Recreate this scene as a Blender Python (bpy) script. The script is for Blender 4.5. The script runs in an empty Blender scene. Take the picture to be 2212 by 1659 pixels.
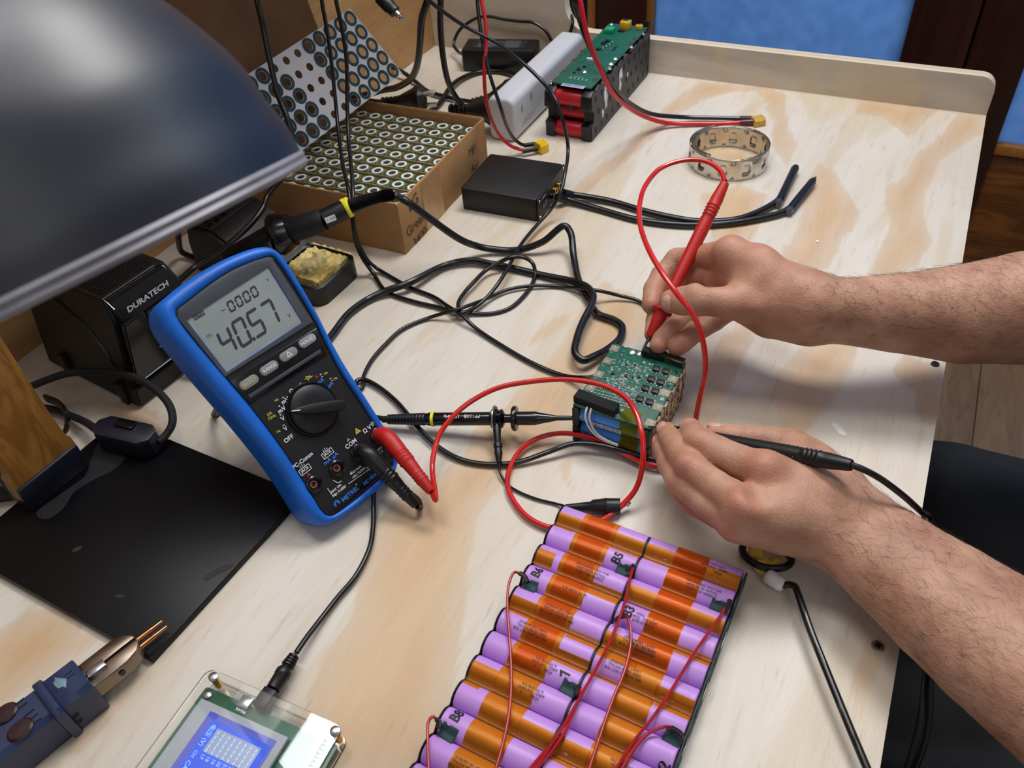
import bpy, bmesh, math, random
import numpy as np
from mathutils import Vector, Matrix, noise
V = Vector
SC = bpy.context.scene
COL = SC.collection
random.seed(7)

# ------------------------------------------------------------------ camera
H_CAM = 0.49185
RV = V((0.89738503, 0.43643218, -0.06501585)); UV = V((-0.25684645, 0.63646773, 0.72728174)); FV = V((-0.35878964, 0.63595265, -0.68325267))
FPX = 1777.26
cam_d = bpy.data.cameras.new('camera'); cam = bpy.data.objects.new('camera', cam_d); COL.objects.link(cam)
cam_d.sensor_width = 36; cam_d.lens = FPX * 36 / 2212; cam_d.clip_start = 0.02
cam.matrix_world = Matrix(((RV.x, UV.x, -FV.x, 0), (RV.y, UV.y, -FV.y, 0), (RV.z, UV.z, -FV.z, H_CAM), (0, 0, 0, 1)))
cam_d.dof.use_dof = True; cam_d.dof.focus_distance = 0.66; cam_d.dof.aperture_fstop = 18
SC.camera = cam
CP = V((0, 0, H_CAM))

# ------------------------------------------------------------------ light and exposure
SC.view_settings.view_transform = 'Standard'; SC.view_settings.look = 'None'
SC.view_settings.gamma = 1; SC.view_settings.use_curve_mapping = False; SC.view_settings.exposure = -0.17
wd = bpy.data.worlds.new('world'); SC.world = wd; wd.use_nodes = True
wd.node_tree.nodes['Background'].inputs[0].default_value = (0.97, 0.96, 1.0, 1)
wd.node_tree.nodes['Background'].inputs[1].default_value = 0.25
def area(name, loc, target, sx, sy, power, col):
    l = bpy.data.lights.new(name, 'AREA'); l.shape = 'RECTANGLE'; l.size = sx; l.size_y = sy; l.energy = power; l.color = col
    o = bpy.data.objects.new(name, l); COL.objects.link(o); o.location = loc
    o.rotation_euler = (V(target) - V(loc)).to_track_quat('-Z', 'Y').to_euler(); return o
area('ceiling_panel_light', (-0.12, 1.08, 1.5), (-0.15, 0.55, 0), 0.75, 0.38, 19.0, (1.0, 0.985, 0.965))
area('side_panel_light', (-0.60, 0.49, 1.5), (-0.60, 0.49, 0), 0.74, 0.32, 9.0, (0.97, 0.98, 1.0))
area('ceiling_light', (0.9, -0.6, 1.7), (-0.1, 0.4, 0), 0.9, 0.9, 4.0, (0.97, 0.98, 1.0))
area('daylight_behind_door', (0.7, 3.0, 1.3), (0.0, 1.6, 0.1), 2.4, 1.8, 75.0, (0.75, 0.88, 1.0))

# ------------------------------------------------------------------ helpers
def ray(x, y): return (FV + RV * ((x - 1106) / FPX) - UV * ((y - 829.5) / FPX))
def at(x, y, z=0.0):                      # the point at height z seen at this place in the photograph
    d = ray(x, y); return CP + d * ((z - H_CAM) / d.z)
def aty(x, y, Y):
    d = ray(x, y); return CP + d * (Y / d.y)
def atd(x, y, dist): return CP + ray(x, y) * dist
def atplane(M, x, y, z=0.0):              # local x, y on the plane z of the frame M
    Mi = M.inverted(); o = Mi @ CP; d = Mi.to_3x3() @ ray(x, y); t = (z - o.z) / d.z
    return o + d * t
def lin(c):
    if isinstance(c, str):
        c = c.lstrip('#'); c = [int(c[i:i + 2], 16) / 255 for i in (0, 2, 4)]
        c = [x / 12.92 if x < .04045 else ((x + .055) / 1.055) ** 2.4 for x in c]
    return (c[0], c[1], c[2], 1)
def frame(o, x, z):                       # matrix with origin o, x axis along x, z axis near z
    x = V(x).normalized(); y = V(z).cross(x).normalized(); z = x.cross(y)
    return Matrix(((x.x, y.x, z.x, o[0]), (x.y, y.y, z.y, o[1]), (x.z, y.z, z.z, o[2]), (0, 0, 0, 1)))
def T(x, y, z): return Matrix.Translation((x, y, z))
def Rz(a): return Matrix.Rotation(a, 4, 'Z')
def Rx(a): return Matrix.Rotation(a, 4, 'X')
def Ry(a): return Matrix.Rotation(a, 4, 'Y')

_mats = {}
def mat(name, col, rough=.5, metal=0., spec=.5, coat=0., var=.06, vs=60., bump=0., bs=300., col2=None, emit=None, es=1., trans=0., alpha=1., sss=0., stretch=None):
    if name in _mats: return _mats[name]
    m = bpy.data.materials.new(name); m.use_nodes = True; nt = m.node_tree; N = nt.nodes; L = nt.links
    b = N['Principled BSDF']; I = b.inputs
    c = lin(col); c2 = lin(col2) if col2 else tuple(min(1, x * (1 + var * 2)) for x in c[:3]) + (1,)
    c1 = c if col2 else tuple(x * (1 - var * 2) for x in c[:3]) + (1,)
    tc = N.new('ShaderNodeTexCoord'); mp = N.new('ShaderNodeMapping'); L.new(tc.outputs['Object'], mp.inputs[0])
    if stretch: mp.inputs['Scale'].default_value = stretch
    nz = N.new('ShaderNodeTexNoise'); nz.inputs['Scale'].default_value = vs; nz.inputs['Detail'].default_value = 4; L.new(mp.outputs[0], nz.inputs[0])
    cr = N.new('ShaderNodeValToRGB'); cr.color_ramp.elements[0].position = .35; cr.color_ramp.elements[1].position = .65
    cr.color_ramp.elements[0].color = c1; cr.color_ramp.elements[1].color = c2
    L.new(nz.outputs[0], cr.inputs[0]); L.new(cr.outputs[0], I['Base Color'])
    I['Roughness'].default_value = rough; I['Metallic'].default_value = metal; I['Specular IOR Level'].default_value = spec
    I['Coat Weight'].default_value = coat; I['Coat Roughness'].default_value = .08
    I['Transmission Weight'].default_value = trans; I['Alpha'].default_value = alpha
    if sss: I['Subsurface Weight'].default_value = sss; I['Subsurface Radius'].default_value = (.004, .0015, .0008); I['Subsurface Scale'].default_value = 1.
    if emit: I['Emission Color'].default_value = lin(emit); I['Emission Strength'].default_value = es
    if bump:
        n2 = N.new('ShaderNodeTexNoise'); n2.inputs['Scale'].default_value = bs; n2.inputs['Detail'].default_value = 3; L.new(mp.outputs[0], n2.inputs[0])
        bp = N.new('ShaderNodeBump'); bp.inputs['Strength'].default_value = bump; bp.inputs['Distance'].default_value = .0006
        L.new(n2.outputs[0], bp.inputs['Height']); L.new(bp.outputs[0], I['Normal'])
    _mats[name] = m; return m

def catmull(P, n=8, closed=False):
    P = [V(p) for p in P]; out = []
    if len(P) < 3 and not closed: return P
    Q = [P[-1]] + P + [P[0], P[1]] if closed else [P[0] * 2 - P[1]] + P + [P[-1] * 2 - P[-2]]
    for i in range(len(Q) - 3):
        a, b, c, d = Q[i:i + 4]
        def tj(t, p, q): return t + max((q - p).length, 1e-6) ** .5
        t0 = 0; t1 = tj(t0, a, b); t2 = tj(t1, b, c); t3 = tj(t2, c, d)
        for k in range(n):
            t = t1 + (t2 - t1) * k / n
            A1 = a * ((t1 - t) / (t1 - t0)) + b * ((t - t0) / (t1 - t0)); A2 = b * ((t2 - t) / (t2 - t1)) + c * ((t - t1) / (t2 - t1)); A3 = c * ((t3 - t) / (t3 - t2)) + d * ((t - t2) / (t3 - t2))
            B1 = A1 * ((t2 - t) / (t2 - t0)) + A2 * ((t - t0) / (t2 - t0)); B2 = A2 * ((t3 - t) / (t3 - t1)) + A3 * ((t - t1) / (t3 - t1))
            out.append(B1 * ((t2 - t) / (t2 - t1)) + B2 * ((t - t1) / (t2 - t1)))
    if not closed: out.append(P[-1])
    return out

_txt = {}
def text_geo(s, font=None, bold=0.):
    k = (s, font, bold)
    if k in _txt: return _txt[k]
    cu = bpy.data.curves.new('t', 'FONT'); cu.body = s; cu.size = 1; cu.align_x = 'CENTER'; cu.align_y = 'CENTER'; cu.resolution_u = 2; cu.offset = bold; cu.space_line = .98
    o = bpy.data.objects.new('t', cu); me = o.to_mesh()
    v = [tuple(p.co) for p in me.vertices]; f = [tuple(p.vertices) for p in me.polygons]
    o.to_mesh_clear(); bpy.data.objects.remove(o); bpy.data.curves.remove(cu)
    _txt[k] = (v, f); return _txt[k]

class MB:
    def __init__(s): s.v = []; s.f = []; s.m = []
    def add(s, v, f, M=None, mi=0):
        n = len(s.v); s.v += [tuple(M @ V(p)) for p in v] if M is not None else [tuple(p) for p in v]
        s.f += [tuple(i + n for i in q) for q in f]; s.m += [mi] * len(f); return s
    def bm(s, bm, M=None, mi=0):
        bm.verts.index_update(); return s.add([v.co.copy() for v in bm.verts], [[v.index for v in f.verts] for f in bm.faces], M, mi)
    def box(s, c, d, M=None, b=0., seg=2, mi=0, taper=None):
        bm = bmesh.new(); bmesh.ops.create_cube(bm, size=1)
        for v in bm.verts:
            v.co.x *= d[0]; v.co.y *= d[1]; v.co.z *= d[2]
            if taper and v.co.z > 0: v.co.x *= taper[0]; v.co.y *= taper[1]
        if b: bmesh.ops.bevel(bm, geom=list(bm.edges), offset=b, segments=seg, affect='EDGES', profile=.5)
        for v in bm.verts: v.co += V(c)
        s.bm(bm, M, mi); bm.free(); return s
    def prism(s, poly, z0, z1, M=None, b=0., seg=2, mi=0, bot=False):
        bm = bmesh.new(); vs = [bm.verts.new((p[0], p[1], z0)) for p in poly]; f = bm.faces.new(vs)
        r = bmesh.ops.extrude_face_region(bm, geom=[f]); tv = [e for e in r['geom'] if isinstance(e, bmesh.types.BMVert)]
        for v in tv: v.co.z = z1
        bmesh.ops.recalc_face_normals(bm, faces=list(bm.faces))
        if b:
            z_ = (z0, z1) if bot else (z1,)
            es = [e for e in bm.edges if any(abs(e.verts[0].co.z - z) < 1e-7 and abs(e.verts[1].co.z - z) < 1e-7 for z in z_)]
            bmesh.ops.bevel(bm, geom=es, offset=b, segments=seg, affect='EDGES', profile=.5)
        s.bm(bm, M, mi); bm.free(); return s
    def lathe(s, prof, M=None, n=24, mi=0, caps=True):
        v = []; f = []
        for r, z in prof:
            for i in range(n): a = 2 * math.pi * i / n; v.append((r * math.cos(a), r * math.sin(a), z))
        for k in range(len(prof) - 1):
            for i in range(n): j = (i + 1) % n; f.append((k * n + i, k * n + j, (k + 1) * n + j, (k + 1) * n + i))
        if caps:
            if prof[0][0] > 1e-6: f.append(tuple(reversed(range(n))))
            if prof[-1][0] > 1e-6: f.append(tuple((len(prof) - 1) * n + i for i in range(n)))
        return s.add(v, f, M, mi)
    def rod(s, a, b, prof, n=20, mi=0):    # prof: list of (t in metres or fraction, radius) from a to b
        a = V(a); b = V(b); L = (b - a).length; fr = max(p[0] for p in prof) <= 1.0001
        M = frame(a, (b - a).orthogonal(), b - a); M = Matrix.Translation(a) @ (b - a).to_track_quat('Z', 'Y').to_matrix().to_4x4()
        return s.lathe([(r, t * L if fr else t) for t, r in prof], M, n, mi)
    def tube(s, P, r, n=10, mi=0, sm=8, closed=False, flat=None, caps=True):
        P = catmull(P, sm, closed) if sm else [V(p) for p in P]
        m = len(P); R = (lambda t: r) if not callable(r) and not isinstance(r, (list, tuple)) else r
        if isinstance(r, (list, tuple)): R = lambda t: float(np.interp(t, np.linspace(0, 1, len(r)), r))
        tan = []
        for i in range(m):
            a = P[(i - 1) % m] if closed or i > 0 else P[0]; b = P[(i + 1) % m] if closed or i < m - 1 else P[-1]
            t = b - a; tan.append(t.normalized() if t.length > 1e-9 else V((0, 0, 1)))
        u = tan[0].orthogonal().normalized()
        if flat: u = V((0, 0, 1)).cross(tan[0]).normalized() if abs(tan[0].z) < .95 else u
        v = []; f = []
        for i in range(m):
            t = tan[i]; u = (u - t * u.dot(t)).normalized(); w = t.cross(u); rr = R(i / max(1, m - 1))
            for k in range(n):
                a = 2 * math.pi * k / n; q = u * math.cos(a) * (flat or 1) + w * math.sin(a); v.append(tuple(P[i] + q * rr))
        for i in range(m if closed else m - 1):
            i2 = (i + 1) % m
            for k in range(n): k2 = (k + 1) % n; f.append((i * n + k, i * n + k2, i2 * n + k2, i2 * n + k))
        if not closed and caps: f.append(tuple(reversed(range(n)))); f.append(tuple((m - 1) * n + k for k in range(n)))
        return s.add(v, f, None, mi)
    def text(s, t, size, M, mi=0, bold=0., sx=1., fn=None, lift=0.):
        v, f = text_geo(t, None, bold); v = [(p[0] * size * sx, p[1] * size, lift) for p in v]
        if fn: v = [fn(*p) for p in v]
        return s.add(v, f, M, mi)
    def build(s, name, mats, parent=None, smooth=30, origin=None, M=None):
        me = bpy.data.meshes.new(name)
        v = s.v
        if origin is not None: o = V(origin); v = [tuple(V(p) - o) for p in v]
        me.from_pydata(v, [], s.f)
        if not isinstance(mats, (list, tuple)): mats = [mats]
        for m in mats: me.materials.append(m)
        if len(mats) > 1: me.polygons.foreach_set('material_index', s.m)
        if smooth:
            me.polygons.foreach_set('use_smooth', [True] * len(s.f))
            try: me.set_sharp_from_angle(angle=math.radians(smooth))
            except Exception: pass
        me.update()
        o = bpy.data.objects.new(name, me); COL.objects.link(o)
        if parent: o.parent = parent
        if origin is not None: o.location = origin
        if M is not None: o.matrix_local = M
        return o
def empty(name, M=None, parent=None):
    o = bpy.data.objects.new(name, None); o.empty_display_size = .02; COL.objects.link(o)
    if M is not None: o.matrix_world = M if isinstance(M, Matrix) else Matrix.Translation(M)
    return o
def tag(o, label=None, cat=None, group=None, kind=None):
    if label: o['label'] = label
    if cat: o['category'] = cat
    if group: o['group'] = group
    if kind: o['kind'] = kind
    return o
def rrect(w, h, r, n=6, cx=0, cy=0):
    out = []
    for sx, sy, a0 in ((1, 1, 0), (-1, 1, 90), (-1, -1, 180), (1, -1, 270)):
        for i in range(n + 1):
            a = math.radians(a0 + 90 * i / n); out.append((cx + sx * (w / 2 - r) + r * math.cos(a), cy + sy * (h / 2 - r) + r * math.sin(a)))
    return out
# ------------------------------------------------------------------ the setting: floor, door wall, left wall
KY = 1.1147; EX = 0.076; BX = -0.713; FZ = -0.75; DY = 1.72
def wood(name, c1, c2, c3, scale, dirs, rough=.45, ring=6., coat=0., plank=None):
    m = bpy.data.materials.new(name); m.use_nodes = True; nt = m.node_tree; N = nt.nodes; L = nt.links; b = N['Principled BSDF']
    tc = N.new('ShaderNodeTexCoord'); mp = N.new('ShaderNodeMapping'); mp.inputs['Scale'].default_value = dirs; L.new(tc.outputs['Object'], mp.inputs[0])
    n1 = N.new('ShaderNodeTexNoise'); n1.inputs['Scale'].default_value = scale; n1.inputs['Detail'].default_value = 5; n1.inputs['Distortion'].default_value = .8; L.new(mp.outputs[0], n1.inputs[0])
    w = N.new('ShaderNodeMath'); w.operation = 'MULTIPLY'; w.inputs[1].default_value = ring; L.new(n1.outputs[0], w.inputs[0])
    fr = N.new('ShaderNodeMath'); fr.operation = 'PINGPONG'; fr.inputs[1].default_value = 1; L.new(w.outputs[0], fr.inputs[0])
    cr = N.new('ShaderNodeValToRGB'); e = cr.color_ramp.elements; e[0].color = lin(c1); e[1].color = lin(c2); e[0].position = .1; e[1].position = .9
    L.new(fr.outputs[0], cr.inputs[0])
    n2 = N.new('ShaderNodeTexNoise'); n2.inputs['Scale'].default_value = scale * 14; n2.inputs['Detail'].default_value = 3; L.new(mp.outputs[0], n2.inputs[0])
    mx = N.new('ShaderNodeMix'); mx.data_type = 'RGBA'; r2 = N.new('ShaderNodeMapRange'); r2.inputs[1].default_value = .55; r2.inputs[2].default_value = .75; r2.inputs[4].default_value = .6
    L.new(n2.outputs[0], r2.inputs[0]); L.new(r2.outputs[0], mx.inputs[0]); L.new(cr.outputs[0], mx.inputs[6]); mx.inputs[7].default_value = lin(c3)
    out = mx.outputs[2]
    if plank:
        br = N.new('ShaderNodeTexBrick'); mq = N.new('ShaderNodeMapping'); mq.inputs['Rotation'].default_value = (0, 0, math.pi / 2); L.new(tc.outputs['Object'], mq.inputs[0]); L.new(mq.outputs[0], br.inputs[0]); br.inputs['Scale'].default_value = 1; br.inputs['Brick Width'].default_value = plank[0]; br.inputs['Row Height'].default_value = plank[1]
        br.inputs['Mortar Size'].default_value = .0015; br.inputs['Color1'].default_value = (1, 1, 1, 1); br.inputs['Color2'].default_value = (.72, .72, .72, 1); br.inputs['Mortar'].default_value = (.2, .18, .16, 1)
        m2 = N.new('ShaderNodeMix'); m2.data_type = 'RGBA'; m2.blend_type = 'MULTIPLY'; m2.inputs[0].default_value = 1; L.new(out, m2.inputs[6]); L.new(br.outputs[0], m2.inputs[7]); out = m2.outputs[2]
    L.new(out, b.inputs['Base Color']); b.inputs['Roughness'].default_value = rough; b.inputs['Coat Weight'].default_value = coat
    bp = N.new('ShaderNodeBump'); bp.inputs['Strength'].default_value = .15; bp.inputs['Distance'].default_value = .0005; L.new(n2.outputs[0], bp.inputs['Height']); L.new(bp.outputs[0], b.inputs['Normal'])
    _mats[name] = m; return m
m_mahog = wood('dark mahogany', '#2a0f0a', '#3a1710', '#1c0806', 3, (9, 9, .8), .35, 5, .2)
m_rimu = wood('brown timber', '#5a3314', '#7a4a20', '#3c2008', 5, (.9, 5, 5), .4, 8, .2)
m_amber = wood('amber timber', '#8a5622', '#a06a2e', '#6b3f18', 4, (7, 7, .8), .4, 5, .2)
m_floor = wood('grey brown floorboards', '#8c7058', '#a3876a', '#66503e', 3, (6, .8, 1), .5, 5, .1, plank=(1.2, .13))
o = MB().box((0, .8, FZ - .02), (5, 4.6, .04)).build('floor', m_floor, None, 0); tag(o, kind='structure'); o.rotation_euler.z = 0
# the sliding door wall beyond the bench: timber frame with frosted panes
def struct(name, mb, m, parent=None, **k):
    o = mb.build(name, m, parent, **k)
    if not parent: o['kind'] = 'structure'
    return o
gl = bpy.data.materials.new('frosted glass'); gl.use_nodes = True; N = gl.node_tree.nodes; L = gl.node_tree.links; N.remove(N['Principled BSDF'])
tr = N.new('ShaderNodeBsdfTranslucent'); gs = N.new('ShaderNodeBsdfGlossy'); mx = N.new('ShaderNodeMixShader'); fz = N.new('ShaderNodeTexNoise'); tc = N.new('ShaderNodeTexCoord'); cr = N.new('ShaderNodeValToRGB')
L.new(tc.outputs['Object'], fz.inputs[0]); fz.inputs['Scale'].default_value = 35; fz.inputs['Detail'].default_value = 6; L.new(fz.outputs[0], cr.inputs[0])
cr.color_ramp.elements[0].color = (.27, .42, .64, 1); cr.color_ramp.elements[1].color = (.34, .49, .72, 1); cr.color_ramp.elements[0].position = .3; cr.color_ramp.elements[1].position = .7
L.new(cr.outputs[0], tr.inputs[0]); gs.inputs['Roughness'].default_value = .35; gs.inputs[0].default_value = (.9, .95, 1, 1); mx.inputs[0].default_value = .05
L.new(tr.outputs[0], mx.inputs[1]); L.new(gs.outputs[0], mx.inputs[2]); L.new(mx.outputs[0], N['Material Output'].inputs[0])
def dx(px, py=60, Y=DY): return aty(px, py, Y).x
xs = [dx(1236, 20), dx(1272, 20), dx(1405, 60), dx(1956, 80), dx(2175, 250), dx(2175, 250) + .75]
zb = aty(2185, 320, DY).z
g1 = xs[1] - .5
TOPZ = 1.3
def bar(name, x0, x1, z0, z1, m, y=DY, t=.045): return struct(name, MB().box(((x0 + x1) / 2, y + t / 2, (z0 + z1) / 2), (x1 - x0, t, z1 - z0), b=.002), m)
fr = empty('door_1', (xs[2], DY, FZ)); fr['kind'] = 'structure'
def part(name, mb, m, parent, **k):
    Mi = parent.matrix_world.inverted(); mb.v = [tuple(Mi @ V(p)) for p in mb.v]; return mb.build(name, m, parent, **k)
bpy.context.view_layer.update()
def dbox(x0, x1, z0, z1, y0, y1, b=.002): return MB().box(((x0 + x1) / 2, (y0 + y1) / 2, (z0 + z1) / 2), (x1 - x0, y1 - y0, z1 - z0), b=b)
xg = dx(2096, 100)
part('stile', dbox(xs[3], xg - .002, FZ, TOPZ, DY - .004, DY + .04), m_mahog, fr)
part('stile', dbox(dx(1288, 20), xs[2] - .012, FZ, TOPZ, DY - .004, DY + .04), m_mahog, fr)
part('edge_bead', dbox(xs[2] - .012, xs[2] + .004, zb, TOPZ, DY + .002, DY + .03), m_amber, fr)
part('pane', dbox(xs[2] + .004, xs[3], zb - .01, TOPZ, DY + .018, DY + .022, 0), gl, fr)
part('rail', dbox(xs[2], xs[3], zb - .16, zb - .01, DY, DY + .035), m_mahog, fr)
part('lower_panel', dbox(xs[2], xs[3], FZ, zb - .16, DY + .006, DY + .03), m_rimu, fr)
part('top_rail', dbox(dx(1288, 20), xg, TOPZ, TOPZ + .1, DY, DY + .04), m_mahog, fr)
struct('gap_light_stop', dbox(xg - .02, xg + .02, FZ, TOPZ, DY + .046, DY + .056), m_mahog)  # strip added behind the door gap to stop light leaking through
fr = empty('door_2', (xg, DY, FZ)); fr['kind'] = 'structure'; bpy.context.view_layer.update()
part('stile', dbox(xg + .002, xs[4], FZ, TOPZ, DY, DY + .044), m_mahog, fr)
part('pane', dbox(xs[4], xs[5], zb - .01, TOPZ, DY + .02, DY + .024, 0), gl, fr)
part('rail', dbox(xs[4], xs[5], zb - .02, zb, DY + .004, DY + .035), m_amber, fr)
part('lower_panel', dbox(xs[4], xs[5], FZ, zb - .02, DY + .01, DY + .035), m_rimu, fr)
part('stile', dbox(xs[5], xs[5] + .14, FZ, TOPZ, DY, DY + .044), m_mahog, fr)
part('top_rail', dbox(xg, xs[5] + .14, TOPZ, TOPZ + .1, DY, DY + .04), m_mahog, fr)
# narrow dark pane and amber stile left of the door
m_navy = mat('dark glazing', '#0c1330', .25, var=.05)
struct('window_1', dbox(g1, xs[1], FZ, TOPZ, DY + .012, DY + .03, 0), m_navy)
struct('trim_1', dbox(xs[1], dx(1288, 20), FZ, TOPZ, DY - .01, DY + .04), m_amber)
m_wall = mat('painted plaster wall', '#b9b4aa', .8, var=.03, vs=8)
struct('wall_left', dbox(-1.0, -.95, FZ, 1.35, -1.2, DY + .05, 0), m_wall)
struct('wall_far', dbox(-.95, g1, FZ, 1.35, DY, DY + .05, 0), m_wall)
# ------------------------------------------------------------------ plywood workbench
bench = empty('workbench', (EX, KY, 0)); tag(bench, 'pale plywood workbench with a low kerb along its far side and tall back board', 'workbench')
bpy.context.view_layer.update()
TAN = [
 [(1309,611),(1182,773),(1146,814),(1108,854),(1092,879),(1017,929),(1013,963),(992,986),(943,1022),(891,1053),(839,1099),(818,1120),(769,1270),(761,1331),(724,1380),(692,1425),(659,1494),(600,1700),(960,1700),(985,1450),(1010,1250),(1040,1099),(1080,1067),(1092,1049),(1119,1022),(1239,947),(1290,800),(1400,720),(1400,655)],
 [(1182,690),(1240,670),(1225,705),(1150,752),(1135,748)],
 [(1512,174),(1664,190),(1702,205),(1702,228),(1718,316),(1700,360),(1672,330),(1655,228),(1640,196),(1570,200),(1519,215),(1470,245),(1420,292),(1362,340),(1300,392),(1262,425),(1200,480),(1150,530),(1120,580),(1080,640),(1060,640),(1105,560),(1160,475),(1240,405),(1285,370),(1348,316),(1395,268),(1440,228)],
 [(1847,212),(1841,247),(1904,253),(1930,275),(1961,300),(1987,272),(2028,240),(2060,238)],
 [(2069,244),(2031,285),(1993,326),(1961,357),(1945,383),(1911,408),(1914,459),(1920,500),(1896,550),(1884,589),(1870,650),(1900,660),(1989,558),(2018,525),(1993,468),(1999,427),(2040,350),(2100,300),(2129,290),(2135,245)],
 [(1771,354),(1740,400),(1733,449),(1702,525),(1689,531),(1677,566),(1640,640),(1584,714),(1549,729),(1533,753),(1514,831),(1460,900),(1490,930),(1560,860),(1600,800),(1640,700),(1720,640),(1790,570),(1829,503),(1841,500),(1860,459),(1828,411),(1800,370)],
 [(1549,729),(1533,753),(1514,831),(1480,880),(1440,1000),(1440,1060),(1500,1000),(1560,900),(1590,800),(1600,740)],
 [(1740,737),(1720,760),(1673,803),(1662,846),(1667,899),(1700,950),(1760,915),(1790,870),(1829,803),(1849,753),(1850,735)],
 [(1930,800),(1969,850),(1984,913),(2030,920),(2045,790),(1960,770)],
 [(1895,1376),(1867,1386),(1847,1435),(1835,1480),(1850,1560),(1890,1480),(1901,1425),(1945,1376)],
 [(1500,318),(1560,310),(1640,330),(1650,370),(1560,385),(1510,350)],
 [(1520,420),(1600,400),(1660,420),(1640,500),(1590,560),(1500,600),(1480,640),(1540,520),(1520,460)],
 [(61,1323),(133,1310),(200,1380),(120,1450),(0,1540),(-60,1560),(-60,1400)],
 [(293,1445),(330,1440),(290,1500),(230,1570),(163,1640),(120,1640),(200,1540)],
 [(210,880),(300,860),(360,920),(330,960),(250,930)],
 [(1215,1000),(1235,995),(1228,1030),(1250,1060),(1235,1065),(1215,1030)],
]
polys = [np.array([[at(x, y).x, at(x, y).y] for x, y in P]) for P in TAN]
x0, x1, y0, y1 = BX - .1, EX, -.25, KY
NX, NY = 190, 330
gx = np.linspace(x0, x1, NX); gy = np.linspace(y0, y1, NY); GX, GY = np.meshgrid(gx, gy)
def sdpoly(P, X, Y):
    d = np.full(X.shape, 1e9); ins = np.zeros(X.shape, bool); n = len(P)
    for i in range(n):
        a = P[i]; b = P[(i + 1) % n]; e = b - a; L2 = e @ e + 1e-12
        t = np.clip(((X - a[0]) * e[0] + (Y - a[1]) * e[1]) / L2, 0, 1)
        d = np.minimum(d, np.hypot(X - a[0] - t * e[0], Y - a[1] - t * e[1]))
        c = ((a[1] > Y) != (b[1] > Y)) & (X < (b[0] - a[0]) * (Y - a[1]) / (b[1] - a[1] + 1e-12) + a[0]); ins ^= c
    return np.where(ins, d, -d)
S = np.max([sdpoly(P, GX, GY) for P in polys], axis=0)
S = np.clip(S, -.04, .04)
me = bpy.data.meshes.new('tabletop')
vv = [(float(GX[j, i]) - EX, float(GY[j, i]) - KY, 0.) for j in range(NY) for i in range(NX)]; ff = [(j * NX + i, j * NX + i + 1, (j + 1) * NX + i + 1, (j + 1) * NX + i) for j in range(NY - 1) for i in range(NX - 1)]
nb = len(vv); w_, d_ = x0 - EX, y0 - KY
rim = [j * NX for j in range(NY)] ; TH = .018
edge = [i for i in range(NX)] + [j * NX + NX - 1 for j in range(1, NY)] + [(NY - 1) * NX + i for i in range(NX - 2, -1, -1)] + [j * NX for j in range(NY - 2, 0, -1)]
for k in edge: vv.append((vv[k][0], vv[k][1], -TH))
for q in range(len(edge)): r_ = (q + 1) % len(edge); ff.append((edge[r_], edge[q], nb + q, nb + r_))
ff.append(tuple(nb + q for q in range(len(edge))))
me.from_pydata(vv, [], ff)
at_ = me.attributes.new('latewood', 'FLOAT', 'POINT'); at_.data.foreach_set('value', np.append(S.ravel(), np.full(len(edge), -.04)).astype(np.float32))
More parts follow.
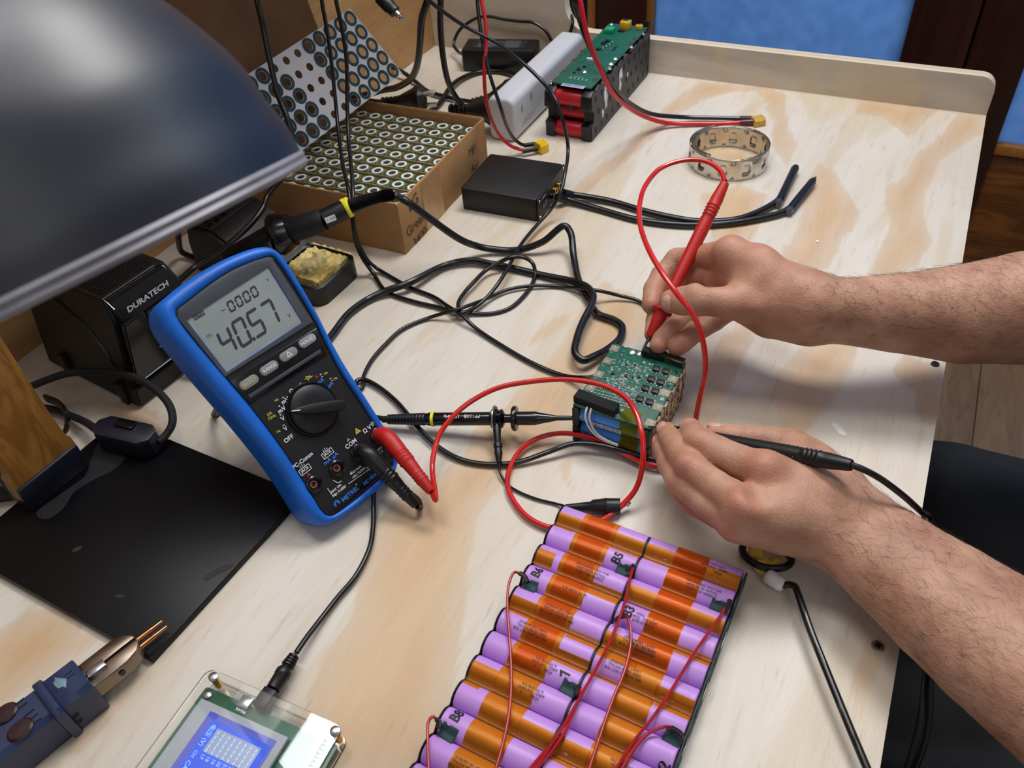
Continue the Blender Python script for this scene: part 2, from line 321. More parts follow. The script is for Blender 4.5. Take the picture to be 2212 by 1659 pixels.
def plywood(name, use_attr=True, grain=(1, 1, 1), base='#d8d1c6', tan='#c3a17b', off=0.):
    m = bpy.data.materials.new(name); m.use_nodes = True; N = m.node_tree.nodes; L = m.node_tree.links; b = N['Principled BSDF']
    tc = N.new('ShaderNodeTexCoord')
    def nz(sc, dirs, det=4, dist=0.):
        mp = N.new('ShaderNodeMapping'); mp.inputs['Scale'].default_value = dirs; L.new(tc.outputs['Object'], mp.inputs[0])
        n = N.new('ShaderNodeTexNoise'); n.inputs['Scale'].default_value = sc; n.inputs['Detail'].default_value = det; n.inputs['Distortion'].default_value = dist; L.new(mp.outputs[0], n.inputs[0]); return n.outputs[0]
    def mth(op, a, b_=None, c=None):
        n = N.new('ShaderNodeMath'); n.operation = op
        for i, q in enumerate((a, b_, c)):
            if q is None: continue
            if isinstance(q, (int, float)): n.inputs[i].default_value = q
            else: L.new(q, n.inputs[i])
        return n.outputs[0]
    def mr(v, a, b_, c=0., d=1.):
        n = N.new('ShaderNodeMapRange'); n.interpolation_type = 'SMOOTHSTEP'; L.new(v, n.inputs[0])
        for i, q in enumerate((a, b_, c, d)): n.inputs[i + 1].default_value = q
        return n.outputs[0]
    def mixc(f, a, b_):
        n = N.new('ShaderNodeMix'); n.data_type = 'RGBA'; L.new(f, n.inputs[0])
        for i, q in ((6, a), (7, b_)):
            if isinstance(q, str): n.inputs[i].default_value = lin(q)
            else: L.new(q, n.inputs[i])
        return n.outputs[2]
    g1 = tuple(7 * (.16 if i == GR else 1) for i in range(3)); 
    warp = mth('ADD', mth('MULTIPLY', mth('SUBTRACT', nz(5, g1, 5, .6), .5), .022), mth('MULTIPLY', mth('SUBTRACT', nz(34, g1, 3), .5), .010))
    if use_attr:
        a = N.new('ShaderNodeAttribute'); a.attribute_name = 'latewood'; s = mth('ADD', a.outputs['Fac'], warp)
    else: s = mth('SUBTRACT', mth('MULTIPLY', mth('SUBTRACT', nz(1.4, g1, 3, 1.), .55 + off), .2), warp)
    f = mr(s, -.002, .0035)
    depth = mr(s, 0., .03, .55, 1.)
    c1 = mixc(mr(nz(2.2, g1, 5, 1.2), .35, .7), base, '#cfc4b4')
    c1 = mixc(mr(nz(1.3, (3, 2, 3), 3), .45, .75, 0, .65), c1, '#c8b8a4')
    c1 = mixc(mr(nz(1.1, (6, 1.1, 6), 4, 1.5), .52, .60, 0, .55), c1, '#c9b79a')
    c2 = mixc(mr(nz(3.5, g1, 5), .3, .7), tan, '#cfb08c')
    c = mixc(mth('MULTIPLY', f, depth), c1, c2)
    sk = tuple(60 * (.11 if i == GR else 1) for i in range(3))
    c = mixc(mr(nz(4.5, sk, 3), .6, .8, 0, .42), c, '#9a8a7a')
    c = mixc(mr(nz(2.2, sk, 4), .5, .8, 0, .3), c, '#b49f86')
    spk = nz(55, (5, 2.5, 5), 2); c = mixc(mr(spk, .78, .82, 0, .5), c, '#5a4c40')
    L.new(c, b.inputs['Base Color']); b.inputs['Roughness'].default_value = .42; b.inputs['Specular IOR Level'].default_value = .45
    bp = N.new('ShaderNodeBump'); bp.inputs['Strength'].default_value = .25; bp.inputs['Distance'].default_value = .0006
    L.new(mth('ADD', nz(4.5, sk, 3), nz(220, (3, 3, 3), 2)), bp.inputs['Height']); L.new(bp.outputs[0], b.inputs['Normal'])
    return m
GR = 1; m_ply = plywood('plywood top face'); m_plyy = plywood('plywood board', False, off=-.06, base='#cfc0a8', tan='#bf9a68')
GR = 0; m_plyx = plywood('plywood kerb', False, off=.3, base='#b3aa9e')
m_plyedge = wood('plywood edge', '#e0d4bf', '#cbb894', '#a78d66', 8, (.3, 90, 400), .6, 3)
me.materials.append(m_ply); ob = bpy.data.objects.new('tabletop', me); COL.objects.link(ob); ob.parent = bench
# kerb board with rounded end, rising into a tall side panel with a curved inner corner
xe = aty(1221, 40, KY).x; KH = .047
prof = [(BX, 0), (EX, 0), (EX, KH - .018)] + [(EX - .018 + .018 * math.cos(a), KH - .018 + .018 * math.sin(a)) for a in np.linspace(.2, math.pi / 2, 6)]
prof += [(xe + .035 - .035 * math.sin(a), KH + .035 - .035 * math.cos(a)) for a in np.linspace(0, math.pi / 2, 8)] + [(xe, .42), (BX, .42)]
M = Matrix(((1, 0, 0, 0), (0, 0, 1, KY), (0, 1, 0, 0), (0, 0, 0, 1)))
mb = MB().prism([(x, z) for x, z in prof], 0, .017, M, b=.0012)
for i, f in enumerate(mb.f):
    p = [V(mb.v[k]) for k in f]; n = (p[1] - p[0]).cross(p[2] - p[1]).normalized(); mb.m[i] = 0 if abs(n.y) > .7 else 1
sbd = empty('side_board', (EX, KY, 0)); tag(sbd, 'low pale plywood kerb board with a rounded end, rising to a tall curved panel', 'board'); bpy.context.view_layer.update(); part('panel', mb, [m_plyx, m_plyedge], sbd)
m_pine = wood('amber pine ply', '#b58a56', '#c49a66', '#9a7040', 2.2, (6, 1.2, 9), .6, 3)
bbd = empty('back_board', (BX, KY, 0)); tag(bbd, 'tall amber plywood board standing behind the carton, with an unseen ledge added for shade', 'board'); bpy.context.view_layer.update()
part('panel', MB().box((BX - .0085, (KY - .3) / 2, .235), (.017, KY + .3 + .001, .47), b=.001), m_pine, bbd)
part('shade_shelf', MB().box((BX + .11, .60, .445), (.22, .58, .018), b=.001), m_pine, bbd)  # out of view, added and sized to shade the lid flap and board
for x, y in ((EX - .05, KY - .03), (EX - .05, -.2), (BX, KY - .03), (BX, -.2)): part('leg', MB().box((x, y, (FZ - TH) / 2), (.06, .06, -FZ - TH), b=.003), m_plyx, bench)
def screw(x, y, r, dark):
    p = at(x, y); mb = MB().lathe([(r, .0002), (r * .85, .0012), (r * .5, .0013), (r * .45, .0007), (0, .0007)], T(*p), 18)
    for a in (0, math.pi / 2): mb.box((0, 0, .0013), (r * 1.1, r * .22, .0006), T(*p) @ Rz(a + .4), mi=1)
    o = part('screw', mb, [m_steel if not dark else m_blk, m_blk], bench); o['label'] = 'screw head sunk in the plywood'
m_blk = mat('black plastic', '#08080a', .42, var=.15, bump=.05)
m_steel = mat('bright steel', '#b8b8ba', .28, 1.)
screw(1896, 1396, .0042, False); screw(2020, 787, .0036, True)
# ------------------------------------------------------------------ shared materials
m_blue = mat('blue rubber holster', '#0b63c8', .45, var=.05, vs=30, bump=.06)
m_dark = mat('dark charcoal plastic', '#17181b', .45, var=.1, bump=.08)
m_gloss = mat('glossy black plastic', '#060608', .22, coat=.3, var=.1)
m_grey = mat('grey bezel plastic', '#3a3d47', .5, bump=.1)
m_btn = mat('grey rubber button', '#85868a', .55)
m_white = mat('white print', '#e8e8ec', .5, var=.01)
m_ylw = mat('yellow print', '#c9b94a', .5, var=.01)
m_bprint = mat('blue print', '#2f7fe0', .5, var=.01)
m_rprint = mat('red print', '#c8281e', .5, var=.01)
m_red = mat('red rubber', '#b3150f', .5, var=.05, bump=.03)
m_cable = mat('black cable sheath', '#0a0a0c', .33, var=.1, coat=.1)
m_lcd = mat('reflective liquid crystal', '#8f9796', .35, var=.03, vs=20)
m_lcdside = mat('pale lcd edge', '#8d97ad', .3)
m_seg = mat('lcd segment', '#33363f', .4, var=.02)
m_pink = mat('socket sleeve', '#b0605c', .4)
m_hole = mat('socket hole', '#020202', .8)

def seg7(mb, ch, x, y, w, h, t, M, sl=.16, mi=0, z=.0001):
    S = {'0': 'abcdef', '4': 'bcfg', '5': 'acdfg', '7': 'abcf'}[ch]; g = t * .12; H = h / 2
    def hs(yc): return [(g + t * .15, yc), (t * .6 + g, yc + t / 2), (w - t * .6 - g, yc + t / 2), (w - g - t * .15, yc), (w - t * .6 - g, yc - t / 2), (t * .6 + g, yc - t / 2)]
    def vs(xc, y0, y1): return [(xc, y0 + g), (xc + t / 2, y0 + t * .6), (xc + t / 2, y1 - t * .6), (xc, y1 - g), (xc - t / 2, y1 - t * .6), (xc - t / 2, y0 + t * .6)]
    P = {'a': hs(h - t / 2), 'g': hs(H), 'd': hs(t / 2), 'f': vs(t / 2, H, h - t / 2), 'b': vs(w - t / 2, H, h - t / 2), 'e': vs(t / 2, t / 2, H), 'c': vs(w - t / 2, t / 2, H)}
    if ch == '7': S = 'abcf'.replace('f', '')
    for k in S: mb.add([(x + px + sl * py, y + py, z) for px, py in P[k]], [tuple(range(6))], M, mi)

# ------------------------------------------------------------------ multimeter leaning on its stand
RM = Matrix(((0.246, -0.5765, 0.7791, -0.3046), (0.9693, 0.1438, -0.1999, 0.29713), (0.0034, 0.8039, 0.5943, 0.01912), (0, 0, 0, 1)))
meter = empty('multimeter', RM); tag(meter, 'blue and black digital multimeter reading 40.57 propped up on the bench', 'multimeter')
outer = [(-50, 180), (-46, 186), (-38, 189), (-14, 192), (16, 191.5), (38, 187.5), (47, 182), (50.2, 174), (50, 164), (48, 131), (45, 107), (43, 80), (42.5, 50), (40, 9), (35, -3), (27, -9), (17, -11.5), (-5, -11.5), (-30, -9), (-42, -5), (-47, 3), (-47, 12), (-45, 45), (-46, 80), (-49, 120), (-51.5, 153), (-52, 172)]
inner = [(-40, 174), (-38, 178), (-30, 179.2), (8, 182.5), (35, 179), (42.5, 176.5), (44, 170), (42, 120), (40, 108), (36.5, 81), (35.5, 42), (33, 4), (29, -2), (20, -4), (-25, -3.5), (-34, -1), (-37, 4), (-36, 20), (-34, 58), (-35, 98), (-37, 123)]
def raycast(poly, c, a):
    d = (math.cos(a), math.sin(a)); best = 0
    for i in range(len(poly)):
        p = poly[i]; q = poly[(i + 1) % len(poly)]; ex, ey = q[0] - p[0], q[1] - p[1]; den = d[0] * ey - d[1] * ex
        if abs(den) < 1e-9: continue
        t = ((p[0] - c[0]) * ey - (p[1] - c[1]) * ex) / den; u = ((p[0] - c[0]) * d[1] - (p[1] - c[1]) * d[0]) / den
        if t > 0 and -1e-9 <= u <= 1 + 1e-9: best = max(best, t)
    return (c[0] + d[0] * best, c[1] + d[1] * best)
def loop(poly, c, n=168):
    poly = [p[:2] for p in catmull([(x, y, 0) for x, y in poly], 5, True)]
    aa = [math.atan2(90 * math.sin(t), 45 * math.cos(t)) for t in np.linspace(0, 2 * math.pi, n, endpoint=False)]
    return [raycast(poly, c, a) for a in aa]
def ring_mesh(O, I, prof, k=.001):
    n = len(O); v = []; f = []
    for t, z in prof: v += [((o[0] + (i[0] - o[0]) * t) * k, (o[1] + (i[1] - o[1]) * t) * k, z * k) for o, i in zip(O, I)]
    for r in range(len(prof) - 1):
        for i in range(n): j = (i + 1) % n; f.append((r * n + i, r * n + j, (r + 1) * n + j, (r + 1) * n + i))
    return v, f
cc = (-1, 92); O = loop(outer, cc); I = loop(inner, cc)
v, f = ring_mesh(O, I, [(1.2, -34), (.5, -34), (.2, -33), (.03, -30), (0, -26), (0, -6), (.06, -1), (.3, 2.8), (.6, 3.6), (.85, 3), (1, 1), (1, -4)])
f.append(tuple(reversed(range(len(O))))); MB().add(v, f).build('holster', m_blue, meter, 50)
v, f = ring_mesh(I, [cc] * len(I), [(0, -3), (0, 1.4), (.02, 2), (.03, 1.2)]); n_ = len(I); f.append(tuple(3 * n_ + i for i in range(n_)))
MB().add(v, f).build('front_panel', m_dark, meter, 30)
k = .001
# display: bezel, glass, digits
bz = [(-40, 174), (-36, 177.5), (-20, 180), (8, 181.5), (30, 180), (41, 176), (40, 121), (-37.5, 123.5)]
bi = [(-36, 169.5), (-30, 169.9), (-20, 170.3), (8, 171.2), (25, 171.5), (35, 171.8), (33, 125.4), (-34.5, 125.6)]
def qring(O, I, z0, z1, zi):
    mb = MB(); n = len(O); v = [(x * k, y * k, z0 * k) for x, y in O] + [(x * k, y * k, z1 * k) for x, y in O] + [((a[0] * .8 + b[0] * .2) * k, (a[1] * .8 + b[1] * .2) * k, (z1 + .4) * k) for a, b in zip(O, I)] + [(x * k, y * k, z1 * k) for x, y in I] + [(x * k, y * k, zi * k) for x, y in I]
    f = [(r * n + i, r * n + (i + 1) % n, (r + 1) * n + (i + 1) % n, (r + 1) * n + i) for r in range(4) for i in range(n)]; return mb.add(v, f)
bzl = qring(bz, bi, 1, 2.2, .2).build('display_bezel', m_grey, meter, 35)
gq = [(x * k, y * k) for x, y in bi[::-1]][::-1]
gl_ = MB().prism(gq, 0.0009, .0013).build('display_glass', m_lcd, meter, 0)
ed = MB()
for a, b in ((0, 7), (7, 6), (6, 5)):
    p = V((*bi[a], 0)); q = V((*bi[b], 0)); d = (q - p).normalized(); nrm = V((-d.y, d.x, 0)); 
    if nrm.dot(V((0, 148, 0)) - p) < 0: nrm = -nrm
    w = 2.0; ed.add([(p + d * 1) * k, (q - d * 1) * k, (q + nrm * w - d * 3) * k, (p + nrm * w + d * 3) * k], [(0, 1, 2, 3)], T(0, 0, .00135))
ed.build('display_rim', m_lcdside, meter, 0)
dg = MB(); M0 = T(0, 0, .0014)
for i, c in enumerate('4057'): seg7(dg, c, (-28.6 + 12.6 * i) * k, 133.2 * k, .0103, .0195, .0021, M0 @ T(0, 0, 0), .2)
dg.box((-.0045, .1345, 0), (.0024, .0024, .0001), M0)
for i in range(4): seg7(dg, '0', (-7.6 + 6.7 * i) * k, 158 * k, .0053, .0078, .0013, M0, .16)
dg.box((6.1 * k, .1586, 0), (.001, .001, .0001), M0)
for t, x, y, s in (('~', -10.5, 162.5, .006), ('V', 29.5, 164, .0036), ('V', 27.6, 134.6, .0042)): dg.text(t, s, M0 @ T(x * k, y * k, 0))
dg.box((-29.5 * k, .1533, 0), (.004, .00035, .0001), M0); [dg.box(((-31 + 1.5 * j) * k, .152, 0), (.001, .00035, .0001), M0) for j in range(3)]
fr_ = MB().box((-27 * k, .1678, 0), (.0085, .0032, .0001), M0); dg.v += fr_.v; dg.f += [tuple(i + len(dg.v) - len(fr_.v) for i in q) for q in fr_.f]; dg.m += fr_.m
dg.build('display_digits', m_seg, gl_, 0)
MB().text('AUTO', .0028, M0 @ T(-27 * k, .1677, .0001)).build('display_sign', m_lcd, gl_, 0)
# button bar
bar_ = MB().prism([(-.0365, .1195), (.0398, .1165), (.0352, .0960), (-.0342, .0990)][::-1], .0015, .0026, b=.0006); bar_.build('button_bar', m_gloss, meter)
for (x, y, t, m_) in ((-26.2, 111.4, 'SELECT', m_ylw), (-8.4, 111.7, 'RANGE', m_white), (9.4, 112, '\u25b3', m_white), (27.2, 112.4, 'HOLD', m_white)):
    b_ = MB().prism(rrect(.0148, .0068, .0033), 0, .0022, b=.0008).build('button', m_btn, meter, 40, M=T(x * k, y * k, .0024) @ Rz(-.02))
    MB().text(t, .0034 if t[0] != '\u25b3' else .005, T(0 if t != 'HOLD' else -.0012, 0, .00225), bold=.012).build('button_text', m_, b_, 0)
    if t == 'HOLD': q = MB(); q.text('H', .0026, T(.0048, 0, .00226)); [q.box(c, s_) for c, s_ in (((.0048, .0017, .00226), (.003, .0003, .0001)), ((.0048, -.0017, .00226), (.003, .0003, .0001)), ((.0063, 0, .00226), (.0003, .0034, .0001)), ((.0033, 0, .00226), (.0003, .0034, .0001)))]; q.build('button_text', m_white, b_, 0)
MB().box((0, .1018, .0028), (.064, .0028, .0006), Rz(-.035) @ T(-.0035, 0, 0), b=.0003).build('trim_strip', m_grey, meter)
# dial
kx, ky = 1.2 * k, 69.5 * k
MB().lathe([(.0205, .001), (.0205, .002), (.0195, .0032), (.0188, .0032), (.0183, .0022)], T(kx, ky, 0), 48).build('dial_surround', m_gloss, meter, 40)
dl = MB().lathe([(.0180, .0018), (.0178, .0052), (.0165, .0064), (.010, .0068), (0, .0068)], T(kx, ky, 0), 48).build('dial', m_dark, meter, 40)
ha = math.atan2(54.4 - 75.4, 22.7 + 16.6)
hp = [(-.0205, 0), (-.015, .0022), (-.004, .0036), (.012, .0042), (.0205, .0040), (.0222, .0025), (.0222, -.0025), (.0205, -.0040), (.012, -.0042), (-.004, -.0036), (-.015, -.0022)]
MB().prism(hp[::-1], .0065, .0125, T(kx, ky, 0) @ Rz(ha), b=.0014).build('dial_pointer', m_dark, dl, 40)
MB().box((-.0165, 0, .0127), (.0065, .0007, .0003), T(kx, ky, 0) @ Rz(ha)).build('dial_mark', m_white, dl, 0)
# printing round the dial, exactly as read on the panel
pr = {m_white: MB(), m_ylw: MB(), m_bprint: MB(), m_rprint: MB()}
def P(t, x, y, s, m_, r=0., b=.02, sx=1.): MB().text(t, s * k, T(x * k, y * k, .00215 if y > 5 else .0029) @ Rz(r), bold=b, sx=sx).build('panel_print', m_, meter, 0)
for t, x, y, s, m_ in (('OFF', -26, 62.4, 4.6, m_white), ('V', -23.6, 69.6, 4.6, m_white), ('V', -21, 76.6, 4.6, m_white), ('mV', -18, 82.2, 4.6, m_white), ('mV', -12, 86.1, 4.6, m_white), ('\u03a9', -4.1, 88.6, 4.6, m_white), ('Hz', -16.9, 90, 2.6, m_ylw), ('Hz', -29, 71.1, 2.6, m_ylw), ('D%', -27, 84.8, 2.8, m_ylw), ('\u03a0/Hz', -27, 81.9, 2.8, m_ylw), ('A', 18, 86.9, 3.6, m_rprint), ('mA', 18.4, 82.6, 4.2, m_bprint), ('\u00b5A', 23.4, 76.2, 4.2, m_bprint), ('Hz', 25.5, 85, 2.6, m_ylw), ('Hz', 29.5, 77.6, 2.6, m_ylw), ('=', 21.6, 86.4, 2.6, m_white), ('~', 21.6, 84.6, 2.8, m_white), ('=', 26.2, 79.6, 2.6, m_white), ('~', 26.4, 77.8, 2.8, m_white),
    ('PC-Comm', -27, 43.6, 4.2, m_white), ('JACK', -8.7, 36.6, 2.9, m_white), ('JACK', -29.5, 37.4, 2.9, m_white), ('mA \u00b5A', -8.9, 31.8, 4.6, m_bprint), ('A', -29.5, 32.8, 4.2, m_rprint), ('COM', 10.4, 31, 4.6, m_white), ('\u03a9 V', 27.6, 32, 4.6, m_white), ('MAX 0.6A', 1.6, 12.9, 2.5, m_white), ('HBC FUSED', 2.6, 9.8, 2.5, m_white), ('MAX 10A', -19, 11.6, 2.5, m_white), ('HBC FUSED', -18, 8.5, 2.5, m_white), ('METREL', -12.6, 1.6, 4.6, m_bprint), ('MD9040', 7.5, .6, 4.2, m_bprint), ('MAX 1000V', 24, 14, 2.2, m_white), ('CAT IV', 25, 11.2, 2.2, m_white), ('\u00ae', -4.6, 4.2, 1.6, m_white)): P(t, x, y, s, m_)
P('~', -23.4, 72.6, 3.4, m_white); P('~', -12, 89, 3.4, m_white); P('=', -20.8, 79.7, 2.6, m_white); P('=', -17.8, 85.3, 2.6, m_white)
w_ = pr[m_white]; y_ = pr[m_ylw]
def ln(mb, a, b, w=.00045, z=.00215):
    a = V((a[0] * k, a[1] * k, 0)); b = V((b[0] * k, b[1] * k, 0)); d = (b - a).normalized(); n = V((-d.y, d.x, 0)) * w / 2; mb.add([a + n, a - n, b - n, b + n], [(0, 1, 2, 3)], T(0, 0, z))
for r in (1.2, 2.2, 3.2):
    for i in range(4): a0, a1 = (-.7 + .35 * i, -.35 + .35 * i); ln(w_, (2 + r * math.cos(a0), 88.4 + r * math.sin(a0)), (2 + r * math.cos(a1), 88.4 + r * math.sin(a1)))
for a, b in (((9, 90.4), (16, 89)), ((11, 91.7), (11, 88.3)), ((11, 91.7), (14, 89.6)), ((11, 88.3), (14, 89.6)), ((14, 91.2), (14, 88.2))): ln(y_, a, b)
for a, b in (((8.2, 86), (9.8, 86)), ((9.8, 84.6), (9.8, 87.4)), ((11, 84.6), (11, 87.4)), ((11, 86), (12.6, 86)), ((31.8, 33), (33, 33)), ((33, 31.2), (33, 34.6)), ((34.2, 31.2), (34.2, 34.6)), ((34.2, 33), (35.4, 33)), ((10.4, 34.4), (10.4, 36)), ((8.8, 34.4), (12, 34.4)), ((-17, 18), (-15.2, 14)), ((-15.2, 14), (-12, 13.4))): ln(w_, a, b)
for cx, cy in ((-8.7, 36.4), (-29.5, 37.2)):
    for a, b in (((-4.6, -2.1), (4.6, -2.1)), ((4.6, -2.1), (4.6, 2.1)), ((4.6, 2.1), (-4.6, 2.1)), ((-4.6, 2.1), (-4.6, -2.1)), ((-1.6, 2.8), (-1.6, 4.2)), ((0, 2.8), (0, 4.8)), ((1.6, 2.8), (1.6, 4.2))): ln(w_, (cx + a[0], cy + a[1]), (cx + b[0], cy + b[1]))
for a, b in (((-24, 16), (-24, 9)), ((-24, 9), (-21.5, 7.4)), ((-9, 8.4), (13, 6.6)), ((-2, 15), (-3.4, 12.4)), ((9.5, 8.6), (20, 9))): ln(w_, a, b)
tri = [(17.6, 34), (23, 34), (20.3, 38.6)]
y_.add([(x * k, y * k, .0021) for x, y in tri], [(0, 1, 2)]); 
for i in range(10): a = -.4 + i * .45; ln(pr[m_bprint], (-25 + 1.1 * math.cos(a), 2.6 + 1.1 * math.sin(a)), (-25 + 2.7 * math.cos(a), 2.6 + 2.7 * math.sin(a)), .0006, .0029)
for i, (m_, mb_) in enumerate(pr.items()): mb_.v and mb_.build('panel_lines', m_, meter, 0)
MB().text('!', .003, T(20.3 * k, 35.8 * k, .0022), bold=.02).build('warning_mark', m_hole, meter, 0)
# sockets
for x, y in ((-30.5, 24.8), (-9.4, 23.4), (11.6, 22.6), (32, 23.1)):
    s_ = MB().lathe([(.0062, .001), (.0062, .0034), (.0050, .0040), (.0044, .0032), (.0042, -.002), (0, -.002)], T(x * k, y * k, 0), 28).build('socket', m_gloss, meter, 40)
    MB().lathe([(.0026, -.0015), (.0026, .002), (.0019, .002), (.0019, -.001), (0, -.001)], T(x * k, y * k, 0), 20).build('contact_sleeve', m_pink, s_, 40)
MB().prism([(-.037, .0035), (.031, .0015), (.029, -.003), (-.034, -.0025)][::-1], .0015, .0027, b=.0003).build('name_strip', m_gloss, meter)
# tilting stand behind
zt = RM @ V((0, .118, -.033)); inv = RM.inverted()
foot = V((zt.x - .075, zt.y + .028, .003))
sd = MB(); ax = RM.to_3x3() @ V((1, 0, 0))
for s_ in (-1, 1): sd.rod(inv @ (zt + ax * .022 * s_), inv @ (foot + ax * .026 * s_), [(0, .003), (1, .003)], 8)
sd.rod(inv @ (foot - ax * .026), inv @ (foot + ax * .026), [(0, .0032), (1, .0032)], 8); sd.build('tilt_stand', m_dark, meter)
# ------------------------------------------------------------------ large pack of lilac cells, two columns side by side
m_lilac = mat('lilac cell wrap', '#c18fdd', .42, var=.015, vs=20)
m_green = mat('dark green insulating paper', '#1d3c3e', .7, bump=.1)
m_nick = mat('nickel', '#8d857a', .42, 1., bump=.05)
m_ink = mat('black ink', '#141018', .6, var=.01)
m_wire = mat('dark red wire', '#a80c1c', .35)
def filmmat(name, col, rough=.28):
    m = bpy.data.materials.new(name); m.use_nodes = True; N = m.node_tree.nodes; L = m.node_tree.links; N.remove(N['Principled BSDF'])
    t = N.new('ShaderNodeBsdfTransparent'); g = N.new('ShaderNodeBsdfGlossy'); g.inputs['Roughness'].default_value = rough; g.inputs[0].default_value = (1, .95, .8, 1); x = N.new('ShaderNodeMixShader')
    d = N.new('ShaderNodeBsdfDiffuse'); x2 = N.new('ShaderNodeMixShader'); x2.inputs[0].default_value = .07; d.inputs[0].default_value = (col[0] * .75, col[1] * .45, col[2] * .1, 1)
    tc = N.new('ShaderNodeTexCoord'); n = N.new('ShaderNodeTexNoise'); n.inputs['Scale'].default_value = 70; L.new(tc.outputs['Object'], n.inputs[0])
    bp = N.new('ShaderNodeBump'); bp.inputs['Strength'].default_value = .3; bp.inputs['Distance'].default_value = .0008; L.new(n.outputs[0], bp.inputs['Height']); L.new(bp.outputs[0], g.inputs['Normal'])
    lw = N.new('ShaderNodeFresnel'); lw.inputs[0].default_value = 1.28
    t.inputs[0].default_value = (*col, 1); L.new(lw.outputs[0], x.inputs[0]); L.new(t.outputs[0], x2.inputs[1]); L.new(d.outputs[0], x2.inputs[2]); L.new(x2.outputs[0], x.inputs[1]); L.new(g.outputs[0], x.inputs[2]); L.new(x.outputs[0], N['Material Output'].inputs[0]); return m
m_kap = filmmat('amber polyimide tape', (.99, .72, .11)); m_kap2 = filmmat('amber polyimide tape layered', (.99, .60, .06)); m_kapy = filmmat('yellow tape', (.9, .78, .12))
PIT = .01855; CR = .0091; CZ = .0093; UW = .0665
o0 = V((-.1587, .3254, 0)); MP = frame(o0, (math.cos(-.025), math.sin(-.025), 0), (0, 0, 1))
pack = empty('battery_pack', MP); tag(pack, 'large battery pack of lilac cells in two columns bound with orange tape', 'battery pack')
NR = 13
def zs(v, off=0., bridge=.5):
    i = round(v + .5); dv = (v - (i - .5)) * PIT; h_ = math.sqrt(max(0, CR * CR - dv * dv)); return CZ + max(h_, CR * bridge) + off
def pk(u, v, off=0., bridge=.5): return V((u, -v * PIT, zs(v, off, bridge)))
def put(name, mb, m, par, **k2): return mb.build(name, m, par, **k2)
cprof = [(.0045, 0), (.0078, 0), (.0088, .0004), (CR, .0012), (CR, .0022), (CR - .00015, .0028), (CR, .0034), (CR, .0640), (.0088, .0648), (.0078, .0652), (.0040, .0652)]
cell_me = None
for c in range(2):
    for i in range(NR):
        Mx = T(c * UW + .0006, -(i - .5) * PIT, CZ) @ Matrix.Rotation(math.pi / 2, 4, 'Y') if (i + c) % 2 else T(c * UW + .0658, -(i - .5) * PIT, CZ) @ Matrix.Rotation(-math.pi / 2, 4, 'Y')
        if cell_me is None:
            o = MB().lathe(cprof, None, 40).build('cell', m_lilac, pack, 45); cell_me = o.data
        else: o = bpy.data.objects.new('cell', cell_me); COL.objects.link(o); o.parent = pack
        o.matrix_local = Mx @ Rz(.7 * i + c)
# end sheets and nickel between the columns
for u, th, m_, nm, lab in ((-.0004, .0008, m_ink, 'end_sheet', 'black end sheet'), (UW, .0012, m_ink, 'middle_sheet', 'black sheet between the columns'), (2 * UW + .0012, .001, m_green, 'end_sheet', 'dark green end sheet')):
    pts = [(-(-.98) * PIT, .0015)]; V_ = np.linspace(-.98, NR - 1.02, 150)
    poly = [(-v * PIT, zs(v, -.0006, .35) + (0.0 if u < 2 * UW else -.0010)) for v in V_] + [(-V_[-1] * PIT, .0006), (-V_[0] * PIT, .0006)]
    mb = MB().prism(poly, -th / 2, th / 2, Matrix(((0, 0, 1, u), (1, 0, 0, 0), (0, 1, 0, 0), (0, 0, 0, 1))), b=.0001, seg=1); q = put(nm, mb, m_, pack); q['label'] = lab
for i in range(0, NR, 2):
    for u in (-.0010, 2 * UW + .0019):
        put('nickel_tab', MB().box((u, -(i) * PIT, CZ), (.0002, .012, .006)), m_nick, pack)
def film(u0, u1, v0, v1, m_, lay=0, bridge=.52, name='tape_strip'):
    nu = max(2, int((u1 - u0) / .003)); nv = max(3, int((v1 - v0) * 14)); mb = MB(); off = .00012 + .00013 * lay; v = []
    for a in range(nv + 1):
        for b in range(nu + 1):
            uu = u0 + (u1 - u0) * b / nu; vv = v0 + (v1 - v0) * a / nv; p = pk(uu, vv, off, bridge); p.z += .00012 * math.sin(uu * 900 + vv * 7) * (1 if .2 < (vv % 1) < .3 or (vv % 1) > .9 or (vv % 1) < .1 else 0); v.append(p)
    f = [(a * (nu + 1) + b, (a + 1) * (nu + 1) + b, (a + 1) * (nu + 1) + b + 1, a * (nu + 1) + b + 1) for a in range(nv) for b in range(nu)]
    mb.add(v, f); return put(name, mb, m_, pack, smooth=60)
E_ = .001
film(.0185, .0445, -.93, 12.4, m_kap, 1); film(.0215, .0410, -.9, 5.9, m_kap2, 2)
film(.0875, .1100, -.93, 12.4, m_kap, 1); film(.0870, .1095, -.9, 4.2, m_kap2, 2)
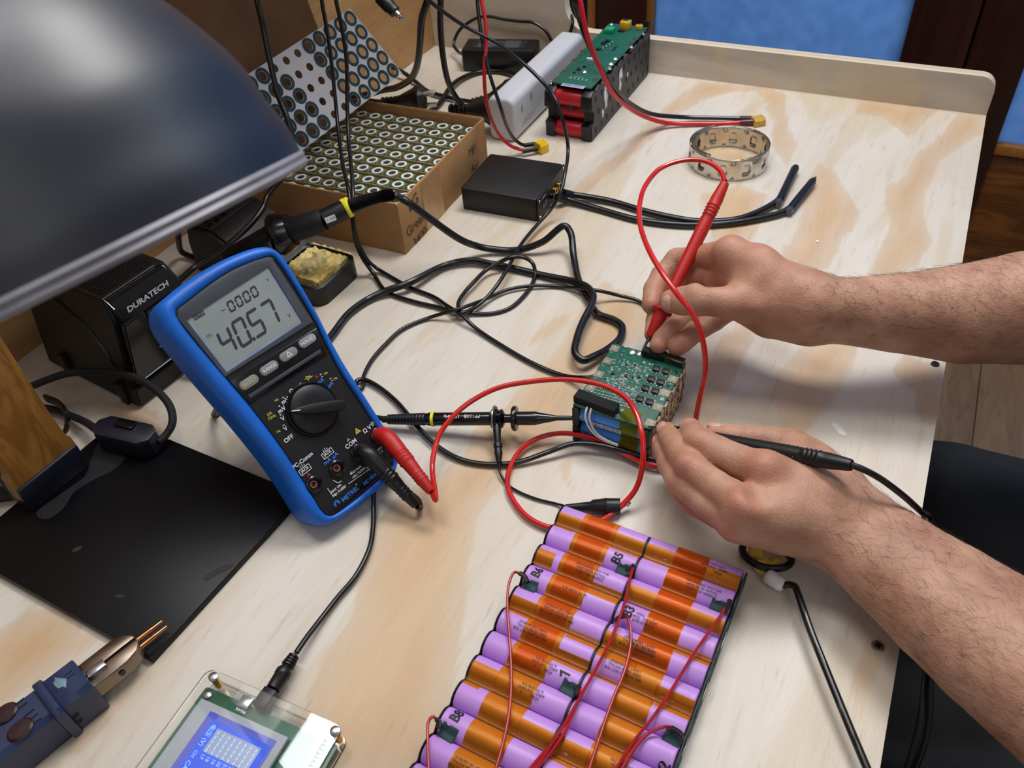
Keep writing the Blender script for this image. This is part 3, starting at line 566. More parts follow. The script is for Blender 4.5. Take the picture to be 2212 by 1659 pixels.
for u0, u1, v0, v1 in ((.0005, .066, -.42, .05), (.0005, .0150, .04, .22), (.0445, .066, .04, .30), (.0005, .0140, 1.42, 2.0), (.040, .066, 1.86, 2.46), (.0005, .0200, 3.62, 4.25), (.0450, .066, 3.9, 4.32), (.0440, .066, 4.78, 5.28), (.0005, .0190, 6.42, 7.06), (.0005, .0120, 7.04, 7.26), (.0440, .066, 7.5, 8.04), (.0005, .0190, 10.3, 11.0), (.044, .066, 10.4, 11),
    (.0672, .1325, -.45, .05), (.0672, .0870, .04, .20), (.0672, .0880, 1.46, 2.02), (.1100, .1325, 1.50, 1.95), (.1100, .1325, 2.9, 3.3), (.0672, .0930, 3.5, 4.5), (.0672, .090, 5.0, 5.2), (.1080, .1325, 4.62, 5.05), (.1080, .1325, 5.04, 5.3), (.0672, .0885, 7.5, 8.06), (.0672, .0885, 8.0, 8.25), (.1, .1325, 9.7, 10.1)):
    film(u0, u1, v0, v1, m_kap, 0)
def curl(P, r, nm, m_): return put(nm, MB().tube(P, r, 6), m_, pack)
# printing that follows the round cells
def wtext(nm, lab, t, size, u, v, rot=0., sx=1., bold=0., off=.0002, lift=0.):
    c_, s_ = math.cos(rot), math.sin(rot)
    def fn(x, y, z):
        uu = u + x * c_ - y * s_; yy = x * s_ + y * c_; vv = v - yy / PIT; p = pk(uu, vv, off, .35); return p
    q = put(nm, MB().text(t, size, None, sx=sx, bold=bold, fn=fn), m_ink, pack, smooth=0); q['label'] = lab
FH = 'FIRE HAZARD! NOT FOR\nVAPE! NEVER INSTALL,\nCARRY OR HANDLE!'; IC = 'ICR18650-26J M\nSAMSUNG   SDIEM\n3         TMQ4'; pi = math.pi
for t, u, v, r in ((FH, .041, 1.40, 0), ('ICR18650-26J M', .037, 2.16, 0), (FH, .034, 3.72, pi), (FH, .024, 4.62, pi), (IC, .042, 5.56, 0), (IC, .042, 6.68, 0), (FH, .030, 9.3, pi), (IC, .028, 10.4, pi),
    (IC, .114, -.62, 0), (FH, .112, .52, 0), (IC, .086, 2.52, pi), (IC, .092, 3.28, pi), (FH, .089, 3.86, pi), (FH, .087, 4.84, pi), (FH, .112, 7.18, 0), (FH, .113, 8.08, 0), (IC, .112, 8.8, 0), (IC, .112, 9.72, 0), (IC, .076, 10.4, pi)):
    v = round(v + .5) - .5 + .10
    wtext('cell_print', 'small black printing on the wrap', t, .0025 if '\n' in t else .0030, u, v, r, .86, .0, .0006)
for t, u, v, rot in (('B5', .0530, .62, 1.45), ('B6', .0085, 2.42, 1.5), ('B3', .0750, 2.52, 1.45), ('B4', .1270, .98, 1.5), ('7', .0560, 5.55, 1.9), ('B8', .0090, 8.32, 1.5), ('B2', .1280, 7.02, 1.4)): wtext('marker_lettering', 'handwritten ' + t, t, .0088, u, v, rot, .9, .03, .0003)
# sense wires with paper tabs
def loc(x, y, z=.019): return MP.inverted() @ at(x, y, z)
def tabp(u, v, rot=0.):
    c_, s_ = math.cos(rot), math.sin(rot); mb = MB(); n = 8; vv_ = []
    P_ = [(-.0055, -.0034), (.0055, -.0034), (.0055, .0034), (-.0055, .0034)]
    for a in range(n + 1):
        for b in range(n + 1):
            x = -.0052 + .0104 * a / n; y = -.0040 + .0080 * b / n
            if b == n and 2 <= a <= 3: y -= .0012
            uu = u + x * c_ - y * s_; yy = x * s_ + y * c_; vv_.append(pk(uu, v - yy / PIT, .0007, .6))
    f = [(a * (n + 1) + b, (a + 1) * (n + 1) + b, (a + 1) * (n + 1) + b + 1, a * (n + 1) + b + 1) for a in range(n) for b in range(n)]
    q = put('paper_tab', mb.add(vv_, f), m_green, pack, smooth=60); q.modifiers.new('s', 'SOLIDIFY').thickness = .0004; q['label'] = 'dark green paper tab'
def tabat(x, y, r=0.): p = loc(x, y, .018); tabp(p.x, -p.y / PIT, r)
for x, y, r in ((1348, 1228, .05), (1143, 1262, .05), (1229, 1484, -.12), (967, 1580, -.1), (1553, 1307, 0), (1453, 1591, -.1)): tabat(x, y, r)
def swire(pts, shr, zz=.0215):
    P_ = []
    for k_, (x, y) in enumerate(pts): P_.append(loc(x, y, .0200 if k_ == 0 else zz))
    P_[0].z = .0195
    q = put('sense_wire', MB().tube(P_, .00095, 8), m_wire, pack); 
    S_ = [loc(x, y, .0205) for x, y in shr]; put('heat_shrink', MB().tube(S_, .0016, 8), m_blk, q)
swire([(1368, 1222), (1364, 1236), (1350, 1300), (1322, 1376), (1290, 1440), (1262, 1490), (1222, 1560), (1180, 1625), (1130, 1700), (1110, 1730)], [(1352, 1232), (1362, 1228), (1369, 1221)], .0225)
swire([(1126, 1240), (1112, 1236), (1101, 1255), (1096, 1300), (1100, 1370), (1104, 1440), (1102, 1520), (1088, 1600), (1068, 1670), (1050, 1730)], [(1140, 1258), (1134, 1246), (1122, 1238)])
swire([(1346, 1329), (1356, 1336), (1363, 1375), (1352, 1440), (1322, 1515), (1296, 1590), (1270, 1670), (1255, 1730)], [(1328, 1342), (1338, 1334), (1350, 1330)])
swire([(1577, 1298), (1560, 1325), (1500, 1410), (1460, 1475), (1410, 1550), (1370, 1600), (1325, 1670), (1290, 1730)], [(1566, 1320), (1574, 1308), (1576, 1296)])
swire([(1251, 1484), (1254, 1500), (1240, 1535), (1220, 1580), (1190, 1625), (1150, 1672), (1120, 1720)], [(1245, 1502), (1246, 1490), (1252, 1482)])
swire([(946, 1557), (935, 1548), (926, 1558), (924, 1600), (926, 1670), (926, 1730)], [(948, 1572), (950, 1562), (943, 1554)])
swire([(1452, 1570), (1435, 1570), (1408, 1580), (1380, 1605), (1350, 1650), (1318, 1720)], [(1478, 1594), (1467, 1582), (1450, 1572)])
swire([(1214, 1590), (1180, 1620), (1145, 1660), (1095, 1720)], [(1216, 1588), (1213, 1592), (1210, 1594)], .021)
# ------------------------------------------------------------------ small blue pack with the protection board under test
m_cellblue = mat('blue cell wrap', '#4b94ea', .33, var=.02, coat=.2)
m_pcb = mat('green circuit board', '#0d5a4a', .5, var=.12, vs=300)
m_solder = mat('solder', '#d8d8d8', .25, 1., bump=.2, bs=900)
m_foam = mat('black foam', '#131315', .9, bump=.5, bs=900)
m_chip = mat('chip epoxy', '#141416', .45)
m_silk = mat('white silkscreen', '#cfe0d8', .6, var=.01)
m_ceram = mat('tan ceramic part', '#b8a888', .5, var=.3, vs=400)
m_paper = mat('tan paper wrap', '#b59c80', .75, var=.25, vs=160, bump=.3)
m_lbl = mat('white label', '#d9dce2', .5, var=.01)
m_wwire = mat('white wire', '#e4e4e0', .4)
FRc = V((-.1198, .4167, 0)); FLc = FRc + V((-.9997, .0237, 0)) * .0625
MQ = frame(FLc, FRc - FLc, (0, 0, 1)); bp_ = empty('battery_pack', MQ); tag(bp_, 'small block battery pack, blue cells under a green board, touched by the probes', 'battery pack')
PW, PD, PZ = .0625, .0800, .0385
def lq(x, y, z=PZ + .0008): p = atplane(MQ, x, y, z); return p.x, p.y
rows = 5; pit = .0182; y00 = -.001
for j in range(rows):
    for r_ in range(2):
        y = y00 + pit * (j + .5) * .935 + .0005; z = .0094 + .0188 * r_
        o = MB().lathe([(.004, 0), (.0085, 0), (.0090, .001), (.0090, .0605), (.0085, .0615), (.004, .0615)], None, 32).build('cell', m_cellblue, bp_, 45)
        o.matrix_local = T(.0005, y, z) @ Matrix.Rotation(math.pi / 2, 4, 'Y')
# black end holders (front left / right) and tan paper side
for x0_ in (-.0015, PW - .0055):
    mb = MB()
    for r_ in range(2):
        mb.prism([(-.0025, 0), (.078, 0), (.078, .0180), (-.0025, .0180)], 0, .0065, Matrix(((0, 0, 1, x0_), (1, 0, 0, 0), (0, 1, 0, .0004 + .0188 * r_), (0, 0, 0, 1))), b=.002, bot=True)
    mb.build('cell_holder', m_blk, bp_)
mb = MB()
random.seed(3)
for j in range(9):
    y = .0005 + j * .0088; mb.box((PW + .0012, y + .0044, .0195), (.0014 + .0006 * (j % 2), .0070, .0350), b=.0006)
q = mb.build('paper_side', m_paper, bp_)
mk = MB()
for j in range(85):
    y = random.uniform(.001, .078); z = random.uniform(.004, .034); a_ = random.uniform(-.6, .6); mk.box((0, 0, 0), (.0003, .0004, random.uniform(.002, .007)), T(PW + .0024, y, z) @ Rx(a_))
mk.build('marker_scrawl', mat('blue black scrawl', '#161c38', .6), q, 0)
pcb = MB().prism([(-.001, 0), (PW + .0005, -.001), (PW + .0008, PD), (.001, PD)], PZ - .0008, PZ + .0008, b=.0002).build('circuit_board', m_pcb, bp_)
for nm, x, y, w, d, h_, m_ in (('foam_block', *lq(1286, 875), .0335, .0085, .0060, m_foam),): 
    a = V((*lq(1247, 862), 0)); b = V((*lq(1330, 893), 0)); c = (a + b) / 2; MB().box((0, 0, 0), ((b - a).length + .002, .0095, .0070), T(c.x, c.y, PZ + .0043) @ Rz(math.atan2(b.y - a.y, b.x - a.x)), b=.0006).build('foam_block', m_foam, pcb)
a = V((*lq(1390, 765), 0)); b = V((*lq(1438, 778), 0)); c = (a + b) / 2; MB().box((0, 0, 0), ((b - a).length, .0070, .0065), T(c.x, c.y, PZ + .0041) @ Rz(math.atan2(b.y - a.y, b.x - a.x)), b=.0006).build('foam_block', m_foam, pcb)
a = b; b = V((*lq(1477, 791), 0)); c = (a + b) / 2; q = MB().box((0, 0, 0), ((b - a).length, .0068, .0058), T(c.x, c.y, PZ + .0037) @ Rz(math.atan2(b.y - a.y, b.x - a.x)), b=.0005).build('foam_block', mat('foam under amber tape', '#2a1c08', .25, coat=.5), pcb); q['label'] = 'foam block wrapped in amber tape'
f4 = 3.687
def c4(x, y): return lq(1150 + x / f4, 650 + y / f4)
for x, y in ((985, 550), (1062, 572), (945, 632), (1020, 657), (900, 706), (978, 728), (855, 791), (932, 814)):
    X, Y = c4(x, y); q = MB().box((0, .0006, 0), (.0072, .0074, .0004), T(X, Y, PZ + .0010)).build('chip_pad', m_solder, pcb, 0)
    ch = MB().box((0, 0, .0013), (.0060, .0052, .0022), T(X, Y, PZ + .0009), b=.0003).build('power_transistor', m_chip, pcb)
    lg = MB(); [lg.box((s_ * .0018, -.0040, .0004), (.0009, .0022, .0006), T(X, Y, PZ + .0009)) for s_ in (-1, 1)]; lg.build('pin', m_solder, ch, 0)
for x, y in ((655, 380), (600, 480), (530, 585), (465, 695), (1120, 625), (1060, 735), (1000, 850), (940, 975)):
    X, Y = c4(x, y); MB().box((0, 0, 0), (.0074, .0078, .0003), T(X, Y, PZ + .0010)).build('solder_pad', m_nick, pcb, 0); MB().box((0, 0, 0), (.0056, .0062, .0004), T(X, Y, PZ + .0013), b=.0001).build('nickel_tab', m_nick, pcb, 0)
    MB().text('3', .005, T(X, Y, PZ + .00155)).build('weld_mark', m_ceram, pcb, 0)
for x, y, r in ((798, 408, .0034), (858, 420, .0032), (730, 408, .0009), (712, 437, .0011)):
    X, Y = c4(x, y); MB().lathe([(r, .0), (r * .93, .0006), (r * .6, .0013), (0, .0016)], T(X, Y, PZ + .0008), 20).build('solder_blob', m_solder, pcb)
sm = MB(); sc_ = MB(); sk = MB()
def inpoly(x, y, P):
    r = False
    for i in range(len(P)):
        a, b = P[i], P[i - 1]
        if (a[1] > y) != (b[1] > y) and x < (b[0] - a[0]) * (y - a[1]) / (b[1] - a[1]) + a[0]: r = not r
    return r
Pz = [(650, 465), (740, 470), (940, 540), (900, 620), (860, 690), (790, 800), (680, 790), (560, 640)]
Pz2 = [(500, 680), (840, 770), (760, 900), (460, 760)]
n_ = 0
while n_ < 210:
    x, y = random.uniform(450, 950), random.uniform(460, 900)
    a_ = inpoly(x, y, Pz)
    if not a_: continue
    n_ += 1; X, Y = c4(x, y); X = round(X / .0009) * .0009; Y = round(Y / .0007) * .0007; w, d = random.choice(((.0011, .0006), (.0006, .0011), (.0014, .0008)))
    (sm if random.random() < .62 else sc_).box((X, Y, PZ + .0011), (w, d, .0007))
    if random.random() < .5: sk.box((X, Y, PZ + .00085), (w + .0006, d + .0005, .0001))
for k_, (xa, ya, xb, yb, n2) in enumerate(((500, 685, 835, 770, 24), (478, 705, 818, 795, 24), (470, 728, 800, 815, 12), (462, 745, 780, 835, 12), (458, 765, 770, 852, 26), (630, 650, 840, 735, 20), (610, 665, 830, 745, 20))):
    for i in range(n2):
        t = i / (n2 - 1); X, Y = c4(xa + (xb - xa) * t, ya + (yb - ya) * t)
        w = .0007 if n2 > 13 else .0016; (sm if i % 2 == 0 or k_ > 3 else sc_).box((X, Y, PZ + .0011), (w, .0012 if n2 > 13 else .0009, .0007))
ic = MB()
for x, y, s_ in ((640, 580, .0026), (745, 603, .0028), (820, 515, .0018), (850, 610, .0018), (745, 515, .0016), (800, 610, .0014), (1140, 560, .0014), (1080, 680, .0014), (1150, 575, .0012)): X, Y = c4(x, y); ic.box((X, Y, PZ + .0014), (s_, s_, .0012), b=.0002)
for mb, m_, nm in ((sm, m_solder, 'tiny_components'), (sc_, m_ceram, 'tiny_components'), (sk, m_silk, 'silkscreen'), (ic, m_chip, 'chips')): q = mb.build(nm, m_, pcb, 0); q['kind'] = 'stuff'
sk = MB()
for x, y, t in ((745, 367, 'P-'), (893, 492, 'B-'), (945, 505, '2.V'), (675, 910, 'V1'), (720, 870, 'JP'), (1035, 785, 'B5')): X, Y = c4(x, y); MB().text(t, .003, T(X, Y, PZ + .00092) @ Rz(.1), bold=.02).build('board_print', m_silk, pcb, 0)
for x, y in ((627, 408), (562, 512), (430, 728), (500, 615), (1100, 660), (1040, 770)): X, Y = c4(x, y); sk.box((X, Y, PZ + .0009), (.0012, .0005, .0001))
q = sk.build('silkscreen_dashes', m_silk, pcb, 0); q['kind'] = 'stuff'
# amber tape over the board edge and down the front, white leads, moisture label
fm = lambda xs_, zs_, y: None
def front(x, z, off=0.):
    r_ = 0 if z < .0188 else 1; zc = .0094 + .0188 * r_; dz = z - zc; return V((x, y00 + .0090 - math.sqrt(max(.009 ** 2 - dz * dz, .00002)) - .0006 - off, z))
def frontfilm(x0_, x1_, z0_, z1_, m_, nm, off=.0003, slant=0., top=0.):
    v = []; Z_ = list(np.linspace(z0_, z1_, 26)); n = 5
    for z in Z_:
        for b in range(n + 1): x = x0_ + (x1_ - x0_) * b / n + slant * (z - z0_); v.append(front(x, min(z, .0372), off))
    nz_ = len(Z_)
    if top:
        for yy in (0.0015, top / 2, top):
            for b in range(n + 1): x = x0_ + (x1_ - x0_) * b / n + slant * (z1_ - z0_) - yy * .1; v.append(V((x, yy - .001, PZ + .0016)))
        nz_ += 3
    f = [(a * (n + 1) + b, a * (n + 1) + b + 1, (a + 1) * (n + 1) + b + 1, (a + 1) * (n + 1) + b) for a in range(nz_ - 1) for b in range(n)]
    return MB().add(v, f).build(nm, m_, bp_, 60)
frontfilm(.038, .0530, .0015, .038, m_kapy, 'amber_tape', top=.013)
frontfilm(.0395, .0540, .0060, .0215, filmmat('yellow tape doubled', (.85, .66, .04)), 'amber_tape', .0006)
frontfilm(.0155, .0400, .0212, .0285, m_lbl, 'moisture_label', .0003)
lt = MB()
Mf = Matrix(((1, 0, 0, 0), (0, 0, -1, 0), (0, 1, 0, 0), (0, 0, 0, 1)))
def ftext(mb, t, s_, x, z, off=.0005, sx=1., rot=0.): mb.text(t, s_, None, sx=sx, fn=lambda X, Y, Z: front(x + X * math.cos(rot) - Y * math.sin(rot), z + Y * math.cos(rot) + X * math.sin(rot), off))
ftext(lt, '\u8fdb\u6c34\u53d8\u7ea2\u68c0\u6d4b', .0037, .0280, .0263); ftext(lt, 'Water Detection', .0029, .0280, .0231)
ftext(lt, 'ICR18650', .0042, .012, .0130, .0003, 1, math.pi); ftext(lt, 'LGDBHE', .0034, .024, .0128, .0003); ftext(lt, 'ICR18650', .0030, .046, .0100, .0009)
q = lt.build('label_print', m_ink, bp_, 0)
for dx_, en in ((0, 0), (.0035, .001)):
    MB().tube([V((.0105 + dx_, .0035, PZ + .0016)), V((.0108 + dx_, -.0012, PZ + .0005)), V((.011 + dx_, -.0035, .034)), V((.0135 + dx_, -.0045, .0265)), V((.019 + dx_, -.0042, .0185)), V((.029 + dx_, -.0036, .0135 + en)), V((.0385, -.0032, .0125 + en))], .00085, 8).build('white_lead', m_wwire, bp_)
    MB().lathe([(.0011, 0), (.0008, .0008), (0, .001)], T(.0105 + dx_, .0037, PZ + .001), 12).build('solder_blob', m_solder, pcb)

# ------------------------------------------------------------------ long pack of red cells in black holders
m_cellred = mat('red cell wrap', '#c2182a', .4, var=.03)
m_hold = mat('black plastic cell holder', '#0d0d0f', .4, var=.2, bump=.1)
m_yconn = mat('yellow connector nylon', '#d9a21a', .4)
LX0, LX1, LY0, LP, LH = -.4215, -.3595, .893, .0197, .0603
ML = frame((LX0, LY0, 0), (1, .0, 0), (0, 0, 1)); lp = empty('battery_pack', ML); tag(lp, 'long black battery pack with red cell ends and green board, beside the power strip', 'battery pack')
LW = LX1 - LX0; NC = 11
def wavy(n, lift=0.):      # side profile of a hexagonally stepped holder in (y, z)
    P_ = []
    for i in range(n): P_ += [(LP * (i + .15), LH + lift), (LP * (i + .5), LH + .0022 + lift), (LP * (i + .85), LH + lift), (LP * (i + 1), LH - .0012 + lift)]
    return P_
side = [(0, .001), (0, .017), (-.0015, .020), (.0085, .0225), (.0095, .036), (-.0015, .040), (-.002, .044), (0, .058)] + wavy(NC) + [(LP * NC, .058), (LP * NC + .003, .04), (LP * NC - .003, .036), (LP * NC, .018), (LP * NC, .001)]
for x_ in (0, LW - .0135):
    w_ = .0135; MB().prism(side, 0, w_, Matrix(((0, 0, 1, x_), (1, 0, 0, 0), (0, 1, 0, 0), (0, 0, 0, 1))), b=.0012, bot=True).build('cell_holder', m_hold, lp)
# holder face openings on the right side: stamped slots and torn white patches
sl = MB(); random.seed(11)
for i in range(NC):
    for r_ in range(3):
        y = LP * (i + .5 + (.5 if r_ == 1 else 0)); z = .010 + .0200 * r_
        if y > LP * NC - .004: continue
        sl.box((LW + .0009, y + .004, z + .001), (.0006, .0030, .0070), b=.0001)
sl.build('wrap_slots', m_hole, lp)
MB().prism([(.002, .0015)] + [(yy, zz) for yy, zz in [(.001, .019), (.008, .024), (.008, .036), (.001, .041), (.001, LH - .002)]] + wavy(NC, -.0006)[1:-1] + [(LP * NC - .002, LH - .004), (LP * NC - .002, .0015)], 0, .0006, Matrix(((0, 0, 1, LW + .0002), (1, 0, 0, 0), (0, 1, 0, 0), (0, 0, 0, 1)))).build('side_wrap', mat('charcoal side wrap', '#2b2b2e', .5, var=.1, vs=60, bump=.3, bs=250), lp, 0)
for y, z, sy, sz in ((.045, .041, .003, .016), (.050, .034, .0025, .009), (.099, .036, .0045, .010), (.097, .047, .0025, .006), (.102, .044, .003, .010), (.126, .036, .002, .003), (.037, .022, .003, .005)):
    P_ = [(y + sy * (1 + .35 * math.sin(3.1 * a + z * 900)) * math.cos(a), z + sz * (1 + .3 * math.cos(5 * a + y * 500)) * math.sin(a)) for a in np.linspace(0, 2 * math.pi, 15)[:-1]]
    q = MB().prism(P_, 0, .0008, Matrix(((0, 0, 1, LW + .0008), (1, 0, 0, 0), (0, 1, 0, 0), (0, 0, 0, 1))), b=.0003).build('glue_patch', mat('white silicone glue', '#e8e8e6', .45), lp); q['label'] = 'white glue smear'
for r_ in range(3):
    for i in range(NC if r_ != 1 else NC - 1):
        y = LP * (i + .5 + (.5 if r_ == 1 else 0)); z = .0102 + .0200 * r_
        if i > 0 and r_ < 2: continue          # inner cells are walled in by the holders
        if r_ == 2 and i > 0: continue
        o = MB().lathe([(.009, .0), (.0094, .001), (.0094, .0425), (.009, .0435)], None, 32).build('cell', m_cellred, lp, 45); o.matrix_local = T(.0093, y, z) @ Matrix.Rotation(math.pi / 2, 4, 'Y')
MB().box((LW / 2, LP * NC / 2 + .012, LH / 2), (LW - .020, LP * NC - .03, LH - .006), b=.002).build('inner_cells', m_hold, lp)
mb = MB()
for z in (.0300,): mb.box((LW / 2, .0035 + .0100, .0505 - .0105), (LW - .02, .004, .004), b=.0006); mb.box((LW / 2, .0075, .0400), (.010, .003, .010), b=.0008)
mb.build('holder_bridge', m_hold, lp)
PZ2 = LH + .0055
pcb2 = MB().prism([(.006, .010), (LW - .003, .008), (LW - .002, LP * NC - .004), (.004, LP * NC - .004)], PZ2 - .0008, PZ2 + .0008, b=.0002).build('circuit_board', m_pcb, lp)
def l3(x, y):
    p = atplane(ML, 1000 + x / 3.16, y / 3.16, PZ2 + .0008); return p.x, p.y
for x, y in ((630, 552), (700, 480), (765, 410), (820, 350), (870, 300), (905, 545), (1100, 375), (1140, 300), (1180, 265), (1255, 185), (985, 195)):
    X, Y = l3(x, y); q = MB().box((0, 0, 0), (.0075, .0085, .0004), T(X, Y, PZ2 + .001), b=.0001).build('nickel_tab', m_nick, pcb2, 0)
for i in range(NC):
    y = LP * (i + .5)
    MB().lathe([(.0030, 0), (.0032, .0015), (.0018, .0030), (0, .0034)], T(.0035, y + .005, LH + .0012), 14).build('solder_blob', m_solder, lp)
for x, y, r in ((1010, 440, .0038), (1040, 405, .0036), (1000, 470, .003), (1150, 325, .003), (1230, 235, .0025), (830, 495, .0035), (1015, 170, .003)):
    X, Y = l3(x, y); MB().lathe([(r, 0), (r, .001), (r * .6, .0024), (0, .003)], T(X, Y, PZ2 + .0006), 14).build('solder_blob', m_solder, pcb2)
for x, y, w, d, h_ in ((925, 340, .006, .006, .002), (960, 300, .006, .006, .002), (985, 285, .006, .006, .002), (790, 478, .004, .005, .002), (760, 500, .003, .003, .0015), (830, 460, .004, .003, .002), (1035, 335, .002, .012, .001), (1080, 215, .008, .006, .002), (900, 400, .003, .006, .0015)):
    X, Y = l3(x, y); MB().box((X, Y, PZ2 + .0008 + h_ / 2), (w, d, h_), b=.0003).build('chip', m_chip, pcb2)
X, Y = l3(870, 418); MB().box((X, Y, PZ2 + .003), (.010, .0035, .004), b=.0004).build('pin_header', m_lbl, pcb2)
mb = MB(); sk = MB()
for _ in range(150):
    x, y = random.uniform(740, 960), random.uniform(365, 520); X, Y = l3(x, y)
    if .006 < X < LW - .006: mb.box((X, Y, PZ2 + .0012), (random.uniform(.0008, .002), random.uniform(.0006, .0015), .0008))
for i in range(4): X, Y = l3(955 + 22 * i, 345 - 14 * i); mb.tube([V((X - .002, Y, PZ2 + .001)), V((X, Y, PZ2 + .004)), V((X + .001, Y, PZ2 + .001))], .0006, 6); 
for i in range(7): X, Y = l3(1010 + 8 * i, 350 - 7 * i); mb.box((X, Y, PZ2 + .001), (.006, .0008, .0006))
q = mb.build('tiny_components', m_solder, pcb2, 0); q['kind'] = 'stuff'
for x, y, t in ((780, 525, '+ + + + +'), (1240, 170, 'V'), (610, 552, 'B-')): X, Y = l3(x, y); MB().text(t, .004, T(X, Y, PZ2 + .0009)).build('board_print', m_silk, pcb2, 0)
for i in range(5): X, Y = l3(735 + 27 * i, 530 + 4 * i); sk.box((X, Y, PZ2 + .0009), (.0008, .004, .0001))
q = sk.build('silkscreen_dashes', m_silk, pcb2, 0)
X, Y = l3(752, 588); q = MB().box((0, 0, 0), (.030, .0075, .0002), T(X, Y, PZ2 + .001) @ Rz(-.03)).build('barcode_label', mat('lilac label', '#aab0cc', .5), pcb2, 0)
mb = MB(); random.seed(5); x = -.012
while x < .012: w = random.uniform(.0003, .001); mb.box((X + x, Y + .0006 - .03 * x, PZ2 + .00115), (w, .0025, .0001)); x += w + random.uniform(.0003, .0009)
mb.build('barcode', m_ink, q, 0)
for (x, y), sx_, sy_, sz_ in (((1110, 170), .0135, .0120, .0110), ((1203, 172), .0095, .0060, .0060)):
    X, Y = l3(x, y + 28); q = MB().box((X, Y, PZ2 + .0008 + sz_ / 2), (sx_, sy_, sz_), b=.0012).build('power_connector', m_yconn, lp)
    MB().box((X, Y + .001, PZ2 + .001 + sz_), (sx_ * .7, sy_ * .5, .0012), b=.0004).build('terminal', m_solder, q)
X, Y = l3(1003, 222); MB().box((X, Y, PZ2 + .004), (.012, .012, .0065), b=.001).build('green_wrap', mat('bright green tape', '#1f9a6a', .4), lp)
MB().box((LW - .004, LP * NC - .003, LH + .008), (.008, .006, .012), b=.001).build('corner_post', m_hold, lp)
# ------------------------------------------------------------------ open carton of cells with its lid flap
def cardmat(name, c1, c2):
    m = wood(name, c1, c2, c1, 30, (1, 1, 1), .8, 2.); return m
m_card = mat('brown cardboard', '#a97f50', .8, var=.05, vs=25, bump=.15, bs=500)
m_cardin = mat('inner cardboard', '#9b8558', .8, var=.05, vs=30)
m_tapeb = mat('clear tape on cardboard', '#b58f63', .35, var=.04, coat=.3)
m_gwrap = mat('green cell wrap', '#2c6047', .45)
m_wring = mat('white insulator', '#eceeec', .5, var=.01)
m_term = mat('cell terminal', '#5b5350', .35, .8)
bo = V((-.4514, .5965, 0)); bw, bd, bh = .1961, .2038, .0603; ang = 1.5974
dd = V((math.cos(ang), math.sin(ang), 0)); MBX = frame(bo + V((-dd.y, dd.x, 0)) * bw, V((dd.y, -dd.x, 0)), (0, 0, 1))
carton = empty('cardboard_carton', MBX); tag(carton, 'brown cardboard carton with handwritten words on its side, open and full of cells', 'carton')
bpy.context.view_layer.update()
t_ = .003
def edgewave(L, x_along=True):
    pass
for nm, c, d in (('wall_panel', (bw / 2, t_ / 2, bh / 2), (bw, t_, bh)), ('wall_panel', (bw / 2, bd - t_ / 2, bh / 2), (bw, t_, bh)), ('wall_panel', (t_ / 2, bd / 2, bh / 2), (t_, bd - 2 * t_, bh)), ('wall_panel', (bw - t_ / 2, bd / 2, bh / 2), (t_, bd - 2 * t_, bh)), ('bottom_panel', (bw / 2, bd / 2, .002), (bw - 2 * t_, bd - 2 * t_, .003))):
    MB().box(c, d, b=.0006).build(nm, m_card, carton)
# rough perforated rims
random.seed(2); rg = MB()
for i in range(46): rg.box((.004 + i * (bw - .008) / 45, .0012, bh + .0003), (.0026, .0022, .0012)); rg.box((.004 + i * (bw - .008) / 45, bd - .0012, bh + .0003), (.0030, .0022, .0012))
q = rg.build('torn_rim', m_card, carton)
pit_x = (bw - 2 * t_) / 10; pit_y = (bd - 2 * t_) / 10
for j in range(1, 10):
    MB().box((bw / 2, t_ + pit_y * j, .0270), (bw - 2 * t_ - .001, .0012, .048), b=.0002).build('divider', m_cardin, carton)
zz_ = []
for i in range(1, 10):
    P_ = [(t_ + .001, .004), (bd - t_ - .001, .004)]
    top = []
    for j in range(10): y = t_ + pit_y * j; top += [(y + .001, .0470), (y + pit_y * .42, .0525), (y + pit_y * .58, .0525), (y + pit_y - .001, .0470)]
    MB().prism(P_ + top[::-1], -.0005, .0005, Matrix(((0, 0, 1, t_ + pit_x * i), (1, 0, 0, 0), (0, 1, 0, 0), (0, 0, 0, 1)))).build('divider', m_cardin, carton, 0)
q = MB().box((bw + .0002, .068, bh / 2), (.0004, .040, bh - .001)).build('packing_tape', m_tapeb, carton, 0)
Ms = Matrix(((0, 0, 1, bw + .0006), (1, 0, 0, 0), (0, 1, 0, 0), (0, 0, 0, 1)))
def bp(x, y): p = atplane(MBX @ Ms, x, y, 0); return p.x, p.y
m_pen = mat('dark felt pen', '#2c2622', .7, var=.01)
hb = MB()
for t, x, y, s_, r in (('LG', 893, 437, .018, .12), ('Green', 899, 484, .0165, .03), ('3400', 908, 513, .0155, .03), ('MJ1', 1021, 323, .0135, .0), ('Apr', 1026, 360, .013, .0)):
    X, Y = bp(x, y); hb.text(t, s_, Ms @ T(X, Y, .0001) @ Rz(r), sx=.95, bold=-.002)
q = hb.build('felt_pen_writing', m_pen, carton, 0); q['label'] = 'handwritten LG Green 3400 MJ1 Apr'
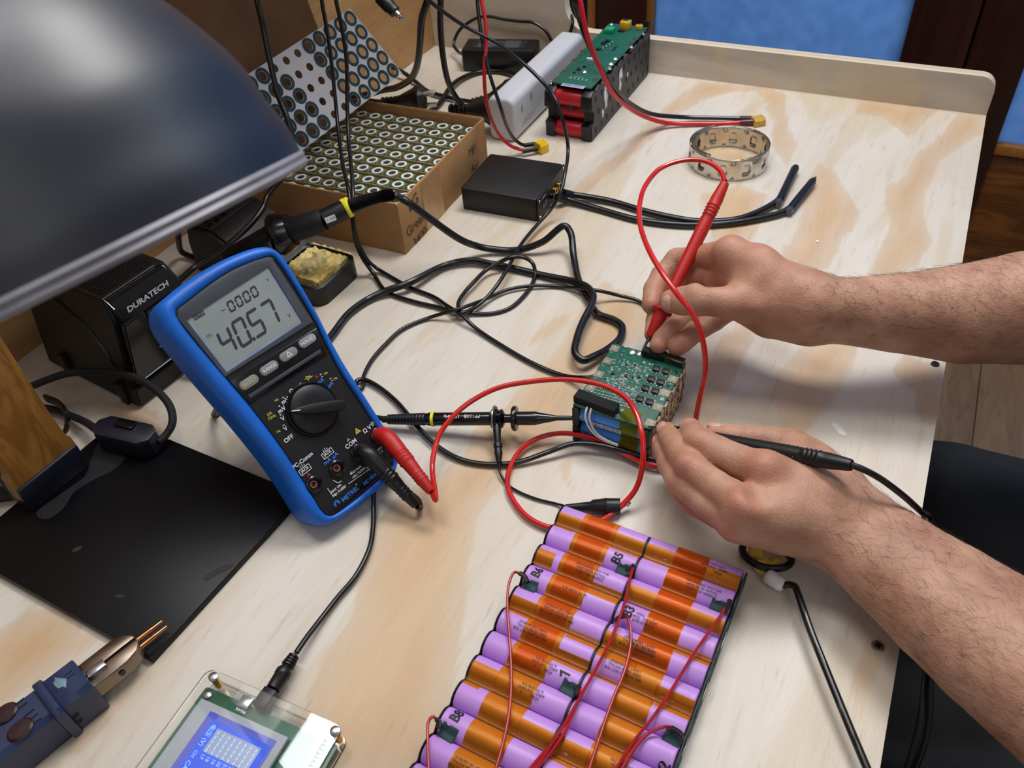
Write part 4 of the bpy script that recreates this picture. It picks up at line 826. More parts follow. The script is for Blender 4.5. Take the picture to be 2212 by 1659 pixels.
# lid flap folded back against the bench board
hl0 = V((-.0005, 0, bh)); hl1 = V((-.0005, bd, bh)); Mi = MBX.inverted()
top1 = V(aty(652, 0, .802)); top1 = Mi @ V((-.706, .805, .24)); e0 = Mi @ V((-.7075, .590, .30)); top1 = Mi @ V((-.7025, .805, .265))
P_ = [hl0, hl1, Mi @ V((-.7005, .803, .215)), Mi @ V((-.7000, .803, .33)), Mi @ V((-.7005, .588, .33)), Mi @ V((-.7005, .590, .215))]
P_ = [hl0, hl1, Mi @ V((-.7020, .804, .26)), Mi @ V((-.7020, .592, .26))]
nrm = (P_[1] - P_[0]).cross(P_[2] - P_[1]).normalized() * .003
if nrm.x > 0: nrm = -nrm
mb = MB(); mb.add(P_ + [p + nrm for p in P_], [(0, 1, 2, 3), (7, 6, 5, 4), (0, 4, 5, 1), (1, 5, 6, 2), (2, 6, 7, 3), (3, 7, 4, 0)]); mb.build('lid_flap', mat('dull brown cardboard lid', '#7d5a38', .85, var=.05, vs=25), carton, 0)
# 100 cells standing in the dividers
proto = None
for j in range(10):
    for i in range(10):
        Mx = MBX @ T(t_ + pit_x * (i + .5), t_ + pit_y * (j + .5), .0036 + random.uniform(0, .0012))
        if proto is None:
            root = MB().lathe([(.0089, 0), (.0090, .001), (.0090, .0440), (.0084, .0452), (.0072, .0454), (.0064, .0452)], None, 24).build('battery_cell', m_gwrap, None, 45)
            r1 = MB().lathe([(.0067, .0448), (.0066, .0459), (.0043, .0459), (.0042, .0450), (.0067, .0448)], None, 24, caps=False).build('insulator_ring', m_wring, root, 45)
            r2 = MB().lathe([(.0043, .0445), (.0043, .0448), (.0033, .0448), (.0030, .0452), (0, .0453)], None, 20).build('terminal', m_term, root, 45)
            proto = (root, r1, r2); o = root
        else:
            o = proto[0].copy(); COL.objects.link(o)
            for c in proto[1:]: c2 = c.copy(); COL.objects.link(c2); c2.parent = o
        o.matrix_world = Mx @ Rz(random.uniform(0, 6))
        tag(o, 'green wrapped cell with white ring standing in the divided cardboard carton', 'battery cell', 'cells standing in the cardboard carton')

# ------------------------------------------------------------------ sheet of ring stickers leaning on the lid
m_sheet = mat('white backing paper', '#cfcfd2', .55, var=.02, vs=30)
m_teal = mat('dark green ring sticker', '#1d3a3c', .6, var=.08)
cB = at(603, 363, .0665); cR = at(868, 160, .078); cT = at(755, 20, .158); cL = cB + (cT - cR)
e_x = (cR - cB); e_y = (cT - cR); SW = e_x.length; SH = e_y.length; MSh = frame(cB, e_x, e_x.cross(e_y)); MSh = Matrix(((e_x.normalized().x, 0, 0, 0),) * 4) if False else MSh
sheet = empty('sticker_sheet', MSh); tag(sheet, 'white backing sheet of dark green ring stickers leaning over the open carton', 'sticker sheet')
MSi = MSh.inverted(); uy = MSi @ cT - MSi @ cR
def sp(x, y):
    p = atplane(MSh, x, y, 0); return p.x, p.y
# ring centres found on the sheet; regular grid in two blocks
u0 = V((MSi @ cB).xy); ux = V((SW, 0)); uv = V((uy.x, uy.y))
def uvp(a, b): q = u0 + ux * a + uv * b; return q.x, q.y
rings = []; holes = []
NXr = 12
for ai in range(NXr):
    a = .045 + ai * .0835
    for b_ in range(5):
        b = .105 + b_ * .2
        if ai in (6, 5) or (ai == 4 and b_ == 4): (holes.append((a, b)))
        else: rings.append((a, b))
cell_ = [] ; nseg = 24; RO, RI, RH = .0090, .0053, .0050
# sheet with real holes: tile the area into cells, each with a round opening
mb = MB(); da = .0835; db = .2
def tile(a0, a1, b0, b1, c, r):
    cx, cy = uvp(*c) if c else (0, 0); k_ = []
    bnd = []
    for i in range(nseg):
        t = 2 * math.pi * i / nseg; dx_, dy_ = math.cos(t), math.sin(t)
        m = max(abs(dx_), abs(dy_)); px_, py_ = dx_ / m, dy_ / m
        bnd.append(uvp((a0 + a1) / 2 + px_ * (a1 - a0) / 2, (b0 + b1) / 2 + py_ * (b1 - b0) / 2))
    v = [(x, y, 0) for x, y in bnd] + [(cx + r * math.cos(2 * math.pi * i / nseg), cy + r * math.sin(2 * math.pi * i / nseg), 0) for i in range(nseg)]
    mb.add(v, [(i, (i + 1) % nseg, nseg + (i + 1) % nseg, nseg + i) for i in range(nseg)])
for a, b in rings + holes: tile(a - da / 2, a + da / 2, b - db / 2, b + db / 2, (a, b), RH if (a, b) in rings else .0046)
a0 = .045 - da / 2; a1 = .045 + 11 * da + da / 2; b0 = .105 - db / 2; b1 = .105 + 4 * db + db / 2
for A, B in (((0, a0), (0, 1)), ((a1, 1), (0, 1)), ((a0, a1), (0, b0)), ((a0, a1), (b1, 1))): mb.add([(*uvp(A[0], B[0]), 0), (*uvp(A[1], B[0]), 0), (*uvp(A[1], B[1]), 0), (*uvp(A[0], B[1]), 0)], [(0, 1, 2, 3)])
q = mb.build('backing_paper', m_sheet, sheet, 0); q.modifiers.new('s', 'SOLIDIFY').thickness = .0003
rme = MB().lathe([(RO, 0), (RO, .0003), (RI, .0003), (RI, 0)], None, 28, caps=False).build('ring_sticker', m_teal, sheet, 30)
for k_, (a, b) in enumerate(rings):
    o = rme if k_ == 0 else rme.copy()
    if k_: COL.objects.link(o)
    x, y = uvp(a, b); o.matrix_local = T(x, y, .0002)

# ------------------------------------------------------------------ desk lamp
m_lampb = mat('black lacquered metal', '#0b1020', .42, var=.1, vs=15, bump=.02, spec=.75)
m_rim = mat('brushed white metal rim', '#8f8d94', .5, .3)
m_lwhite = mat('white enamel', '#e4e2de', .5)
m_plate = mat('dusty black plate', '#040509', .4, col2='#08090f', vs=14, spec=.3)
m_oak = wood('oak veneer', '#8a5a1e', '#a87432', '#6e4616', 9, (5, 5, .7), .45, 9, .2)
L1, L2, L3, L4 = [V((p.x, p.y, 0)) for p in (at(325, 1424, .006), at(653, 1067, .006), at(257, 904, .006), at(-90, 1190, .006))]
lamp = empty('desk_lamp', L1); tag(lamp, 'black dome desk lamp with a curved wooden arm on a square black plate', 'desk lamp')
bpy.context.view_layer.update()
mb = MB().prism([(p.x, p.y) for p in (L1, L2, L3, L4)], .0003, .0062, b=.0006); part('base_plate', mb, m_plate, lamp)
# lit reflection painted on the plate as a paler patch, then dust flecks
m_sheen = mat('grey painted sheen', '#0e1016', .75, col2='#07080c', vs=90)
def blob(px, z, m_, nm, seed=0):
    c = at(sum(p[0] for p in px) / len(px), sum(p[1] for p in px) / len(px), z); P_ = catmull([at(x, y, z) for x, y in px], 4, True)
    v = [P_[i] for i in range(len(P_))] + [c]; n = len(P_); return part(nm, MB().add(v, [(i, (i + 1) % n, n) for i in range(n)]), m_, lamp, smooth=0)
q = blob([(78, 1108), (130, 1068), (190, 1022), (200, 985), (215, 955), (250, 965), (270, 990), (245, 1015), (205, 1035), (160, 1065), (135, 1100), (100, 1122)], .0064, m_sheen, 'painted_sheen')
for P_ in ([(155, 1190), (165, 1182), (177, 1180), (172, 1188), (160, 1192)], [(248, 1287), (258, 1284), (270, 1288), (262, 1292)], [(438, 1250), (460, 1232), (495, 1218), (505, 1222), (470, 1240), (445, 1254)]): blob(P_, .0064, mat('brown fleck', '#2c2426', .8), 'dust_fleck')
# socket and arm
s0 = at(72, 1107, .0062); s1 = at(195, 1005, .0062); ax_ = (s1 - s0); sl_ = ax_.length; MS = frame(s0, ax_, (0, 0, 1))
part('arm_socket', MB().box((sl_ / 2, .0125, .0125), (sl_, .025, .025), MS, b=.0015), m_lampb, lamp)
path = [(.0, .0, .018), (.0, .0, .035), (.0, .001, .06), (.001, .004, .10), (.003, .010, .16), (.006, .014, .22), (.010, .016, .30), (.013, .010, .36), (.016, -.01, .42)]
mb = MB(); v = []; pts = catmull([V(p) for p in path], 6)
for k_, p in enumerate(pts):
    hw_ = (sl_ - .004) / 2 * (1 + .10 * math.exp(-((p.z - .02) / .03) ** 2)) ; cx = sl_ / 2 + p.x
    for a, b in ((-1, 0), (-1, 1), (1, 1), (1, 0)): v.append(MS @ V((cx + a * hw_ * (.94 if p.z > .04 else 1), p.y + .003 + b * .012, p.z - .0062)))
n = len(pts); f = [(k_ * 4 + i, k_ * 4 + (i + 1) % 4, k_ * 4 + 4 + (i + 1) % 4, k_ * 4 + 4 + i) for k_ in range(n - 1) for i in range(4)] + [(0, 1, 2, 3), tuple(4 * (n - 1) + i for i in (3, 2, 1, 0))]
q = part('arm', mb.add(v, f), m_oak, lamp, smooth=30); q['label'] = 'curved wooden arm'
armtop = MS @ V((sl_ / 2 + .016, .0, .41))
# shade
vd_ = ray(118, 612).normalized(); axw = RV * -.56 + UV * .828; axw = (axw - vd_ * axw.dot(vd_)).normalized(); axw = (axw - vd_ * .02).normalized(); sc = atd(118, 612, .268); qz = axw.to_track_quat('Z', 'Y').to_matrix().to_4x4(); MSd = T(*sc) @ qz
R_ = .0905
outp = [(R_, .0038), (R_ * .998, .012), (.0885, .022), (.0862, .036), (.0815, .0475), (.0755, .059), (.0665, .0715), (.055, .082), (.040, .090), (.022, .0945), (.010, .0955), (0, .0955)]
sh = part('shade', MB().lathe(catmull([V((r, z, 0)) for r, z in outp], 5) and [(p.x, p.y) for p in catmull([V((r, z, 0)) for r, z in outp], 5)], MSd, 96, caps=False), m_lampb, lamp, smooth=60)
part('shade_lining', MB().lathe([(p[0] - .0012, p[1] - .0015) if p[0] > .002 else (0, p[1] - .0015) for p in outp], MSd, 64, caps=False), m_lwhite, lamp, smooth=60)
part('shade_rim', MB().lathe([(R_ - .002, .0035), (R_ + .0004, .0042), (R_ + .0010, .0030), (R_ + .0004, .0018), (R_ + .0010, .0006), (R_ + .0002, -.0006), (R_ - .002, -.0002)], MSd, 96, caps=False), m_rim, lamp, smooth=40)
hubp = MSd @ V((0, 0, .096)); part('shade_neck', MB().rod(hubp, MSd @ V((0, 0, .118)), [(0, .014), (.6, .013), (1, .009)], 20), m_lampb, lamp)
part('support_rod', MB().tube([MSd @ V((0, 0, .114)), (MSd @ V((0, 0, .14)) + armtop) / 2 + V((0, 0, .03)), armtop], .005, 10), m_lampb, lamp)
part('bulb', MB().lathe([(.010, .075), (.014, .06), (.022, .045), (.024, .034), (.018, .022), (0, .016)], MSd, 24), mat('frosted bulb', '#e8e6e0', .4), lamp)
# cord with inline switch
m_braid = mat('braided black cord', '#0c0c12', .7, var=.5, vs=900, bump=.5, bs=1500)
cordP = [at(-60, 900, .012), at(20, 858, .02), at(88, 826, .03), at(150, 806, .036), at(220, 803, .038), at(290, 815, .036), at(340, 845, .032), at(368, 880, .026), at(372, 915, .02), at(358, 940, .016), at(342, 955, .0155)]
part('cord', MB().tube(cordP, .0033, 10), m_braid, lamp)
part('cord', MB().tube([at(213, 932, .016), at(185, 912, .012), at(150, 897, .008), at(118, 885, .006), at(60, 880, .006), at(-40, 900, .006)], .0033, 10), m_braid, lamp)
part('cord', MB().tube([at(100, 860, .014), at(128, 872, .020), at(143, 893, .022), at(145, 915, .014), at(138, 935, .008), at(100, 950, .005)], .0045, 8, flat=.5), m_cable, lamp)
sa, sb_ = at(215, 930, .0165), at(338, 958, .0165); Msw = frame((sa + sb_) / 2, sb_ - sa, (0, 0, 1)); sL = (sb_ - sa).length
q = part('inline_switch', MB().prism([(-sL / 2, -.004), (-sL * .36, -.0115), (sL * .36, -.0115), (sL / 2, -.005), (sL / 2, .005), (sL * .36, .0115), (-sL * .36, .0115), (-sL / 2, .004)], -.0100, .0100, Msw, b=.0025, bot=True), m_lampb, lamp)
part('switch_rocker', MB().box((0, .004, .0105), (.018, .008, .004), Msw, b=.001), m_gloss, lamp)

# ------------------------------------------------------------------ soldering station
m_stn = mat('matt charcoal casing', '#121110', .5, var=.08, bump=.1, bs=600)
m_stf = mat('black gloss front', '#040405', .2, coat=.3)
MST = frame((-.5498, .3051, 0), (.103, .9947, 0), (0, 0, 1)); st = empty('soldering_station', MST); tag(st, 'black box-shaped soldering station base unit behind the lamp plate', 'soldering station')
SWd, SDp, SHt = .098, .130, .105
def wedge(x0_, x1_, prof, tp, mb=None, b=.0012):
    mb = mb or MB(); bm = bmesh.new(); A = [bm.verts.new((x0_ + tp * z, y, z)) for y, z in prof]; B = [bm.verts.new((x1_ - tp * z, y, z)) for y, z in prof]; n = len(prof)
    bm.faces.new(A); bm.faces.new(B[::-1]); [bm.faces.new((A[i], B[i], B[(i + 1) % n], A[(i + 1) % n])) for i in range(n)]
    bmesh.ops.recalc_face_normals(bm, faces=list(bm.faces)); bmesh.ops.bevel(bm, geom=list(bm.edges), offset=b, segments=2, affect='EDGES'); mb.bm(bm); bm.free(); return mb
TPR = .16
wedge(0, SWd, [(.004, .001), (-.001, .004), (-.001, .020), (.006, .022), (.001, .088), (.010, .105), (.120, .105), (.130, .085), (.132, .002)], TPR).build('casing', m_stn, st)
wedge(.0035, SWd - .0035, [(.004, .022), (-.0018, .024), (-.0060, .084), (.0060, .1035), (.010, .1045), (.012, .022)], TPR).build('front_panel', m_stf, st)
rb = MB()
for i in range(26): y = .018 + i * .0038; rb.box((SWd / 2, y, .1056), (SWd - .044, .0016, .0012), b=.0003)
rb.build('cooling_ribs', m_stn, st)
rb = MB()
for i in range(12): y = .016 + i * .0045; rb.box((.0165, y, .094), (.0008, .0014, .010), Rz(0))
rb.build('side_vents', m_hole, st)
rb = MB(); rb.tube([V((.0055, .012, .020)), V((.0075, .022, .044)), V((.011, .050, .072)), V((.0135, .10, .090))], .0016, 6, sm=4); rb.build('side_groove', m_gloss, st)
for y in (.018, .098): MB().box((.0005, y, .012), (.006, .009, .024), b=.0012).build('side_foot', m_stn, st)
MB().tube([V((.0190, -.0005, .0985)), V((.0190, .0100, .1056)), V((SWd - .026, .0100, .1056))], .0005, 5, sm=0).build('edge_highlight', mat('silver edge highlight', '#9fa2a8', .3, .8), st)  # highlight along the top edge, put in as a bright silver line
MB().box((.030, -.0028, .0262), (.040, .0006, .0006)).build('front_line', m_white, st)
Mfp = MST @ Matrix(((1, 0, 0, 0), (0, -.0699, -.9975, -.0041), (0, .9975, -.0699, .0530), (0, 0, 0, 1)))
def sf(x, y): p = atplane(Mfp, x, y, .001); return p.x, p.y
lt = MB(); X, Y = sf(320, 640); lt.text('DURATECH', .0078, Mfp.inverted() and MST.inverted() @ Mfp @ T(X, Y, .0012), bold=.03, sx=1.05)
X, Y = sf(352, 748); lt.text('\u00b0C', .0062, MST.inverted() @ Mfp @ T(X, Y, .0012)); lt.build('maker_lettering', m_white, st, 0)
X, Y = sf(352, 668); MB().box((0, 0, 0), (.030, .0165, .0008), MST.inverted() @ Mfp @ T(X, Y, .0008), b=.0002).build('display_window', mat('smoked window', '#16181b', .15), st)

# ------------------------------------------------------------------ iron stand with sponge, and the iron resting in it
A0 = at(780, 600, 0); B0 = at(700, 672, 0); C0_ = at(630, 650, 0)
MI = frame(at(697, 668, 0), at(782, 590, 0) - at(697, 668, 0), (0, 0, 1)); stand = empty('iron_stand', MI); tag(stand, 'black soldering iron stand with a shallow sponge tray behind the meter', 'iron stand')
TL_ = (at(782, 590, 0) - at(697, 668, 0)).length; TWd = .066
mb = MB(); o_ = rrect(TL_, TWd, .012, 6, TL_ / 2, TWd / 2); i_ = rrect(TL_ - .008, TWd - .008, .009, 6, TL_ / 2, TWd / 2)
v = []
for P_, z in ((o_, .0), (o_, .021), ([((a[0] + b[0]) / 2, (a[1] + b[1]) / 2) for a, b in zip(o_, i_)], .0225), (i_, .021), (i_, .006)): v += [(x, y, z) for x, y in P_]
n = len(o_); f = [(r * n + i, r * n + (i + 1) % n, (r + 1) * n + (i + 1) % n, (r + 1) * n + i) for r in range(4) for i in range(n)] + [tuple(4 * n + i for i in range(n)), tuple(reversed(range(n)))]
mb.add(v, f).build('sponge_tray', m_blk, stand, 40)
# raised housing behind the tray, with tip holder holes
wd_ = TWd
hs = MB(); prof = [(TWd - .004, .001), (TWd - .004, .020), (TWd + .030, .046), (TWd + .058, .062), (TWd + .092, .060), (TWd + .098, .040), (TWd + .100, .001)]
bm = bmesh.new(); A = [bm.verts.new((-.004, y, z)) for y, z in prof]; B = [bm.verts.new((TL_ + .002, y, z)) for y, z in prof]; n = len(prof); bm.faces.new(A); bm.faces.new(B[::-1]); [bm.faces.new((A[i], B[i], B[(i + 1) % n], A[(i + 1) % n])) for i in range(n)]; bmesh.ops.recalc_face_normals(bm, faces=list(bm.faces)); bmesh.ops.bevel(bm, geom=list(bm.edges), offset=.003, segments=3, affect='EDGES'); hs.bm(bm); bm.free(); hs.build('stand_body', m_blk, stand, 40)
random.seed(4)
for i in range(9): x = .006 + .010 * (i % 3) + .004 * (i // 3); y = TWd + .066 + .009 * (i // 3); MB().lathe([(.0028, 0), (.0030, .0016), (.0018, .0018), (.0016, -.001)], T(x, y, .0612), 12).build('tip_socket', m_gloss, stand)
ic_ = MI.inverted(); iA = at(606, 505, .062); iB = at(750, 449, .082); iC = at(848, 421, .088)
da_ = (iB - iA).normalized()
MB().rod(ic_ @ (iA - da_ * .010), ic_ @ (iA + da_ * .012), [(0, .011), (.2, .020), (.35, .0215), (.6, .0205), (1, .0165)], 28).build('holder_funnel', m_gloss, stand, 40)
MB().rod(ic_ @ (iA - da_ * .06 - V((0, 0, .004))), ic_ @ (iA - da_ * .005), [(0, .009), (1, .013)], 18).build('holder_spring', m_blk, stand, 40)
for s_ in (-1, 1): MB().prism([(0, 0), (.016, 0), (.010, .020)], -.0012, .0012, ic_ @ frame(iA + V((.0, .012 * s_, .008)), da_.cross(V((0, 0, 1))), V((0, 0, 1)).cross(da_).cross(V((0, 0, 1)))) , b=.0004).build('holder_fin', m_gloss, stand)
sp_m = mat('yellow cellulose sponge', '#d9b95a', .9, col2='#efdc9a', vs=70, bump=1., bs=260)
sp_d = mat('scorched sponge', '#9a8c66', .9, col2='#d0bc7c', vs=60, bump=.8, bs=260)
bm = bmesh.new(); nx, ny = 34, 30; sx_, sy_ = .056, .050; vs = [[bm.verts.new((.010 + sx_ * i / nx, .010 + sy_ * j / ny, .0205 + .0022 * noise.noise(V((i * .35, j * .35, 0))) + .0012 * noise.noise(V((i * 1.1, j * 1.1, 3))))) for j in range(ny + 1)] for i in range(nx + 1)]
for i in range(nx):
    for j in range(ny): bm.faces.new((vs[i][j], vs[i + 1][j], vs[i + 1][j + 1], vs[i][j + 1]))
ext = bmesh.ops.extrude_face_region(bm, geom=list(bm.faces)); 
for v_ in [e for e in ext['geom'] if isinstance(e, bmesh.types.BMVert)]: v_.co.z = .0063
mb = MB(); mb.bm(bm, T(.003, 0, 0)); bm.free(); mb.v = [(x + .0008 * noise.noise(V((x * 700, y * 700, z * 900))), y + .0008 * noise.noise(V((x * 650, y * 700, z * 800 + 5))), z) for x, y, z in mb.v]
spg = mb.build('sponge', [sp_m, sp_d], None, 60, M=MI); 
for p_ in spg.data.polygons:
    c = p_.center; d = math.hypot((c.x - .042) / .022, (c.y - .036) / .017) + .5 * noise.noise(V((c.x * 140, c.y * 140, 0)))
    if p_.normal.z * 1 != 0 and d < .8 and c.z > .016: p_.material_index = 1
tag(spg, 'singed yellow cleaning sponge lying in the black tray', 'sponge')
iron = empty('soldering_iron', iA); tag(iron, 'black soldering iron resting in its stand, yellow band near the cord end', 'soldering iron'); bpy.context.view_layer.update()
part('grip', MB().rod(iA, at(703, 474, .076), [(0, .0085), (.08, .0128), (.15, .0118), (.2, .0128), (.55, .0122), (.9, .0118), (1, .0100)], 28), mat('soft navy black grip', '#0c0e16', .55, bump=.1), iron, smooth=40)
part('handle', MB().rod(at(700, 475, .0757), iB, [(0, .0105), (.9, .0098), (1, .0095)], 28), m_blk, iron, smooth=40)
part('yellow_band', MB().rod(iB - da_ * .003, iB + da_ * .004, [(0, .0099), (.8, .0099), (1, .0085)], 28), mat('yellow plastic band', '#e8e020', .4), iron)
q = part('warning_sticker', MB().rod(at(706, 473, .0762), at(724, 466, .0785), [(0, .0104), (1, .0102)], 28), m_blk, iron)
rel = MB(); RP = catmull([iB + da_ * .003, at(790, 434, .088), at(825, 424, .0905), iC], 10)
for k_, p in enumerate(RP[:-1]): rel.rod(p, RP[k_ + 1] + (RP[k_ + 1] - p) * .0, [(0, .0062 - .0018 * k_ / len(RP)), (.5, .0076 - .002 * k_ / len(RP)), (1, .0062 - .0018 * k_ / len(RP))], 14)
part('strain_relief', rel, m_blk, iron)
Mst = frame(at(714, 473, .0862), da_, ray(714, 473) * -1); part('warning_sticker', MB().box((0, 0, 0), (.0105, .0055, .0002), Mst), m_white, iron); part('sticker_print', MB().text('\u26a0 ESD', .0032, Mst @ T(0, 0, .0002)), m_ink, iron, smooth=0)
bpy.data.objects.remove(q)
# ------------------------------------------------------------------ black metal case with sockets
m_case = mat('black anodised case', '#0a0a0b', .5, var=.15, bump=.12, bs=1200)
MC = frame(at(998, 452), at(1163, 480) - at(998, 452), (0, 0, 1)); case = empty('electronics_case', MC); tag(case, 'flat black metal electronics case beside the carton, sockets on its end', 'electronics case')
cw = (at(1163, 480) - at(998, 452)).length; cdp = .083; ch_ = .0275
MB().prism(rrect(cw - .002, cdp, .003, 3, cw / 2, cdp / 2), .0004, ch_, b=.0014, bot=True).build('case_body', m_case, case, 40)
Mep = MC @ Matrix(((0, 0, 1, cw - .0008), (1, 0, 0, 0), (0, 1, 0, 0), (0, 0, 0, 1)))
MCi = MC.inverted()
ep = MB().box((cdp / 2, ch_ / 2, .0008), (cdp, ch_, .0016), MCi @ Mep, b=.0004).build('end_plate', m_case, case)
MB().box((.017, .0145, .0018), (.012, .008, .0012), MCi @ Mep, b=.0003).build('memory_slot', m_gloss, ep); MB().text('SIGNAL', .0034, MCi @ Mep @ T(.017, .0225, .0018), bold=.01).build('end_print', m_white, ep, 0)
for x, r, m_ in ((.034, .0036, m_gloss), (.046, .0042, mat('brass', '#b38a3c', .3, 1.)), (.058, .0042, _mats['brass'])): MB().lathe([(r, 0), (r, .004), (r * .6, .004), (r * .5, .001), (0, .001)], MCi @ Mep @ T(x, .014, .0014), 20).build('socket', m_, ep)
for x, y in ((.004, .004), (.004, ch_ - .004), (cdp - .004, .004), (cdp - .004, ch_ - .004)): MB().lathe([(.0019, 0), (.0016, .0008), (0, .0009)], MCi @ Mep @ T(x, y, .0015), 12).build('screw', m_steel, ep)

def world(px):          # leads that enter from above the frame carry on up towards the shelf
    P_ = [at(*p) for p in px]; u1, u2 = V((-.03, .02, .10)), V((-.10, .05, .24))
    if px[0][1] < -20: P_ = [P_[0] + u2, P_[0] + u1] + P_
    if px[-1][1] < -20: P_ = P_ + [P_[-1] + u1, P_[-1] + u2]
    for p in P_: p.z = min(p.z, .43)
    return P_
def cord(name, label, pts, r, m_=None, cat='cable', flat=None, group=None, n=10, sm=8):
    P_ = world(pts); o = P_[0]
    q = MB().tube([p - o for p in P_], r, n, sm=sm, flat=flat).build(name, m_ or m_cable, None, 60, M=None); q.location = o; tag(q, label, cat, group); return q
def onto(parent, nm, mb, m_, **k2):
    bpy.context.view_layer.update(); return part(nm, mb, m_, parent, **k2)

# heat-shrunk pair of leads out of the case
for lab, P_, e0 in (('black lead from the metal case ending in a blunt sleeve near the ring of strip', [(1216, 417, .014), (1234, 420, .008), (1316, 434, .0045), (1392, 456, .0045), (1443, 468, .0045), (1506, 478, .0045), (1585, 475, .0045), (1633, 460, .0045), (1671, 440, .005), (1686, 429, .006)], (1719, 361, .0075)),
                    ('black lead from the metal case ending in a pointed sleeve, the nearer of the pair', [(1203, 427, .012), (1222, 430, .007), (1285, 449, .004), (1380, 475, .004), (1475, 486, .004), (1554, 484, .004), (1623, 475, .004), (1689, 459, .0045), (1712, 446, .006)], (1762, 383, .0075))):
    c_ = cord('sleeved_lead', lab, P_, .0036, cat='lead'); a = at(*P_[-1]); b = at(*e0); d = (b - a).normalized()
    pf = [(0, .0042), (.08, .0046), (.1, .0044), (.95, .0046), (1, .0036)] if e0[0] == 1719 else [(0, .0042), (.08, .0046), (.85, .0043), (.93, .0028), (.97, .0012), (1, .0010)]
    onto(c_, 'end_sleeve', MB().rod(a - d * .006, b, pf, 16), m_blk); onto(c_, 'clear_sleeve', MB().rod(a - d * .013, a - d * .004, [(0, .0040), (1, .0041)], 16), mat('clear sleeve', '#3a3c40', .2, coat=.5)); onto(c_, 'socket_sleeve', MB().rod(at(*P_[0]), at(*P_[1]), [(0, .0048), (1, .0042)], 14), m_blk)

# ------------------------------------------------------------------ power supply, power strip and plugs
p0 = at(1000, 155); p1 = at(1156, 158); MPs = frame(p0, V((p1.x - p0.x, p1.y - p0.y, 0)), (0, 0, 1)); psu = empty('power_adapter', MPs); tag(psu, 'black laptop-style power adapter lying by the side board', 'power adapter')
pw = (p1 - p0).length; MB().prism(rrect(pw, .046, .004, 4, pw / 2, .023), .0005, .032, b=.003, bot=True).build('adapter_body', m_blk, psu, 40)
MB().box((pw * .48, .024, .0321), (pw * .74, .030, .0003)).build('rating_label', mat('adapter label', '#1c2026', .3), psu)
lt = MB()
for i in range(7): lt.box((pw * (.30 + .04 * (i % 3)), .013 + .0036 * i, .0324), (pw * (.22 + .06 * ((i * 7) % 3)), .0011, .0001)); lt.box((pw * .66, .013 + .0036 * i, .0324), (pw * (.2 + .05 * (i % 2)), .0009, .0001))
lt.build('label_print', mat('pale label print', '#7d838c', .5), psu, 0); MB().box((pw * .30, .033, .0325), (.020, .0035, .0001)).build('green_mark', mat('green mark', '#2f8a4e', .5), psu, 0)
onto(psu, 'output_cord', MB().tube([aty(1000, 117, p0.y + .01), aty(990, 112, 1.072), aty(980, 95, 1.085), aty(992, 66, 1.098), aty(1012, 49, 1.104), aty(1034, 38, 1.106), aty(1058, 36, 1.106), aty(1090, 42, 1.106), aty(1122, 46, 1.106), aty(1153, 49, 1.106), aty(1178, 66, 1.106), aty(1193, 93, 1.104), aty(1196, 115, 1.100), at(1190, 137, .004), at(1174, 152, .003)], .0024, 8), m_cable)
onto(psu, 'strain_relief', MB().rod(aty(1160, 124, p1.y + .025), aty(1187, 121, p1.y + .03), [(0, .0065), (.5, .005), (1, .003)], 12), m_blk)
onto(psu, 'input_cord', MB().tube([aty(1187, 121, p1.y + .03), aty(1203, 107, 1.100), aty(1229, 76, 1.104), aty(1237, 49, 1.109), aty(1234, 34, 1.125), aty(1228, 26, 1.15)], .0024, 8), m_cable)
m_wplas = mat('white power strip plastic', '#c9cbd2', .4, var=.01)
strip = empty('power_strip', (-.466, .97, 0)); tag(strip, 'white power strip standing on edge between the plugs and the long battery pack', 'power strip')
sx0, sx1, sy0, sy1, sh_ = -.4855, -.449, .861, 1.088, .056
onto(strip, 'strip_body', MB().prism(rrect(sx1 - sx0, sh_, .009, 6, 0, sh_ / 2 + .0003), 0, sy1 - sy0, Matrix(((1, 0, 0, (sx0 + sx1) / 2), (0, 0, 1, sy0), (0, 1, 0, 0), (0, 0, 0, 1))), b=.004, bot=True), m_wplas, smooth=45)
mh = mat('hanger slot', '#8f9097', .6)
for y, z in ((.884, .036), (.912, .041)): onto(strip, 'hanger_slot', MB().prism(rrect(.0045, .010, .0022, 4), 0, .0004, Matrix(((0, 0, 1, sx1 + .0001), (1, 0, 0, y), (0, 1, 0, z), (0, 0, 0, 1)))), mh)
for i in range(3): onto(strip, 'moulded_line', MB().box((sx1 + .0001, .905 - .004 * i, .020 - .003 * i), (.0003, .034, .0007)), mh)
def plug(label, face, axis, body=.0185, rel=.03):
    M_ = T(*face) @ V(axis).to_track_quat('Z', 'Y').to_matrix().to_4x4(); p = empty('mains_plug', M_); tag(p, label, 'plug')
    MB().lathe([(0, .0), (body, 0), (body, .006), (body * .86, .010), (body * .62, .022), (body * .42, .032), (body * .40, .036)], None, 28).build('plug_body', m_blk, p, 40)
    for k_ in range(4): MB().lathe([(.0050, .036 + .006 * k_), (.0074, .038 + .006 * k_), (.0074, .040 + .006 * k_), (.0050, .042 + .006 * k_)], None, 16).build('strain_ring', m_blk, p, 40)
    return p, M_ @ V((0, 0, .062))
pA = V((sx0 - .001, .880, .030)); plA, eA = plug('large black mains plug pushed into the near end of the white strip', pA, (at(1009, 237, .030) - pA))
pB = V((sx0 - .001, .935, .030)); plB, eB = plug('black mains plug pushed into the white strip, the farther of two', pB, (at(1066, 212, .022) - pB))
fA = at(912, 214, .022); plC, eC = plug('loose black mains plug with bare steel pins, lying behind the carton', fA, (at(840, 221, .016) - fA))
